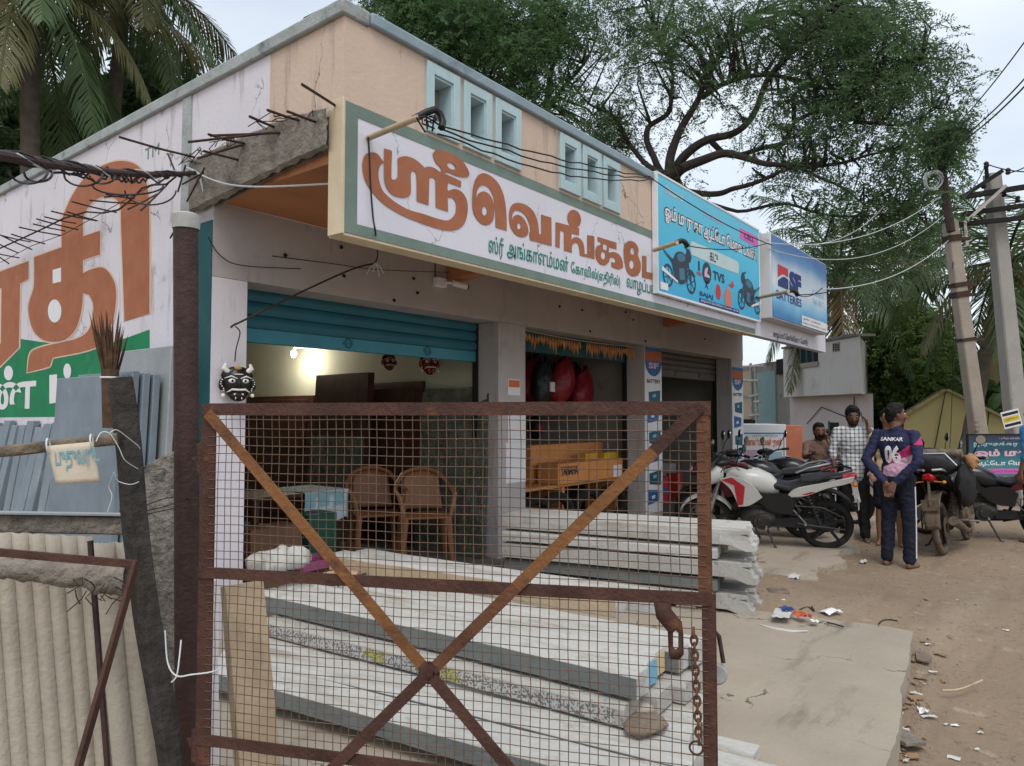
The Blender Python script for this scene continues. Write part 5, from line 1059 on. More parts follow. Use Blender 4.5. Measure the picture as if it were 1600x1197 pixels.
for (a, b) in (((-8, 378), (28, 395)), ((0, 367), (50, 390)), ((2, 368), (48, 378)), ((18, 366), (70, 381)), ((30, 355), (95, 368)), ((52, 350), (102, 361)), ((57, 342), (122, 359)), ((70, 339), (118, 349)), ((80, 330), (150, 345)), ((105, 331), (152, 345)), ((112, 315), (182, 332)), ((140, 313), (212, 318)), ((163, 308), (225, 302)), ((166, 304), (210, 310)), ((200, 327), (246, 303)), ((220, 329), (262, 288)), ((-20, 392), (30, 403)), ((-30, 380), (14, 412))):
    mb = MB(); mb.tube([onX(*a, XL - .42), onX((a[0] + b[0]) / 2, (a[1] + b[1]) / 2 + .8, XL - .25), onX(*b, XL - .05)], .0058, 6); mb.build('cross_bar', M['rebar'], mat_t)
# ------------------------------------------------------------------ precast posts
def newsmat():
    m = bpy.data.materials.new('pasted_newspaper'); m.use_nodes = True; N, L = m.node_tree.nodes, m.node_tree.links; B = N['Principled BSDF']; B.inputs['Roughness'].default_value = .85
    t = N.new('ShaderNodeTexCoord'); v = N.new('ShaderNodeTexVoronoi'); v.inputs['Scale'].default_value = 7; L.new(t.outputs['Object'], v.inputs['Vector'])
    h = N.new('ShaderNodeSeparateColor'); L.new(v.outputs['Color'], h.inputs[0])
    c = N.new('ShaderNodeValToRGB'); c.color_ramp.interpolation = 'CONSTANT'; L.new(h.outputs[0], c.inputs[0]); e = c.color_ramp.elements
    cols = [(0, (.42, .42, .40)), (.5, (.40, .36, .10)), (.6, (.45, .44, .42)), (.74, (.42, .12, .06)), (.86, (.40, .40, .40)), (.92, (.10, .22, .33))]
    while len(e) < len(cols): e.new(.5)
    for k, (p_, col) in enumerate(cols): e[k].position = p_; e[k].color = (*col, 1)
    n = N.new('ShaderNodeTexNoise'); n.inputs['Scale'].default_value = 90; n.inputs['Detail'].default_value = 3; L.new(t.outputs['Object'], n.inputs['Vector'])
    r = N.new('ShaderNodeMapRange'); r.inputs[1].default_value = .50; r.inputs[2].default_value = .56; L.new(n.outputs[0], r.inputs[0])
    x = N.new('ShaderNodeMix'); x.data_type = 'RGBA'; L.new(r.outputs[0], x.inputs[0]); L.new(c.outputs[0], x.inputs[6]); x.inputs[7].default_value = (.13, .13, .13, 1); L.new(x.outputs[2], B.inputs['Base Color']); return m
M['news'] = newsmat()
def post_beam(x, y0, y1, w, z, h, rot, label, group, top, side, end=None, news=False, scoop=False, cut=.0):
    """precast post lying along +Y of its own frame, near end at its origin"""
    t = thing('concrete_post', label, 'concrete post', (x, y0, z), R(rot), group); L_ = y1 - y0
    if scoop:
        prof = [(L_, 0), (L_, h), (.0, h), (.0, h - .035), (.055, h - .035)] + [(.0 + .085 * math.sin(k / 7 * PI / 2) * 1.0 + .0 * k, (h - .04) - .075 * (1 - math.cos(k / 7 * PI / 2)) * 1.0) for k in (0,)]
        prof = [(L_, 0), (L_, h), (.03, h), (.02, h - .028), (.085, h - .034)] + [(.09 - .085 * math.sin(k / 6 * PI / 2), (h - .10) + .065 * math.cos(k / 6 * PI / 2)) for k in range(7)] + [(-.02, h - .105), (-.025, h - .15), (.05, h - .155), (.17, .0)]
        mb = MB(); mb.prism(prof, (w, 0, 0), (0, 1, 0), (0, 0, 1), -w); o = mb.build('post', top, t, True, bevel=.004)
    else:
        ch_ = min(.02, w * .2); mb = MB(); sec = [(0, 0), (w, 0), (w, h), (ch_, h), (0, h - ch_)]
        k0 = cut; nr = 18; mb.loft([[(a + (rnd.uniform(-.0025, .0025) if 0 < q < nr and a > 0 else 0), k0 + (L_ - k0) * q / nr, c + .003 * noise.noise(Vector((q * .9, a * 30, c * 30 + x))) + .004 * math.sin(q * .3 + x * 9)) for (a, c) in sec] for q in range(nr + 1)])
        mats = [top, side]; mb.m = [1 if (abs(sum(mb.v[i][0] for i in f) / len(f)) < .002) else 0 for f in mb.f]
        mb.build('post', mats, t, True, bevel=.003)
    if news:
        mb = MB(); n_ = 14; mb.grid(lambda i, j: (-.003, .04 + (L_ - .1) * i, .006 + (h - .03) * j), n_, 1); mb.build('newspaper_strip', M['news'], t, True)
    if end:
        mb = MB(); mb.box(.004, w - .004, cut - .004, cut - .001, .004, h - .01); mb.build('painted_end', end, t, True)
    return t
ordn = ('front', 'second', 'third', 'fourth', 'fifth', 'sixth', 'seventh')
GF = 'precast posts piled behind the gate'
for k in range(5):  # low supports on the slab
    t = thing('support_block', f'{ordn[k]} grey block under the gate pile', 'block', (2.55 + k * .23, 1.5 + .03 * k, .1), 0, GF + ' supports'); MB().box(0, .10, 0, .16, .002, .062).build('block', M['concrete'], t, True, bevel=.006)
    t2 = dup(t, (2.3 + k * .23, 3.4, .1), 0, f'{ordn[k]} grey block under the far half of the gate pile')
for k in range(5):
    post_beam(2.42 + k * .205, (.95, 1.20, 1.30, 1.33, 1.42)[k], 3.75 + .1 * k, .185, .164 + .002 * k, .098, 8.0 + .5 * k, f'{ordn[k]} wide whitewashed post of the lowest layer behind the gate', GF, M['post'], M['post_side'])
for k in range(4):
    post_beam(2.72 + k * .19, (1.54, 1.48, 1.44, 1.46)[k], 3.9, .165, .276, .092, 4.5, f'{ordn[k]} speckled post in the newspaper-pasted layer behind the gate', GF, M['post_speck'], M['post_speck'], news=(k == 0))
M['bluepaint'] = flat('flaking_blue_paint', (.16, .36, .50), .8); M['creampaint'] = flat('cream_paper_end', (.55, .44, .26), .8)
for k in range(5):
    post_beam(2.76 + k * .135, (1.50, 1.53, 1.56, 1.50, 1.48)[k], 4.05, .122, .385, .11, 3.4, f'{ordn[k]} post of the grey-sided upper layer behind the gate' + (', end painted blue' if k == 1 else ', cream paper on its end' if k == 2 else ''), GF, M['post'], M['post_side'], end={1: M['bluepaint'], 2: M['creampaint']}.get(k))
post_beam(3.42, 1.98, 4.18, .15, .502, .115, 4.5, 'single pale post lying on top of the pile behind the gate', GF, M['post'], M['plank'])
post_beam(3.60, 1.85, 4.15, .14, .502, .10, 4.0, 'second pale post lying on top of the pile, farther from the gate', GF, M['post'], M['post'])
post_beam(2.90, .93, 3.0, .13, .104, .058, 5, 'whitewashed post end lying on the driveway slab at the gate corner', GF, M['post'], M['post'])
post_beam(3.06, 1.12, 3.0, .11, .104, .055, 5, 'lower whitewashed post beside the corner post on the driveway slab', GF, M['post'], M['post'])
# plastic sacks at the far left end, wood round, stones on the pile
for k, (u, v, D, s) in enumerate(((412, 880, 4.55, .10), (440, 874, 4.6, .11), (465, 870, 4.65, .09))):
    c = atd(u, v, D); t = thing('white_sack', f'{("left", "middle", "right")[k]} of three small white plastic sacks at the far end of the gate pile', 'sack', c, 0, 'white sacks on the pile'); mb = MB(); mb.ell((0, 0, 0), s, s * .9, s * .75, 16, 10); mb.v = [tuple(Vector(p) * (1 + .35 * noise.noise(Vector(p) * 14 + Vector((k * 3, 0, 0))) + .12 * noise.noise(Vector(p) * 45))) for p in mb.v]; mb.build('sack', M['post'], t, True)
c = onZ(528, 906, .50); t = thing('wood_offcut', 'pale orange plywood offcut lying on the gate pile', 'offcut', c, R(20)); mb = MB(); mb.prism(smooth_poly([(-.17, -.07), (.02, -.10), (.16, -.05), (.17, .06), (.08, .14), (-.15, .13)], 3, 70), (0, 0, .008), (1, 0, 0), (0, 1, 0), .018); mb.build('offcut', mat('pale_orange_plywood', (.55, .36, .23), .85, .1, 6, .1, 40), t, True)
mb = MB(); mb.tube([(-.2, -.12, .012), (.0, -.15, .03), (.22, -.10, .012)], .006, 6); mb.build('bark_edge', M['oldwood'], t, True)
def rock(name, c, rx, ry, rz, m, label, seed, cat='stone', rot=0):
    t = thing(name, label, cat, c, rot); mb = MB(); mb.ell((0, 0, rz * .85), rx, ry, rz, 22, 14)
    mb.v = [tuple(Vector((p[0], p[1], max(.0, p[2]))) + Vector((p[0], p[1], (p[2] - rz * .85) * .6)) * (.30 * noise.noise(Vector((p[0] * 9, p[1] * 9, p[2] * 9 + seed))) + .14 * noise.noise(Vector((p[0] * 30, p[1] * 30, p[2] * 30 + seed))))) for p in mb.v]
    mb.build('stone', m, t, True, ang=55); return t
M['rock'] = mat('brown_field_stone', (.20, .155, .12), .95, .3, 12, .7, 40, dirt=(.09, .07, .06), damt=.5, dscale=9)
M['rockpale'] = mat('pale_broken_stone', (.48, .42, .36), .95, .2, 8, .5, 40)
c = onZ(1008, 1140, .267); rock('field_stone', c, .125, .085, .026, M['rock'], 'flat brown stone resting on the whitewashed posts', 3)
c = onZ(1000, 1108, .267); rock('pale_stone', c, .12, .075, .035, M['rockpale'], 'pale broken stone lying behind the brown stone on the posts', 8, rot=.5)
c = onZ(960, 1110, .267); rock('rubble_stone', c + Vector((-.02, .0, 0)), .05, .035, .02, M['rockpale'], 'small pale stone chip left of the pale broken stone', 5)
# rear pile with scooped ends
GR = 'precast posts in the rear pile'
for (lay, z, sc_, top, hh) in ((0, .125, True, 'post_speck', .115), (1, .262, False, 'post_side', .085), (2, .37, True, 'post_speck', .115), (3, .505, False, 'post', .085), (4, .612, True, 'post', .115)):
    for k in range(4):
        o = Vector((5.36 + k * .128, 1.94 + k * .030, 0)); jit = rnd.uniform(-.02, .03) + .03 * (k % 2)
        name_l = ('bottom', 'second-lowest', 'middle', 'second-highest', 'top')[lay]
        post_beam(o.x - .01 * lay, o.y + jit + (.0 if sc_ else .0), o.y + 2.05, .118, z, hh, 12.5 + rnd.uniform(-.6, .6), f'{ordn[k]} post from the gate in the {name_l} layer of the rear pile' + (', scooped end' if sc_ else ''), GR, M[top], M['post_side' if top == 'post_side' else top], scoop=sc_, cut=.24 if not sc_ else 0, news=False)
for k in range(2):
    t = thing('support_block', f'{("near", "far")[k]} stone block holding up the rear pile', 'block', (5.25 - k * .2, 2.35 + k * .9, .0), R(12)); MB().box(0, .55, 0, .15, .03, .122).build('block', M['concrete'], t, True, bevel=.008)
# ------------------------------------------------------------------ motorcycles
def sring(x, hw, z0, z1, n=16, p=.8, y0=0.0, tilt=0.0):
    out = []
    for k in range(n):
        a = 2 * PI * k / n; c, s = math.cos(a), math.sin(a)
        out.append((x + tilt * ((z1 - z0) / 2) * s, y0 + hw * math.copysign(abs(c) ** p, c), (z0 + z1) / 2 + (z1 - z0) / 2 * math.copysign(abs(s) ** p, s)))
    return out
def paintmat(name, col, rough=.3, dust=.3): return mat(name, col, rough, .06, 6, .02, 30, dirt=(.22, .17, .12), damt=dust, dscale=5, coat=.3)
M['bikewhite'] = paintmat('pearl_white_bodywork', (.50, .495, .47)); M['bikered'] = paintmat('red_bodywork', (.42, .02, .035)); M['bikeblack'] = paintmat('black_bodywork', (.014, .014, .016)); M['maroon'] = paintmat('maroon_bodywork', (.10, .012, .02))
M['seatvinyl'] = mat('black_seat_vinyl', (.022, .023, .027), .5, .2, 12, .15, 60, dirt=(.08, .08, .08), damt=.35); M['enginedark'] = mat('dusty_engine_metal', (.045, .043, .042), .55, .3, 14, .3, 50, metal=.3, dirt=(.16, .12, .08), damt=.5, dscale=10)
M['alloy'] = mat('black_alloy', (.02, .02, .022), .5, .2, 10, .05, 50, dirt=(.14, .11, .08), damt=.4); M['silverpart'] = mat('dusty_silver_part', (.38, .38, .37), .4, .2, 12, .1, 50, metal=.6, dirt=(.2, .16, .12), damt=.4)
M['lampglass'] = flat('clear_lamp_lens', (.55, .58, .60), .1, spec=.7); M['lampred'] = flat('red_tail_lens', (.40, .01, .015), .2, spec=.6); M['amber'] = flat('amber_lens', (.55, .20, .02), .25); M['mirrorglass'] = flat('mirror_glass', (.62, .66, .68), .06, metal=1.0)
M['muddy'] = mat('mud_caked_metal', (.14, .105, .075), .9, .35, 12, .6, 40, dirt=(.05, .045, .04), damt=.5, dscale=8)
def motorcycle(label, loc, heading, body, accent=None, lean=-7, frontvisor=True, tail=None, load=False, mud=False, steer=0, pillion_rail=True, fork=None):
    t = thing('motorcycle', label, 'motorcycle', loc, 0); t.rotation_euler = (R(lean), 0, heading); tail = tail or body; eng = M['muddy'] if mud else M['enginedark']
    def B(mb, n, m, par=None, bevel=0): return mb.build(n, m, par or t, True, bevel=bevel)
    for x, r, w in ((-.66, .30, .062), (.66, .295, .048)):
        c = Vector((x, 0, r)); mb = MB(); mb.lathe([(r - .055, -.035), (r - .042, -.03), (r - .05, 0), (r - .042, .03), (r - .055, .035), (r - .068, .02), (r - .068, -.02)], c, (0, 1, 0), 36)
        for k in range(5):
            a = k * 2 * PI / 5 + .3; d = Vector((math.cos(a), 0, math.sin(a))); mb.bar(c + d * .03, c + d * (r - .06), .03, .034, (0, 1, 0))
        mb.cyl(c - Vector((0, .055, 0)), c + Vector((0, .055, 0)), .038, .038, 14)
        wh = B(mb, 'wheel', M['alloy']); mb = MB(); mb.torus(c, (0, 1, 0), r - w * .62, w * .62, 40, 12, sx=w * .62 / (w * .62) * 1.0); B(mb, 'tyre', M['muddy'] if mud else M['rubber'], wh)
        mb = MB(); mb.lathe([(.055, 0), (.12, 0), (.12, .004), (.055, .004)], c + Vector((0, .062 if x > 0 else -.062, 0)), (0, 1, 0), 26); B(mb, 'brake_disc', M['steel'] if x > 0 else eng, wh)
    hd = Vector((.46, 0, .92))                                                        # steering head
    for s in (-1, 1):
        mb = MB(); mb.cyl((.66, s * .085, .295), (.545, s * .085, .66), .026, .026, 12); mb.cyl((.545, s * .085, .66), (.44, s * .085, .98), .019, .019, 12); B(mb, 'front_fork', M['silverpart'] if not mud else M['muddy'])
    mb = MB(); n = 18; ar = lambda a, r_, hw: [(.66 + r_ * math.cos(a), y, .295 + r_ * math.sin(a)) for y in (-hw, -hw * .6, hw * .6, hw)]
    mb.grid(lambda i, j: (.66 + (.335 - .01 * (2 * j - 1) ** 2) * math.cos(R(20 + 130 * i)), (j - .5) * .13, .295 + (.335 - .03 * (2 * j - 1) ** 2) * math.sin(R(20 + 130 * i))), 20, 6); o = B(mb, 'front_mudguard', fork or body); so = o.modifiers.new('t', 'SOLIDIFY'); so.thickness = .006
    mb = MB(); mb.loft([sring(-.12, .14, .30, .46), sring(.0, .16, .24, .52), sring(.18, .15, .24, .52), sring(.26, .11, .30, .46)]); mb.bar((.06, 0, .46), (.16, 0, .74), .19, .2)
    for k in range(6): mb.box(-.03 + k * .012, .19 + k * .012, -.125, .125, .53 + k * .035, .542 + k * .035)
    mb.cyl((0.02, -.18, .36), (.02, .18, .36), .10, .10, 20); mb.cyl((.0, .17, .37), (.0, .19, .37), .085, .075, 20); B(mb, 'engine', eng, bevel=.004)
    mb = MB(); mb.tube([(.45, 0, .88), (.30, 0, .62), (.26, 0, .34), (-.2, 0, .27), (-.28, 0, .42), (-.18, 0, .66), (.40, 0, .84)], .022, 8)
    for s in (-1, 1): mb.tube([(-.20, s * .09, .62), (-.55, s * .10, .74), (-.80, s * .09, .80)], .014, 8)
    B(mb, 'frame', M['black'])
    mb = MB(); mb.bar((-.66, .10, .30), (-.20, .08, .35), .03, .05); mb.bar((-.66, -.10, .30), (-.20, -.08, .35), .03, .05); mb.box(-.62, -.1, .105, .125, .29, .40); B(mb, 'swingarm', M['alloy'], bevel=.004)
    for s in (-1, 1):
        mb = MB(); mb.cyl((-.60, s * .13, .34), (-.46, s * .12, .70), .014, .014, 8)
        for k in range(7): mb.torus(Vector((-.60, s * .13, .34)).lerp(Vector((-.46, s * .12, .70)), .3 + k * .1), (.14, 0, .36), .026, .006, 12, 5)
        B(mb, 'shock_absorber', eng)
    mb = MB(); mb.tube([(.22, -.13, .50), (.32, -.15, .35), (.15, -.16, .20), (-.20, -.17, .22)], .02, 10); mb.cyl((-.20, -.17, .22), (-.86, -.18, .40), .036, .052, 14); B(mb, 'exhaust', M['muddy'] if mud else M['black'])
    mb = MB(); mb.loft([sring(-.16, .085, .66, .80, tilt=.1), sring(-.08, .125, .64, .88), sring(.06, .155, .66, .945), sring(.22, .16, .70, .96), sring(.34, .13, .76, .94), sring(.42, .07, .82, .90)]); tk = B(mb, 'fuel_tank', body)
    mb = MB(); mb.lathe([(.035, 0), (.035, .012), (.0, .014)], (.16, 0, .958), (0, 0, 1), 16); B(mb, 'fuel_cap', M['chrome'], tk)
    for s in (-1, 1):
        mb = MB(); mb.prism(smooth_poly([(.02, .66), (.14, .82), (.34, .90), (.48, .86), (.36, .74), (.28, .54), (.16, .56)], 3, 60), (0, s * .165, 0), (1, 0, 0), (0, 0, 1), -s * .03); sc_p = B(mb, 'tank_scoop', body, bevel=.006)
        if accent:
            mb = MB(); y_ = s * (.165 + .033); mb.add([(x, y_ + s * .002, z) for x, z in ((.47, .862), (.33, .80), (.21, .79), (.35, .895))], [(0, 1, 2, 3)]); mb.add([(x, y_ + s * .002, z) for x, z in ((.205, .79), (.325, .80), (.29, .56), (.23, .57))], [(0, 1, 2, 3)]); B(mb, 'accent_stripe', accent, sc_p)
    mb = MB(); mb.loft([sring(-.02, .07, .80, .86), sring(-.12, .115, .72, .815), sring(-.26, .13, .70, .79), sring(-.38, .12, .72, .82), sring(-.42, .10, .78, .86)]); B(mb, 'rider_seat', M['seatvinyl'])
    mb = MB(); mb.loft([sring(-.40, .10, .80, .875), sring(-.50, .115, .81, .895), sring(-.66, .105, .84, .91), sring(-.80, .085, .87, .915), sring(-.84, .05, .88, .905)]); B(mb, 'pillion_seat', M['seatvinyl'])
    for s in (-1, 1):
        mb = MB(); mb.prism(smooth_poly([(-.24, .66), (-.32, .75), (-.48, .80), (-.74, .865), (-.95, .92), (-.92, .86), (-.66, .78), (-.46, .69)], 3, 60), (0, s * .115, 0), (1, 0, 0), (0, 0, 1), -s * .04); tp = B(mb, 'tail_panel', tail, bevel=.008)
        if accent: mb = MB(); mb.add([(x, s * .158, z) for x, z in ((-.40, .70), (-.50, .735), (-.56, .735), (-.46, .70))], [(0, 1, 2, 3)]); B(mb, 'accent_stripe', accent, tp)
        mb = MB(); mb.prism(smooth_poly([(-.30, .46), (-.34, .62), (-.24, .70), (.02, .68), (.06, .60), (-.10, .48)], 3, 60), (0, s * .135, 0), (1, 0, 0), (0, 0, 1), -s * .03); B(mb, 'side_panel', M['bikeblack'], bevel=.006)
        mb = MB(); mb.cyl((-.02, s * .16, .31), (-.02, s * .28, .31), .012, .012, 8); mb.cyl((-.44, s * .14, .36), (-.44, s * .24, .37), .012, .012, 8); mb.bar((-.44, s * .13, .36), (-.30, s * .12, .52), .02, .012); B(mb, 'footrest', M['silverpart'])
        mb = MB(); mb.tube([(-.93, s * .05, .84), (-.95, s * .14, .83)], .008, 6); mb.ell((-.955, s * .155, .83), .03, .022, .02, 10, 6); B(mb, 'indicator', M['amber'])
    if pillion_rail:
        for s in (-1, 1): mb = MB(); mb.tube([(-.56, s * .125, .86), (-.70, s * .145, .93), (-.86, s * .12, .965), (-.93, s * .04, .965)], .014, 8); B(mb, 'grab_rail', M['silverpart'] if tail is not M['bikewhite'] else M['bikeblack'])
    mb = MB(); mb.loft([sring(-.84, .06, .82, .90), sring(-.96, .055, .85, .93), sring(-.985, .035, .87, .92)]); B(mb, 'tail_lamp', M['lampred'])
    mb = MB(); mb.grid(lambda i, j: (-.66 + .345 * math.cos(R(60 + 125 * i)), (j - .5) * .16, .30 + .36 * math.sin(R(60 + 125 * i)) + .05), 16, 4); o = B(mb, 'rear_mudguard', M['muddy'] if mud else M['black']); so = o.modifiers.new('t', 'SOLIDIFY'); so.thickness = .008
    mb = MB(); mb.box(-1.005, -.995, -.09, .09, .52, .64); mb.bar((-.95, 0, .84), (-1.0, 0, .58), .06, .012); B(mb, 'number_plate', M['paper'] if not mud else M['muddy'])
    # steering: bars, mirrors, clocks, lamp
    a = R(steer); ca, sa = math.cos(a), math.sin(a)
    def S(p): x, y, z = p[0] - .46, p[1], p[2]; return (.46 + x * ca - y * sa, x * sa + y * ca, z)
    mb = MB(); mb.tube([S(p) for p in ((.30, -.36, 1.03), (.40, -.20, 1.03), (.43, 0, 1.01), (.40, .20, 1.03), (.30, .36, 1.03))], .013, 8); hb = B(mb, 'handlebar', M['black'])
    for s in (-1, 1):
        mb = MB(); mb.tube([S((.30, s * .36, 1.03)), S((.345, s * .27, 1.035))], .019, 10); B(mb, 'grip', M['rubber'], hb)
        mb = MB(); mb.tube([S((.36, s * .22, 1.03)), S((.41, s * .30, 1.02)), S((.40, s * .38, 1.02))], .007, 6); B(mb, 'lever', M['silverpart'], hb)
        mb = MB(); mb.tube([S((.38, s * .20, 1.03)), S((.36, s * .27, 1.16)), S((.33, s * .31, 1.22))], .007, 6); mr = B(mb, 'mirror', M['black'], hb) if False else B(mb, 'mirror_stem', M['black'], hb)
        c = Vector(S((.325, s * .335, 1.255))); mb = MB(); mb.lathe([(.0, .022), (.045, .016), (.062, .0), (.055, -.004), (.0, -.004)], c, (.95, -s * .25, .1), 18); B(mb, 'mirror', M['black']); mb = MB(); mb.lathe([(.0, -.007), (.053, -.007), (.053, -.005), (.0, -.005)], c, (.95, -s * .25, .1), 18); B(mb, 'mirror_glass', M['mirrorglass'], hb)
    mb = MB(); mb.loft([[S(p) for p in sring(.40, .10, .99, 1.06)], [S(p) for p in sring(.50, .12, .98, 1.08, tilt=-.3)], [S(p) for p in sring(.56, .09, 1.0, 1.06)]]); B(mb, 'instrument_pod', M['black'], hb)
    if frontvisor:
        mb = MB(); mb.loft([[S(p) for p in sring(.50, .13, .80, .99)], [S(p) for p in sring(.60, .13, .76, 1.02, tilt=-.4)], [S(p) for p in sring(.69, .085, .75, .93, tilt=-.3)], [S(p) for p in sring(.73, .05, .76, .85)]]); v_ = B(mb, 'headlamp_cowl', body)
        mb = MB(); mb.loft([[S(p) for p in sring(.655, .10, .79, .91)], [S(p) for p in sring(.728, .07, .78, .88)], [S(p) for p in sring(.742, .045, .79, .86)]]); B(mb, 'headlamp', M['lampglass'], v_)
        mb = MB(); mb.grid(lambda i, j: S((.60 + .05 * j - .12 * i, (j - .5) * 0 + (j - .5) * .2, 1.0 + .11 * i - .02 * (2 * j - 1) ** 2)), 5, 6); B(mb, 'visor_screen', M['glass'], v_)
    else:
        mb = MB(); mb.ell(S((.60, 0, .88)), .085, .10, .10, 18, 12); hl = B(mb, 'headlamp', M['chrome']); mb = MB(); mb.ell(S((.645, 0, .88)), .06, .088, .088, 18, 12); B(mb, 'lens', M['lampglass'], hl)
    for s in (-1, 1): mb = MB(); mb.tube([S((.40, s * .24, 1.03)), S((.52, s * .16, .98)), S((.54, s * .06, .86)), (.40, s * .04, .74), (.30, s * .07, .60)], .006, 5); B(mb, 'control_cable', M['cable'])
    mb = MB(); mb.tube([(-.02, .13, .28), (-.14, .26, .04), (-.18, .29, .03)], .012, 8); B(mb, 'side_stand', M['black'])
    mb = MB(); mb.tube([(-.86, .14, .30), (-.60, .19, .34), (-.36, .17, .36), (-.36, .15, .56), (-.62, .17, .56), (-.84, .14, .44)], .008, 6, closed=True); B(mb, 'leg_guard', M['enginedark'])
    if load:
        mb = MB(); mb.ell((-.50, .0, 1.03), .40, .27, .15, 22, 14); mb.v = [tuple(Vector(p) + Vector((0, 0, .08 * noise.noise(Vector(p) * 5))) + Vector((.03, .03, 0)) * noise.noise(Vector(p) * 11)) for p in mb.v]; ld = B(mb, 'luggage_bag', M['seatvinyl'])
        for k, (x, y, z, l) in enumerate(((-.75, .0, 1.14, .5), (-.40, -.05, 1.16, .55))): mb = MB(); mb.tube([(x - .02, -.26, 1.0), (x, -.15, z), (x, .1, z + .01), (x + .01, .26, 1.0)], .007, 6); B(mb, 'strap', M['paper'], ld)
        mb = MB(); mb.cyl((-.62, -.30, 1.13), (-.60, .30, 1.16), .045, .045, 12); B(mb, 'rolled_sheet', M['greywood'], ld)
        for s in (-1, 1): mb = MB(); mb.ell((-.50, s * .27, .76), .26, .09, .24, 16, 10); mb.v = [tuple(Vector(p) * 1 + Vector((0, s * .04, .02)) * noise.noise(Vector(p) * 9)) for p in mb.v]; B(mb, 'saddle_bag', M['blackrough'])
        mb = MB(); mb.ell((-.42, -.34, 1.03), .11, .07, .08, 14, 10); mb.v = [tuple(Vector(p) + Vector((.03, .05, .05)) * noise.noise(Vector(p) * 17)) for p in mb.v]; B(mb, 'orange_pouch', mat('dusty_orange_cloth', (.34, .18, .08), .9, .2, 9, .3, 30), ld)
    return t
HN = R(90)
def park(rear, h): return (rear[0] + .66 * math.cos(h), rear[1] + .66 * math.sin(h), rear[2])
H1 = R(108)
motorcycle('white sporty motorcycle with red chevrons parked nearest, rear wheel toward the road', park((8.92, 2.38, .03), H1), H1, M['bikewhite'], M['bikered'], -13, steer=24, fork=M['bikewhite'])
motorcycle('maroon-cowled black motorcycle just behind the white one', park((9.45, 2.75, .04), R(106)), R(106), M['maroon'], None, -9, tail=M['bikeblack'], steer=-12, fork=M['bikeblack'])
motorcycle('black motorcycle with chrome lamp parked third in the row by the freezer', park((10.2, 2.75, .03), R(102)), R(102), M['bikeblack'], None, -7, frontvisor=False, steer=16)
motorcycle('dark motorcycle with silver tail half hidden behind the man in plaid', park((11.1, 2.6, .02), R(100)), R(100), M['bikeblack'], None, -8, tail=M['silverpart'], frontvisor=False, steer=-20)
motorcycle('muddy motorcycle loaded with strapped black luggage, seen from behind', (10.22, 1.23, .0), R(-4), M['bikeblack'], None, -5, frontvisor=False, load=True, mud=True)
motorcycle('black and maroon motorcycle at the frame edge before the small banner', (11.15, 1.02, .0), HN + R(10), M['bikeblack'], None, -6, tail=M['maroon'], steer=10)
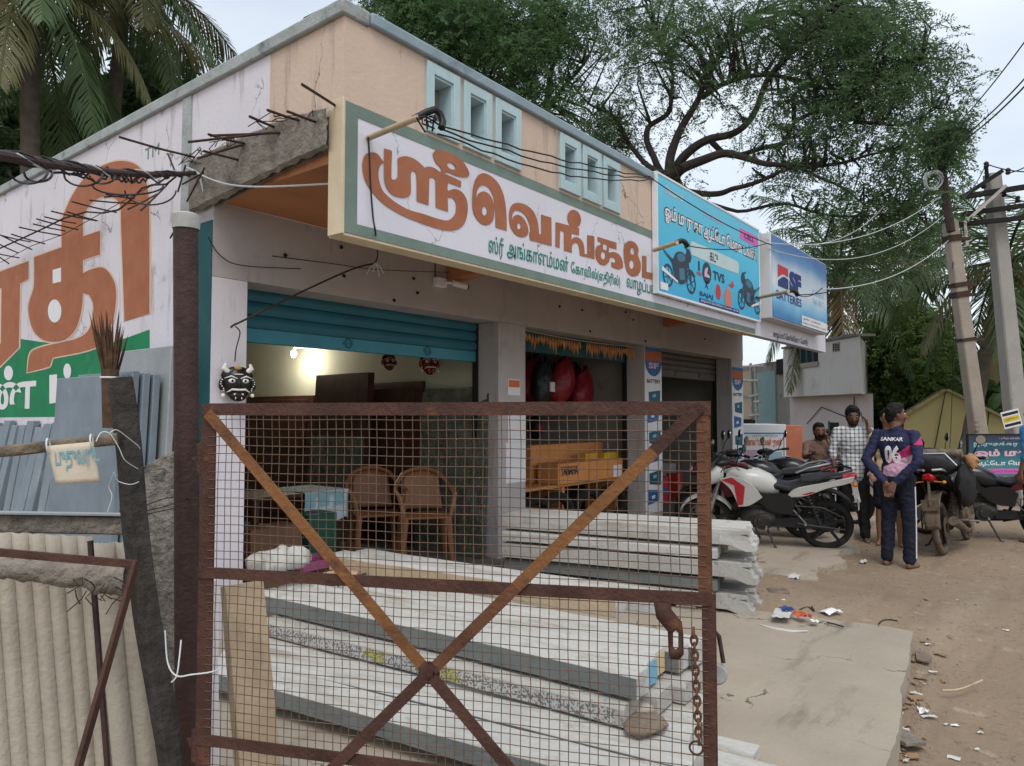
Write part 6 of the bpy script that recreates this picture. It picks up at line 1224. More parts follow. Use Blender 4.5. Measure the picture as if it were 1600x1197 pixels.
# ------------------------------------------------------------------ people
def capsule(mb, a, b, ra, rb, n=14):
    a, b = Vector(a), Vector(b); d = (b - a); L_ = d.length; d = d / L_ if L_ > 1e-6 else Vector((0, 0, 1)); u, w = frame_from(d); rings = []
    for k in range(5): q = -PI / 2 + PI / 2 * (k + .3) / 5; rings.append((a + d * (ra * math.sin(q)), ra * math.cos(q)))
    rings += [(a, ra), (b, rb)]
    for k in range(5): q = PI / 2 * (k + .7) / 5; rings.append((b + d * (rb * math.sin(q)), rb * math.cos(q)))
    mb.loft([[c + u * (r * math.cos(2 * PI * j / n)) + w * (r * math.sin(2 * PI * j / n)) for j in range(n)] for c, r in rings])
def person(label, loc, rotz, prims, mats, voxel=.011, region=None, smooth=4):
    """prims: ('c', a, b, ra, rb, mat) or ('e', c, (rx,ry,rz), mat); grown into one continuous skin"""
    t = thing('person', label, 'person', (loc[0], loc[1], loc[2] + gz(loc[0], loc[1]) - .006), rotz); mb = MB()
    for p in prims:
        if p[0] == 'c': capsule(mb, *p[1:5])
        else: mb.ell(p[1], *p[2], 18, 12)
    o = mb.build('body', list(mats), None, True); rm = o.modifiers.new('r', 'REMESH'); rm.mode = 'VOXEL'; rm.voxel_size = voxel; sm = o.modifiers.new('s', 'SMOOTH'); sm.factor = .5; sm.iterations = smooth
    dg = bpy.context.evaluated_depsgraph_get(); me = bpy.data.meshes.new_from_object(o.evaluated_get(dg)); bpy.data.objects.remove(o); me.name = 'body'
    me.materials.clear()
    for m in mats: me.materials.append(m)
    nf = len(me.polygons); C_ = np.empty(nf * 3); me.polygons.foreach_get('center', C_); C_ = C_.reshape(-1, 3); best = np.full(nf, 1e9); mi = np.zeros(nf, int)
    for p in prims:
        if p[0] == 'c':
            a, b = np.array(p[1], float), np.array(p[2], float); ab = b - a; tt = np.clip(((C_ - a) @ ab) / max(ab @ ab, 1e-9), 0, 1); d = np.linalg.norm(C_ - a - tt[:, None] * ab, axis=1) - (p[3] + (p[4] - p[3]) * tt); k = p[5]
        else:
            q = (C_ - np.array(p[1])) / np.array(p[2]); r = np.linalg.norm(q, axis=1); d = (r - 1) * min(p[2]); k = p[3]
        w = d < best; best[w] = d[w]; mi[w] = k
    if region: mi = region(C_, mi)
    me.polygons.foreach_set('material_index', mi.astype(np.int32)); me.shade_smooth(); me.update()
    nv = len(me.vertices); co = np.empty(nv * 3); me.vertices.foreach_get('co', co); co = co.reshape(-1, 3); no = np.empty(nv * 3); me.vertices.foreach_get('normal', no); no = no.reshape(-1, 3)
    vm = np.zeros(nv, bool); ls = np.empty(len(me.loops), np.int32); me.loops.foreach_get('vertex_index', ls); lt = np.empty(nf, np.int32); me.polygons.foreach_get('loop_total', lt); vm[ls[np.repeat(mi, lt) >= 3]] = True
    dsp = np.array([(.009 * (noise.noise(Vector((p[0] * 12, p[1] * 12 + p[2] * 4, p[2] * 9)))) + .008 * noise.noise(Vector((p[0] * 22 + p[2] * 10, p[1] * 22, p[2] * 26)))) if f else 0 for p, f in zip(co, vm)]); hv = np.zeros(nv, bool); hv[ls[np.repeat(mi == 1, lt)]] = True
    dsp = dsp + np.array([.010 * noise.noise(Vector(p) * 48) + .006 * noise.noise(Vector(p) * 110) if f else 0 for p, f in zip(co, hv)]); co = co + no * dsp[:, None]; me.vertices.foreach_set('co', co.reshape(-1)); me.update()
    body = mesh_obj('body', me, t); return t, body
def arm(sh, el, wr, r, cm, sm, sleeve=1.0):
    """upper arm, forearm; sleeve: share of the arm covered (0.5 = to the elbow)"""
    out = [('c', sh, el, r * 1.25, r, cm)]
    sh, el, wr = Vector(sh), Vector(el), Vector(wr)
    if sleeve >= 1: out.append(('c', el, el.lerp(wr, .93), r, r * .82, cm)); out.append(('c', el.lerp(wr, .9), wr, r * .6, r * .55, sm))
    else: out.append(('c', el, el.lerp(wr, .25), r, r * .95, cm)); out.append(('c', el, wr, r * .82, r * .52, sm))
    return out
def hand(wr, d, side, sm, curl=.25, k=1.0):
    """palm with four unequal bent fingers and a thumb leaving the palm's side"""
    wr, d, side = Vector(wr), Vector(d).normalized(), Vector(side).normalized(); nrm = d.cross(side).normalized(); out = []
    for i in range(4): out.append(('c', wr + side * (.010 * (i - 1.5) * .8), wr + d * .085 * k + side * (.019 * (i - 1.5)), .016, .013, sm))
    for i, L_ in enumerate((.062, .075, .080, .068)):
        a = wr + d * .085 * k + side * (.020 * (i - 1.5)); b = a + (d + nrm * curl).normalized() * L_ * .55; c = b + (d + nrm * curl * 3).normalized() * L_ * .5; out += [('c', a, b, .0105, .0098, sm), ('c', b, c, .0098, .0085, sm)]
    a = wr + d * .025 + side * .030; b = a + (d * .7 + side * .8).normalized() * .045; c = b + (d + nrm * .4 + side * .1).normalized() * .035
    out += [('c', a, b, .014, .012, sm), ('c', b, c, .012, .0095, sm)]; return out
def head(c, yaw, pitch, sm, hm, beard=False, hairk=1.0):
    """c: middle of the head; eyes at half its height; yaw turns the face to the person's left"""
    c = Vector(c); f = Vector((math.cos(yaw) * math.cos(pitch), math.sin(yaw) * math.cos(pitch), math.sin(pitch))); l = Vector((-math.sin(yaw), math.cos(yaw), 0)); u = f.cross(l)
    P = lambda x, y, z: tuple(c + f * x + l * y + u * z)
    o = [('e', P(.005, 0, .01), (.088, .074, .105), sm), ('c', P(.035, 0, -.02), P(.040, 0, -.085), .058, .034, sm), ('c', P(-.01, 0, -.06), (c.x - .015, c.y, c.z - .17), .052, .058, sm),
         ('c', P(.088, 0, .012), P(.106, 0, -.028), .009, .015, sm), ('c', P(.086, -.018, -.062), P(.086, .018, -.062), .010, .010, hm + 1)]
    for s in (-1, 1): o += [('e', P(-.005, s * .078, -.01), (.02, .012, .03), sm), ('c', P(.080, s * .018, .035), P(.074, s * .048, .038), .007, .006, hm), ('c', P(.082, s * .02, -.040), P(.078, s * .033, -.046), .008, .006, hm)]
    o += [('e', P(-.020, 0, .030), (.092 * hairk, .083 * hairk, .094 * hairk), hm), ('e', P(.006, 0, .088), (.070 * hairk, .064, .040), hm), ('e', P(-.045, 0, -.03), (.058, .066, .06), hm)]
    if beard:
        for s in (-1, 1): o.append(('c', P(.02, s * .062, -.045), P(.055, s * .03, -.095), .020, .026, hm))
        o.append(('c', P(.075, -.015, -.098), P(.075, .015, -.098), .022, .022, hm))
    return o, P
def eyes(t, P, iris):
    mb = MB()
    for s in (-1, 1):
        e = MB(); e.ell(P(.076, s * .031, .012), .010, .012, .006, 10, 6); w = e.build('eye', M['paper'], t, True); e = MB(); e.ell(P(.082, s * .031, .012), .006, .007, .006, 8, 6); e.build('iris', iris, w, True)
M['lip'] = flat('brown_lips', (.10, .035, .03), .5)
M['navycloth'] = mat('navy_jersey_cloth', (.018, .022, .06), .8, .2, 7, .15, 30); M['trackpant'] = mat('dark_navy_track_pants', (.010, .012, .024), .85, .25, 9, .25, 22); M['pinkcloth'] = mat('pale_pink_jersey_cloth', (.58, .36, .46), .8, .1, 7, .15, 30); M['magenta'] = flat('magenta_jersey_print', (.50, .035, .16), .8); M['blacktrouser'] = mat('black_trousers', (.012, .011, .012), .85, .25, 9, .25, 22)
LEGS = lambda m, sm, r=1.0, dx=0: [q for s in (-1, 1) for q in (('c', (0, s * .085, .93), (.015 + dx * s * .3, s * .105, .50), .098 * r, .072 * r, m), ('c', (.015 + dx * s * .3, s * .105, .50), (-.015 + dx * s, s * .115, .10), .072 * r, .062 * r, m), ('c', (-.015 + dx * s, s * .115, .12), (-.015 + dx * s, s * .115, .055), .036, .034, sm), ('c', (-.045 + dx * s, s * .115, .035), (.12 + dx * s, s * .135, .025), .032, .026, sm))]
TORSO = lambda m, k=1.0: [('e', (0, 0, 1.24), (.115 * k, .165 * k, .23), m), ('e', (.0, 0, 1.02), (.115 * k, .155 * k, .17), m), ('c', (-.005, -.145, 1.395), (-.005, .145, 1.395), .062 * k, .062 * k, m), ('c', (-.01, 0, 1.38), (-.005, 0, 1.47), .075, .060, m), ('e', (-.05, .085, 1.30), (.07, .085, .12), m), ('e', (-.05, -.085, 1.30), (.07, .085, .12), m)]
# man with his hands clasped behind his back
h_, P_ = head((.005, 0, 1.615), R(-48), R(-4), 0, 1, False, 1.05)
pr = TORSO(3) + [('e', (0, 0, .90), (.125, .155, .12), 4)] + LEGS(4, 0) + h_
for s in (-1, 1): pr += arm((-.01, s * .185, 1.395), (-.12, s * .265, 1.13), (-.185, s * .055, .905), .050, 3, 0) 
pr += hand((-.185, .05, .905), (-.10, -.28, -.9), (0, -.9, .3), 0, .2) + hand((-.205, -.05, .90), (-.12, .30, -.9), (0, .9, .3), 0, .35)
def jersey(C_, mi):
    j = mi == 3; n_ = np.array([noise.noise(Vector((c[0] * 5, c[1] * 6 + c[2] * 5, c[2] * 2))) for c in C_]); low = (C_[:, 2] < 1.13 - .45 * (C_[:, 1] + .05) + .03 * n_) & (C_[:, 1] < .11) & (np.abs(C_[:, 1]) < .172) & (C_[:, 0] > -.15)
    edge = (C_[:, 2] < 1.24 - .5 * (C_[:, 1] + .05) + .12 * n_) & ~low & (C_[:, 1] < .05) & (np.abs(C_[:, 1]) < .172) & (C_[:, 0] > -.15)
    sh = (C_[:, 2] > 1.30) & (n_ > .12) & (C_[:, 0] < 0); mi = mi.copy(); mi[j & low] = 5; mi[j & edge & (n_ > -.2)] = 6; mi[j & sh] = 6; return mi
bx = onZ(1405, 882, 0)
t, body = person('man in navy and pink 06 jersey with hands clasped behind his back', (bx.x, bx.y, 0), R(-12), pr, [M['skin'], M['hair'], M['lip'], M['navycloth'], M['trackpant'], M['pinkcloth'], M['magenta']], .0068, jersey, 3)
t.scale = (1, 1, 1.0); eyes(t, P_, M['black'])
from mathutils.bvhtree import BVHTree
def cling(t, body, s, y0, y1, z0, z1, m, name, bold, fromx=-1):
    bv = BVHTree.FromPolygons([v.co for v in body.data.vertices], [tuple(p.vertices) for p in body.data.polygons]); vs, fs = glyphs(s, bold); xs = [v[0] for v in vs]; ys = [v[1] for v in vs]; out = []
    for v in vs:
        y = y0 + (v[0] - min(xs)) / (max(xs) - min(xs)) * (y1 - y0); z = z0 + (v[1] - min(ys)) / (max(ys) - min(ys)) * (z1 - z0); hit = bv.ray_cast(Vector((fromx, y, z)), Vector((-fromx, 0, 0)))[0]; out.append(((hit.x if hit else -.12) - .005, y, z))
    mb = MB(); mb.add(out, fs); return mb.build(name, m, t, True)
cling(t, body, 'SANKAR', .115, -.115, 1.335, 1.375, M['paper'], 'jersey_name', .03); cling(t, body, '06', .080, -.080, 1.10, 1.29, M['paper'], 'jersey_number', .05); cling(t, body, 'VIVO', .05, -.04, .985, 1.015, M['lilac'], 'jersey_print', .03)
for s in (1,): mb = MB(); mb.tube([(-.02, -s * .185, .86), (-.0, -s * .18, .5), (-.02, -s * .182, .12)], .006, 5); mb.build('trouser_stripe', M['paper'], t, True)
mb = MB(); mb.torus((-.212, -.03, .868), (0, .3, 1), .012, .003, 12, 5); mb.build('finger_ring', M['chrome'], t, True)
# man in plaid shirt with a phone at his ear
def plaid():
    m = bpy.data.materials.new('plaid_shirt'); m.use_nodes = True; N, L = m.node_tree.nodes, m.node_tree.links; B = N['Principled BSDF']; B.inputs['Roughness'].default_value = .85; t = N.new('ShaderNodeTexCoord'); prev = None
    for dirn in ('Y', 'Z'):
        s = N.new('ShaderNodeSeparateXYZ'); L.new(t.outputs['Object'], s.inputs[0]); a = N.new('ShaderNodeMath'); a.operation = 'MULTIPLY'; a.inputs[1].default_value = 125; L.new(s.outputs[dirn], a.inputs[0]); b = N.new('ShaderNodeMath'); b.operation = 'SINE'; L.new(a.outputs[0], b.inputs[0]); r = N.new('ShaderNodeMapRange'); r.inputs[1].default_value = .25; r.inputs[2].default_value = .6; L.new(b.outputs[0], r.inputs[0])
        if prev is None: prev = r.outputs[0]
        else: q = N.new('ShaderNodeMath'); q.operation = 'ADD'; L.new(prev, q.inputs[0]); L.new(r.outputs[0], q.inputs[1]); prev = q.outputs[0]
    c = N.new('ShaderNodeValToRGB'); e = c.color_ramp.elements; e[0].color = (.56, .57, .58, 1); e[1].position = 1.0; e[1].color = (.07, .08, .09, 1); hf = N.new('ShaderNodeMath'); hf.operation = 'MULTIPLY'; hf.inputs[1].default_value = .5; L.new(prev, hf.inputs[0]); L.new(hf.outputs[0], c.inputs[0]); L.new(c.outputs[0], B.inputs['Base Color']); return m
M['plaid'] = plaid()
h_, P_ = head((.02, 0, 1.60), R(10), R(-22), 0, 1, True, 1.08)
pr = TORSO(3, 1.06) + [('e', (0, 0, .90), (.125, .155, .12), 4), ('c', (0, 0, .93), (0, 0, .86), .15, .15, 3)] + LEGS(4, 0, 1.0, .09) + h_
pr += arm((0, -.19, 1.39), (.03, -.25, 1.13), (.06, -.22, .90), .050, 3, 0, .5) + hand((.06, -.22, .90), (.15, .05, -1), (1, 0, 0), 0, .3)
pr += arm((0, .19, 1.39), (.12, .28, 1.20), (.075, .165, 1.46), .050, 3, 0, .5) + hand((.075, .165, 1.46), (-.1, -.25, 1), (.9, .1, 0), 0, -.3)
q = onZ(1338, 838, 0)
t, body = person('man in grey plaid shirt holding a phone to his ear among the motorcycles', (10.05, 2.32, 0), R(196), pr, [M['skin'], M['hair'], M['lip'], M['plaid'], M['blacktrouser']], .0075)
eyes(t, P_, M['black']); mb = MB(); mb.bar((.085, .115, 1.52), (.045, .098, 1.64), .06, .009, (0, 1, .2)); tag(mb.build('mobile_phone', M['black'], t, True, bevel=.003), None)
# boy hidden behind the man in the jersey
h_, P_ = head((.02, 0, 1.56), R(25), R(-4), 0, 1); pr = [('e', (x[1][0], x[1][1], x[1][2] - .06), x[2], x[3]) if x[0] == 'e' else ('c', (x[1][0], x[1][1], x[1][2] - .06), (x[2][0], x[2][1], x[2][2] - .06), *x[3:]) for x in TORSO(3)] + [('e', (0, 0, .86), (.12, .15, .12), 4)] + h_
for s in (-1, 1): pr += [('c', (0, s * .085, .88), (.02, s * .10, .52), .10, .088, 4), ('c', (.02, s * .10, .52), (0, s * .11, .30), .056, .052, 0), ('c', (0, s * .11, .30), (-.01, s * .115, .06), .05, .035, 0), ('c', (-.04, s * .115, .035), (.12, s * .13, .025), .03, .026, 0)] + arm((0, s * .17, 1.33), (.03, s * .22, 1.08), (.12, s * .16, .92), .045, 3, 0, .5) + hand((.12, s * .16, .92), (.6, 0, -.6), (0, s, 0), 0, .3)
bx = onZ(1392, 852, 0); M['skintan'] = flat('light_brown_skin', (.28, .145, .085), .55)
t, body = person('bare-legged person in dark shorts standing behind the man in the jersey', (bx.x + .1, bx.y + .02, 0), R(188), pr, [M['skintan'], M['hair'], M['lip'], M['creampaint'], M['trackpant']], .010); eyes(t, P_, M['black'])
# rider by the freezer, child, man at the frame edge
h_, P_ = head((.05, 0, 1.33), R(0), R(-15), 0, 1, True); pr = [('e', (.0, 0, 1.0), (.11, .16, .20), 3), ('e', (-.02, 0, .82), (.12, .155, .14), 3), ('c', (0, -.14, 1.13), (0, .14, 1.13), .06, .06, 3), ('c', (.0, 0, 1.12), (.03, 0, 1.22), .07, .055, 0)] + h_
for s in (-1, 1): pr += [('c', (0, s * .10, .80), (.38, s * .16, .76), .095, .075, 4), ('c', (.38, s * .16, .76), (.30, s * .17, .34), .07, .055, 4), ('c', (.28, s * .17, .30), (.42, s * .18, .27), .034, .03, 2)]
pr += arm((0, .17, 1.12), (.20, .20, .98), (.14, .08, 1.21), .045, 3, 0, .5) + hand((.14, .08, 1.21), (-.05, -.4, 1), (1, 0, 0), 0, .5) + arm((0, -.17, 1.12), (.16, -.24, .95), (.34, -.22, 1.0), .045, 3, 0, .5) + hand((.34, -.22, 1.0), (1, 0, 0), (0, 1, 0), 0, .8)
p = atd(1278, 700, 10.9)
t, body = person('bearded rider in a brown shirt sitting with a hand to his face by the freezer', (p.x, p.y, .05), R(215), pr, [M['skin'], M['hair'], M['black'], flat('brown_shirt_cloth', (.16, .10, .075), .85), M['blacktrouser']], .010); eyes(t, P_, M['black'])
h_, P_ = head((.02, 0, 1.24), R(-30), R(-6), 0, 1); pr = [('e', (0, 0, .95), (.09, .125, .17), 3), ('e', (0, 0, .76), (.09, .12, .13), 3), ('c', (0, -.11, 1.06), (0, .11, 1.06), .045, .045, 3), ('c', (0, 0, 1.02), (.0, 0, 1.13), .055, .045, 0)] + h_
for s in (-1, 1): pr += [('c', (0, s * .065, .72), (.01, s * .08, .40), .075, .055, 4), ('c', (.01, s * .08, .40), (0, s * .085, .07), .052, .035, 0), ('c', (-.03, s * .085, .03), (.09, s * .095, .022), .026, .02, 0)] + arm((0, s * .13, 1.05), (.02, s * .17, .86), (.08, s * .13, .70), .036, 3, 0, .5) + hand((.08, s * .13, .70), (.3, 0, -1), (1, 0, 0), 0, .3, .8)
p = atd(1293, 700, 12.2)
t, body = person('child with dark hair in a purple top standing beyond the rider', (p.x, p.y, .0), R(170), pr, [M['skin'], M['hair'], M['lip'], flat('purple_cloth', (.10, .05, .16), .85), M['trackpant']], .010); eyes(t, P_, M['black'])
h_, P_ = head((.0, 0, 1.615), R(20), 0, 0, 1); pr = TORSO(3) + [('e', (0, 0, .90), (.125, .155, .12), 4)] + LEGS(4, 0) + h_
for s in (-1, 1): pr += arm((-.01, s * .185, 1.395), (-.05, s * .255, 1.12), (.02, s * .26, .88), .05, 3, 0, .5) + hand((.02, s * .26, .88), (.1, 0, -1), (1, 0, 0), 0, .3)
p = atd(1618, 700, 9.0)
t, body = person('man in a blue shirt standing at the right frame edge', (p.x, p.y, 0), R(60), pr, [M['skin'], M['hair'], M['lip'], flat('bright_blue_cloth', (.03, .16, .33), .8), M['blacktrouser']], .010); eyes(t, P_, M['black'])
# ------------------------------------------------------------------ houses across the yard
def pbox(pl, u0, u1, v0, v1, f, b, name, m, par, bevel=0):
    """box on a plane: its face given by two picture corners, f in front of and b behind the plane"""
    a, c = pl.hit(u0, v0), pl.hit(u1, v1); x0, x1 = min(a[0], c[0]), max(a[0], c[0]); z0, z1 = min(a[1], c[1]), max(a[1], c[1]); return fbox(pl, x0, x1, z0, z1, f, b, name, m, par, bevel)
def fbox(pl, x0, x1, z0, z1, f, b, name, m, par, bevel=0):
    mb = MB(); mb.add([pl.to3(x, z, o) for o in (f, -b) for x, z in ((x0, z0), (x1, z0), (x1, z1), (x0, z1))], [(0, 1, 2, 3), (5, 4, 7, 6), (4, 0, 3, 7), (1, 5, 6, 2), (3, 2, 6, 7), (4, 5, 1, 0)]); return mb.build(name, m, par, bevel=bevel)
M['housewhite'] = mat('grimy_white_house_paint', (.52, .51, .49), .9, .06, .9, .1, 20, dirt=(.30, .29, .27), dscale=.7, damt=.38, streak=((.27, .26, .25), .58)); M['housepink'] = mat('pale_pink_house_paint', (.50, .44, .43), .9, .06, 1, .1, 20, dirt=(.30, .27, .25), dscale=.8, damt=.38)
M['tealwall'] = mat('pale_teal_wall', (.22, .33, .34), .9, .1, 1, .1, 20, dirt=(.16, .20, .20), damt=.4); M['greywall'] = mat('bare_cement_wall', (.25, .24, .22), .95, .15, 1.2, .2, 20, dirt=(.13, .12, .11), damt=.5)
M['darkopen'] = flat('painted_opening_dark', (.012, .012, .014), .9); M['tin'] = mat('old_tin_roof', (.16, .15, .14), .8, .25, 3, .2, 20, dirt=(.12, .07, .05), damt=.5)  # darkopen: near-black plates, the shade inside window, door and vent openings as colour
hr, hl = atd(1366, 640, 18.2), atd(1242, 640, 22); hd_ = Vector((hr.x - hl.x, hr.y - hl.y, 0)).normalized(); PH = Plane((hr.x, hr.y, 0), hd_, (0, 0, 1)); Lh = (Vector((hr.x, hr.y)) - Vector((hl.x, hl.y))).length
house = thing('white_house', 'two-storey white and pale pink house beyond the motorcycles', 'house', (hr.x, hr.y, 0))
def hbody(x0, x1, z0, z1, f, name, m):
    mb = MB(); fp = [(x0, f), (x1, f), (x1 - 3.25, -2.1), (x0 - 1.5, -2.1)]; mb.add([PH.to3(x, z0, o) for x, o in fp] + [PH.to3(x, z1, o) for x, o in fp], [(0, 1, 5, 4), (1, 2, 6, 5), (2, 3, 7, 6), (3, 0, 4, 7), (4, 5, 6, 7), (3, 2, 1, 0)]); return mb.build(name, m, house)
hbody(-Lh, 0, 2.12, 3.56, .35, 'upper_wall', M['housewhite']); hbody(-Lh - .3, -.04, -.1, 2.118, 0, 'lower_wall', M['housepink'])
for k in range(13): fbox(PH, -Lh + .02 + k * Lh / 13, -Lh + (k + .92) * Lh / 13, 3.57, 3.63 + .03 * (k % 2), .42, .1, 'roof_tile', M['tin'], house)
w = pbox(PH, 1262, 1297, 540, 571, .36, -.30, 'window', M['darkopen'], house); pbox(PH, 1261, 1298, 569.5, 572, .40, -.35, 'sill', M['greywall'], w)
for k in range(3): pbox(PH, 1268 + k * 10, 1271 + k * 10, 541, 570, .375, -.362, 'window_bar', M['teal'], w)
vt = pbox(PH, 1320, 1332, 537, 549, .36, -.30, 'vent_block', M['greywall'], house)
for i in range(3):
    for j in range(3): pbox(PH, 1321.2 + i * 3.6, 1323.6 + i * 3.6, 538.2 + j * 3.6, 540.6 + j * 3.6, .364, -.361, 'vent_hole', M['darkopen'], vt)
dw = pbox(PH, 1297, 1312, 660, 720, .01, -.002, 'doorway', M['darkopen'], house); pbox(PH, 1295, 1297.5, 658, 722, .03, -.001, 'door_frame', flat('green_door_frame', (.05, .16, .10)), dw)
for (p, q) in (((1285, 636), (1262, 662)), ((1285, 636), (1325, 652)), ((1336, 620), (1337, 690))):
    a, b = PH.hit(*p), PH.hit(*q); mb = MB(); mb.tube([PH.to3(*a, .03), PH.to3(*b, .03)], .012, 5); mb.build('wall_cable', M['cable'], house)
side = thing('teal_side_house', 'low teal and bare cement house wall with a tan shutter between shop and white house', 'house', (23, 8, 0))
fbox(PH, -Lh - 8, -Lh - .32, -.1, 3.3, -.05, 4, 'wall', M['greywall'], side); a = PH.hit(1178, 600)[0]; fbox(PH, -Lh - 5.2, -Lh - 1.2, .1, 3.0, .0, .05, 'teal_panel', M['tealwall'], side)
pbox(PH, 1150, 1177, 583, 655, .10, -.01, 'tan_shutter', mat('tan_shutter_paint', (.40, .34, .24), .8, .1, 2, .1, 20), side); pbox(PH, 1150, 1180, 619, 621, .13, -.101, 'shutter_bar', M['greywall'], side); pbox(PH, 1150, 1182, 656, 664, .06, -.005, 'dark_gap', M['darkopen'], side)
pbox(PH, 1214, 1228, 562, 584, .03, -.005, 'window', M['darkopen'], side)
lad = thing('pipe_frame', 'frame of old galvanised pipes standing by the cement wall', 'pipe frame', PH.to3(-Lh - 1, 0, .6)); M['galv'] = mat('old_galvanised_pipe', (.40, .37, .34), .6, .2, 8, .1, 40, dirt=(.2, .1, .06), damt=.45)
for (p, q) in (((1200, 568), (1202, 650)), ((1208, 572), (1211, 690)), ((1150, 575), (1222, 572)), ((1177, 595), (1214, 595)), ((1198, 620), (1214, 617)), ((1198, 650), (1214, 648)), ((1206, 628), (1216, 628))):
    a, b = PH.hit(*p), PH.hit(*q); mb = MB(); mb.tube([PH.to3(*a, .6), PH.to3(*b, .6)], .045, 8); mb.build('pipe', M['galv'], lad)
# yellow gabled hut with thatch behind
c = atd(1482, 690, 18.5); nrm_ = (CL - c); nrm_.z = 0; nrm_ = Matrix.Rotation(R(8), 3, 'Z') @ nrm_.normalized(); uxh = Vector((0, 0, 1)).cross(nrm_).normalized(); PY = Plane((c.x, c.y, 0), uxh, (0, 0, 1))
hut = thing('yellow_hut', 'low yellow gabled hut with stained walls behind the loaded motorcycle', 'hut', (c.x, c.y, 0))
M['yellow'] = mat('stained_yellow_wall', (.42, .36, .165), .9, .08, .8, .15, 20, dirt=(.36, .31, .15), dscale=.8, damt=.38, streak=((.26, .23, .13), .62))
gab = [PY.hit(*p) for p in ((1412, 652), (1478, 611), (1562, 652))]; x0, x1 = gab[0][0], gab[2][0] + .12; mb = MB(); mb.prism([(x0, -.1), (x1, -.1), (x1, gab[2][1]), gab[1], (x0, gab[0][1])], PY.to3(0, 0), PY.ux, PY.uy, -5); mb.build('gable_wall', M['yellow'], hut)
for (p, q) in ((gab[0], gab[1]), (gab[1], gab[2])):
    d = Vector((q[0] - p[0], q[1] - p[1])); d.normalize(); e0 = (p[0] - d.x * .25 * (p is gab[0]), p[1] - d.y * .25 * (p is gab[0])); e1 = (q[0] + d.x * .35 * (q is gab[2]), q[1] + d.y * .35 * (q is gab[2])); n2 = (-d.y * .07, d.x * .07); n0 = (-d.y * .004, d.x * .004)
    mb = MB(); mb.prism([(e0[0] + n0[0], e0[1] + n0[1]), (e1[0] + n0[0], e1[1] + n0[1]), (e1[0] + n2[0], e1[1] + n2[1]), (e0[0] + n2[0], e0[1] + n2[1])], PY.to3(0, 0, .12), PY.ux, PY.uy, -5.3); mb.build('roof', mat('mossy_tile_roof', (.30, .25, .13), .95, .25, 2, .4, 16, dirt=(.12, .11, .08), damt=.5), hut)
fbox(PY, x0 + .01, x1 - .01, .55, .60, .012, -.001, 'ledge', M['yellow'], hut)
for (p, q) in (((1477, 612), (1460, 700)), ((1545, 640), (1540, 690))): a, b = PY.hit(*p), PY.hit(*q); mb = MB(); mb.tube([PY.to3(*a, .03), PY.to3(*b, .03)], .012, 5); mb.build('wall_cable', M['cable'], hut)
th = thing('thatched_hut', 'dark thatched hut roof peeping out left of the yellow hut', 'hut', atd(1420, 700, 21)); PT = Plane(atd(1420, 700, 21) * 1, uxh, (0, 0, 1)); PT.o.z = 0
M['thatch'] = mat('dark_thatch', (.075, .06, .05), .95, .4, 6, .8, 30); q0 = [PT.hit(*p) for p in ((1385, 690), (1398, 672), (1428, 646), (1450, 668), (1450, 690))]; mb = MB(); mb.prism(q0, PT.to3(0, 0), PT.ux, PT.uy, -3.5); mb.build('thatch_roof', M['thatch'], th); fbox(PT, q0[0][0] + .2, q0[-1][0], -.1, q0[0][1] - .01, -.25, 3, 'wall', M['greywall'], th)
# freezer stall
PFz = Plane(atd(1192, 700, 12.6), (Vector((.617, -.787, 0))), (0, 0, 1)); PFz.o.z = 0
fz = thing('freezer_stall', 'white and orange ice cream freezer stall with orange Tamil lettering behind the motorcycles', 'freezer', PFz.to3(0, 0, 0)); a, b = PFz.hit(1157, 663), PFz.hit(1228, 663)
fbox(PFz, a[0], b[0], .15, a[1], 0, .9, 'cabinet', M['bluewhite'], fz, .01); fbox(PFz, b[0] + .002, b[0] + .30, .15, a[1] - .02, -.02, .85, 'orange_side', mat('orange_panel', (.50, .17, .09), .7, .1, 3, .05, 20, dirt=(.5, .3, .22), damt=.4), fz, .01)
for u0, u1, v0, v1 in ((1160, 1226, 676, 678), (1160, 1162, 678, 740), (1224, 1226, 678, 740)): pbox(PFz, u0, u1, v0, v1, .006, -.001, 'blue_border', flat('teal_border', (.03, .22, .36)), fz)
mb = MB(); a, b = PFz.hit(1166, 700), PFz.hit(1221, 684); text_on(mb, PFz, 'பாண்டியன் ஐஸ்', a[0], b[0], a[1], b[1], .005, .04); mb.build('orange_lettering', flat('orange_lettering', (.60, .16, .05)), fz)
mb = MB(); a, b = PFz.hit(1175, 683), PFz.hit(1215, 679.5); text_on(mb, PFz, 'ஐஸ்கிரீம்', a[0], b[0], a[1], b[1], .005); mb.build('green_lettering', M['greenpaint'], fz)
pbox(PFz, 1163, 1190, 703, 735, .004, -.001, 'pink_print', flat('pink_panel_print', (.55, .36, .45)), fz); pbox(PFz, 1195, 1222, 706, 738, .004, -.001, 'blue_print', flat('pale_blue_panel', (.32, .48, .55)), fz)
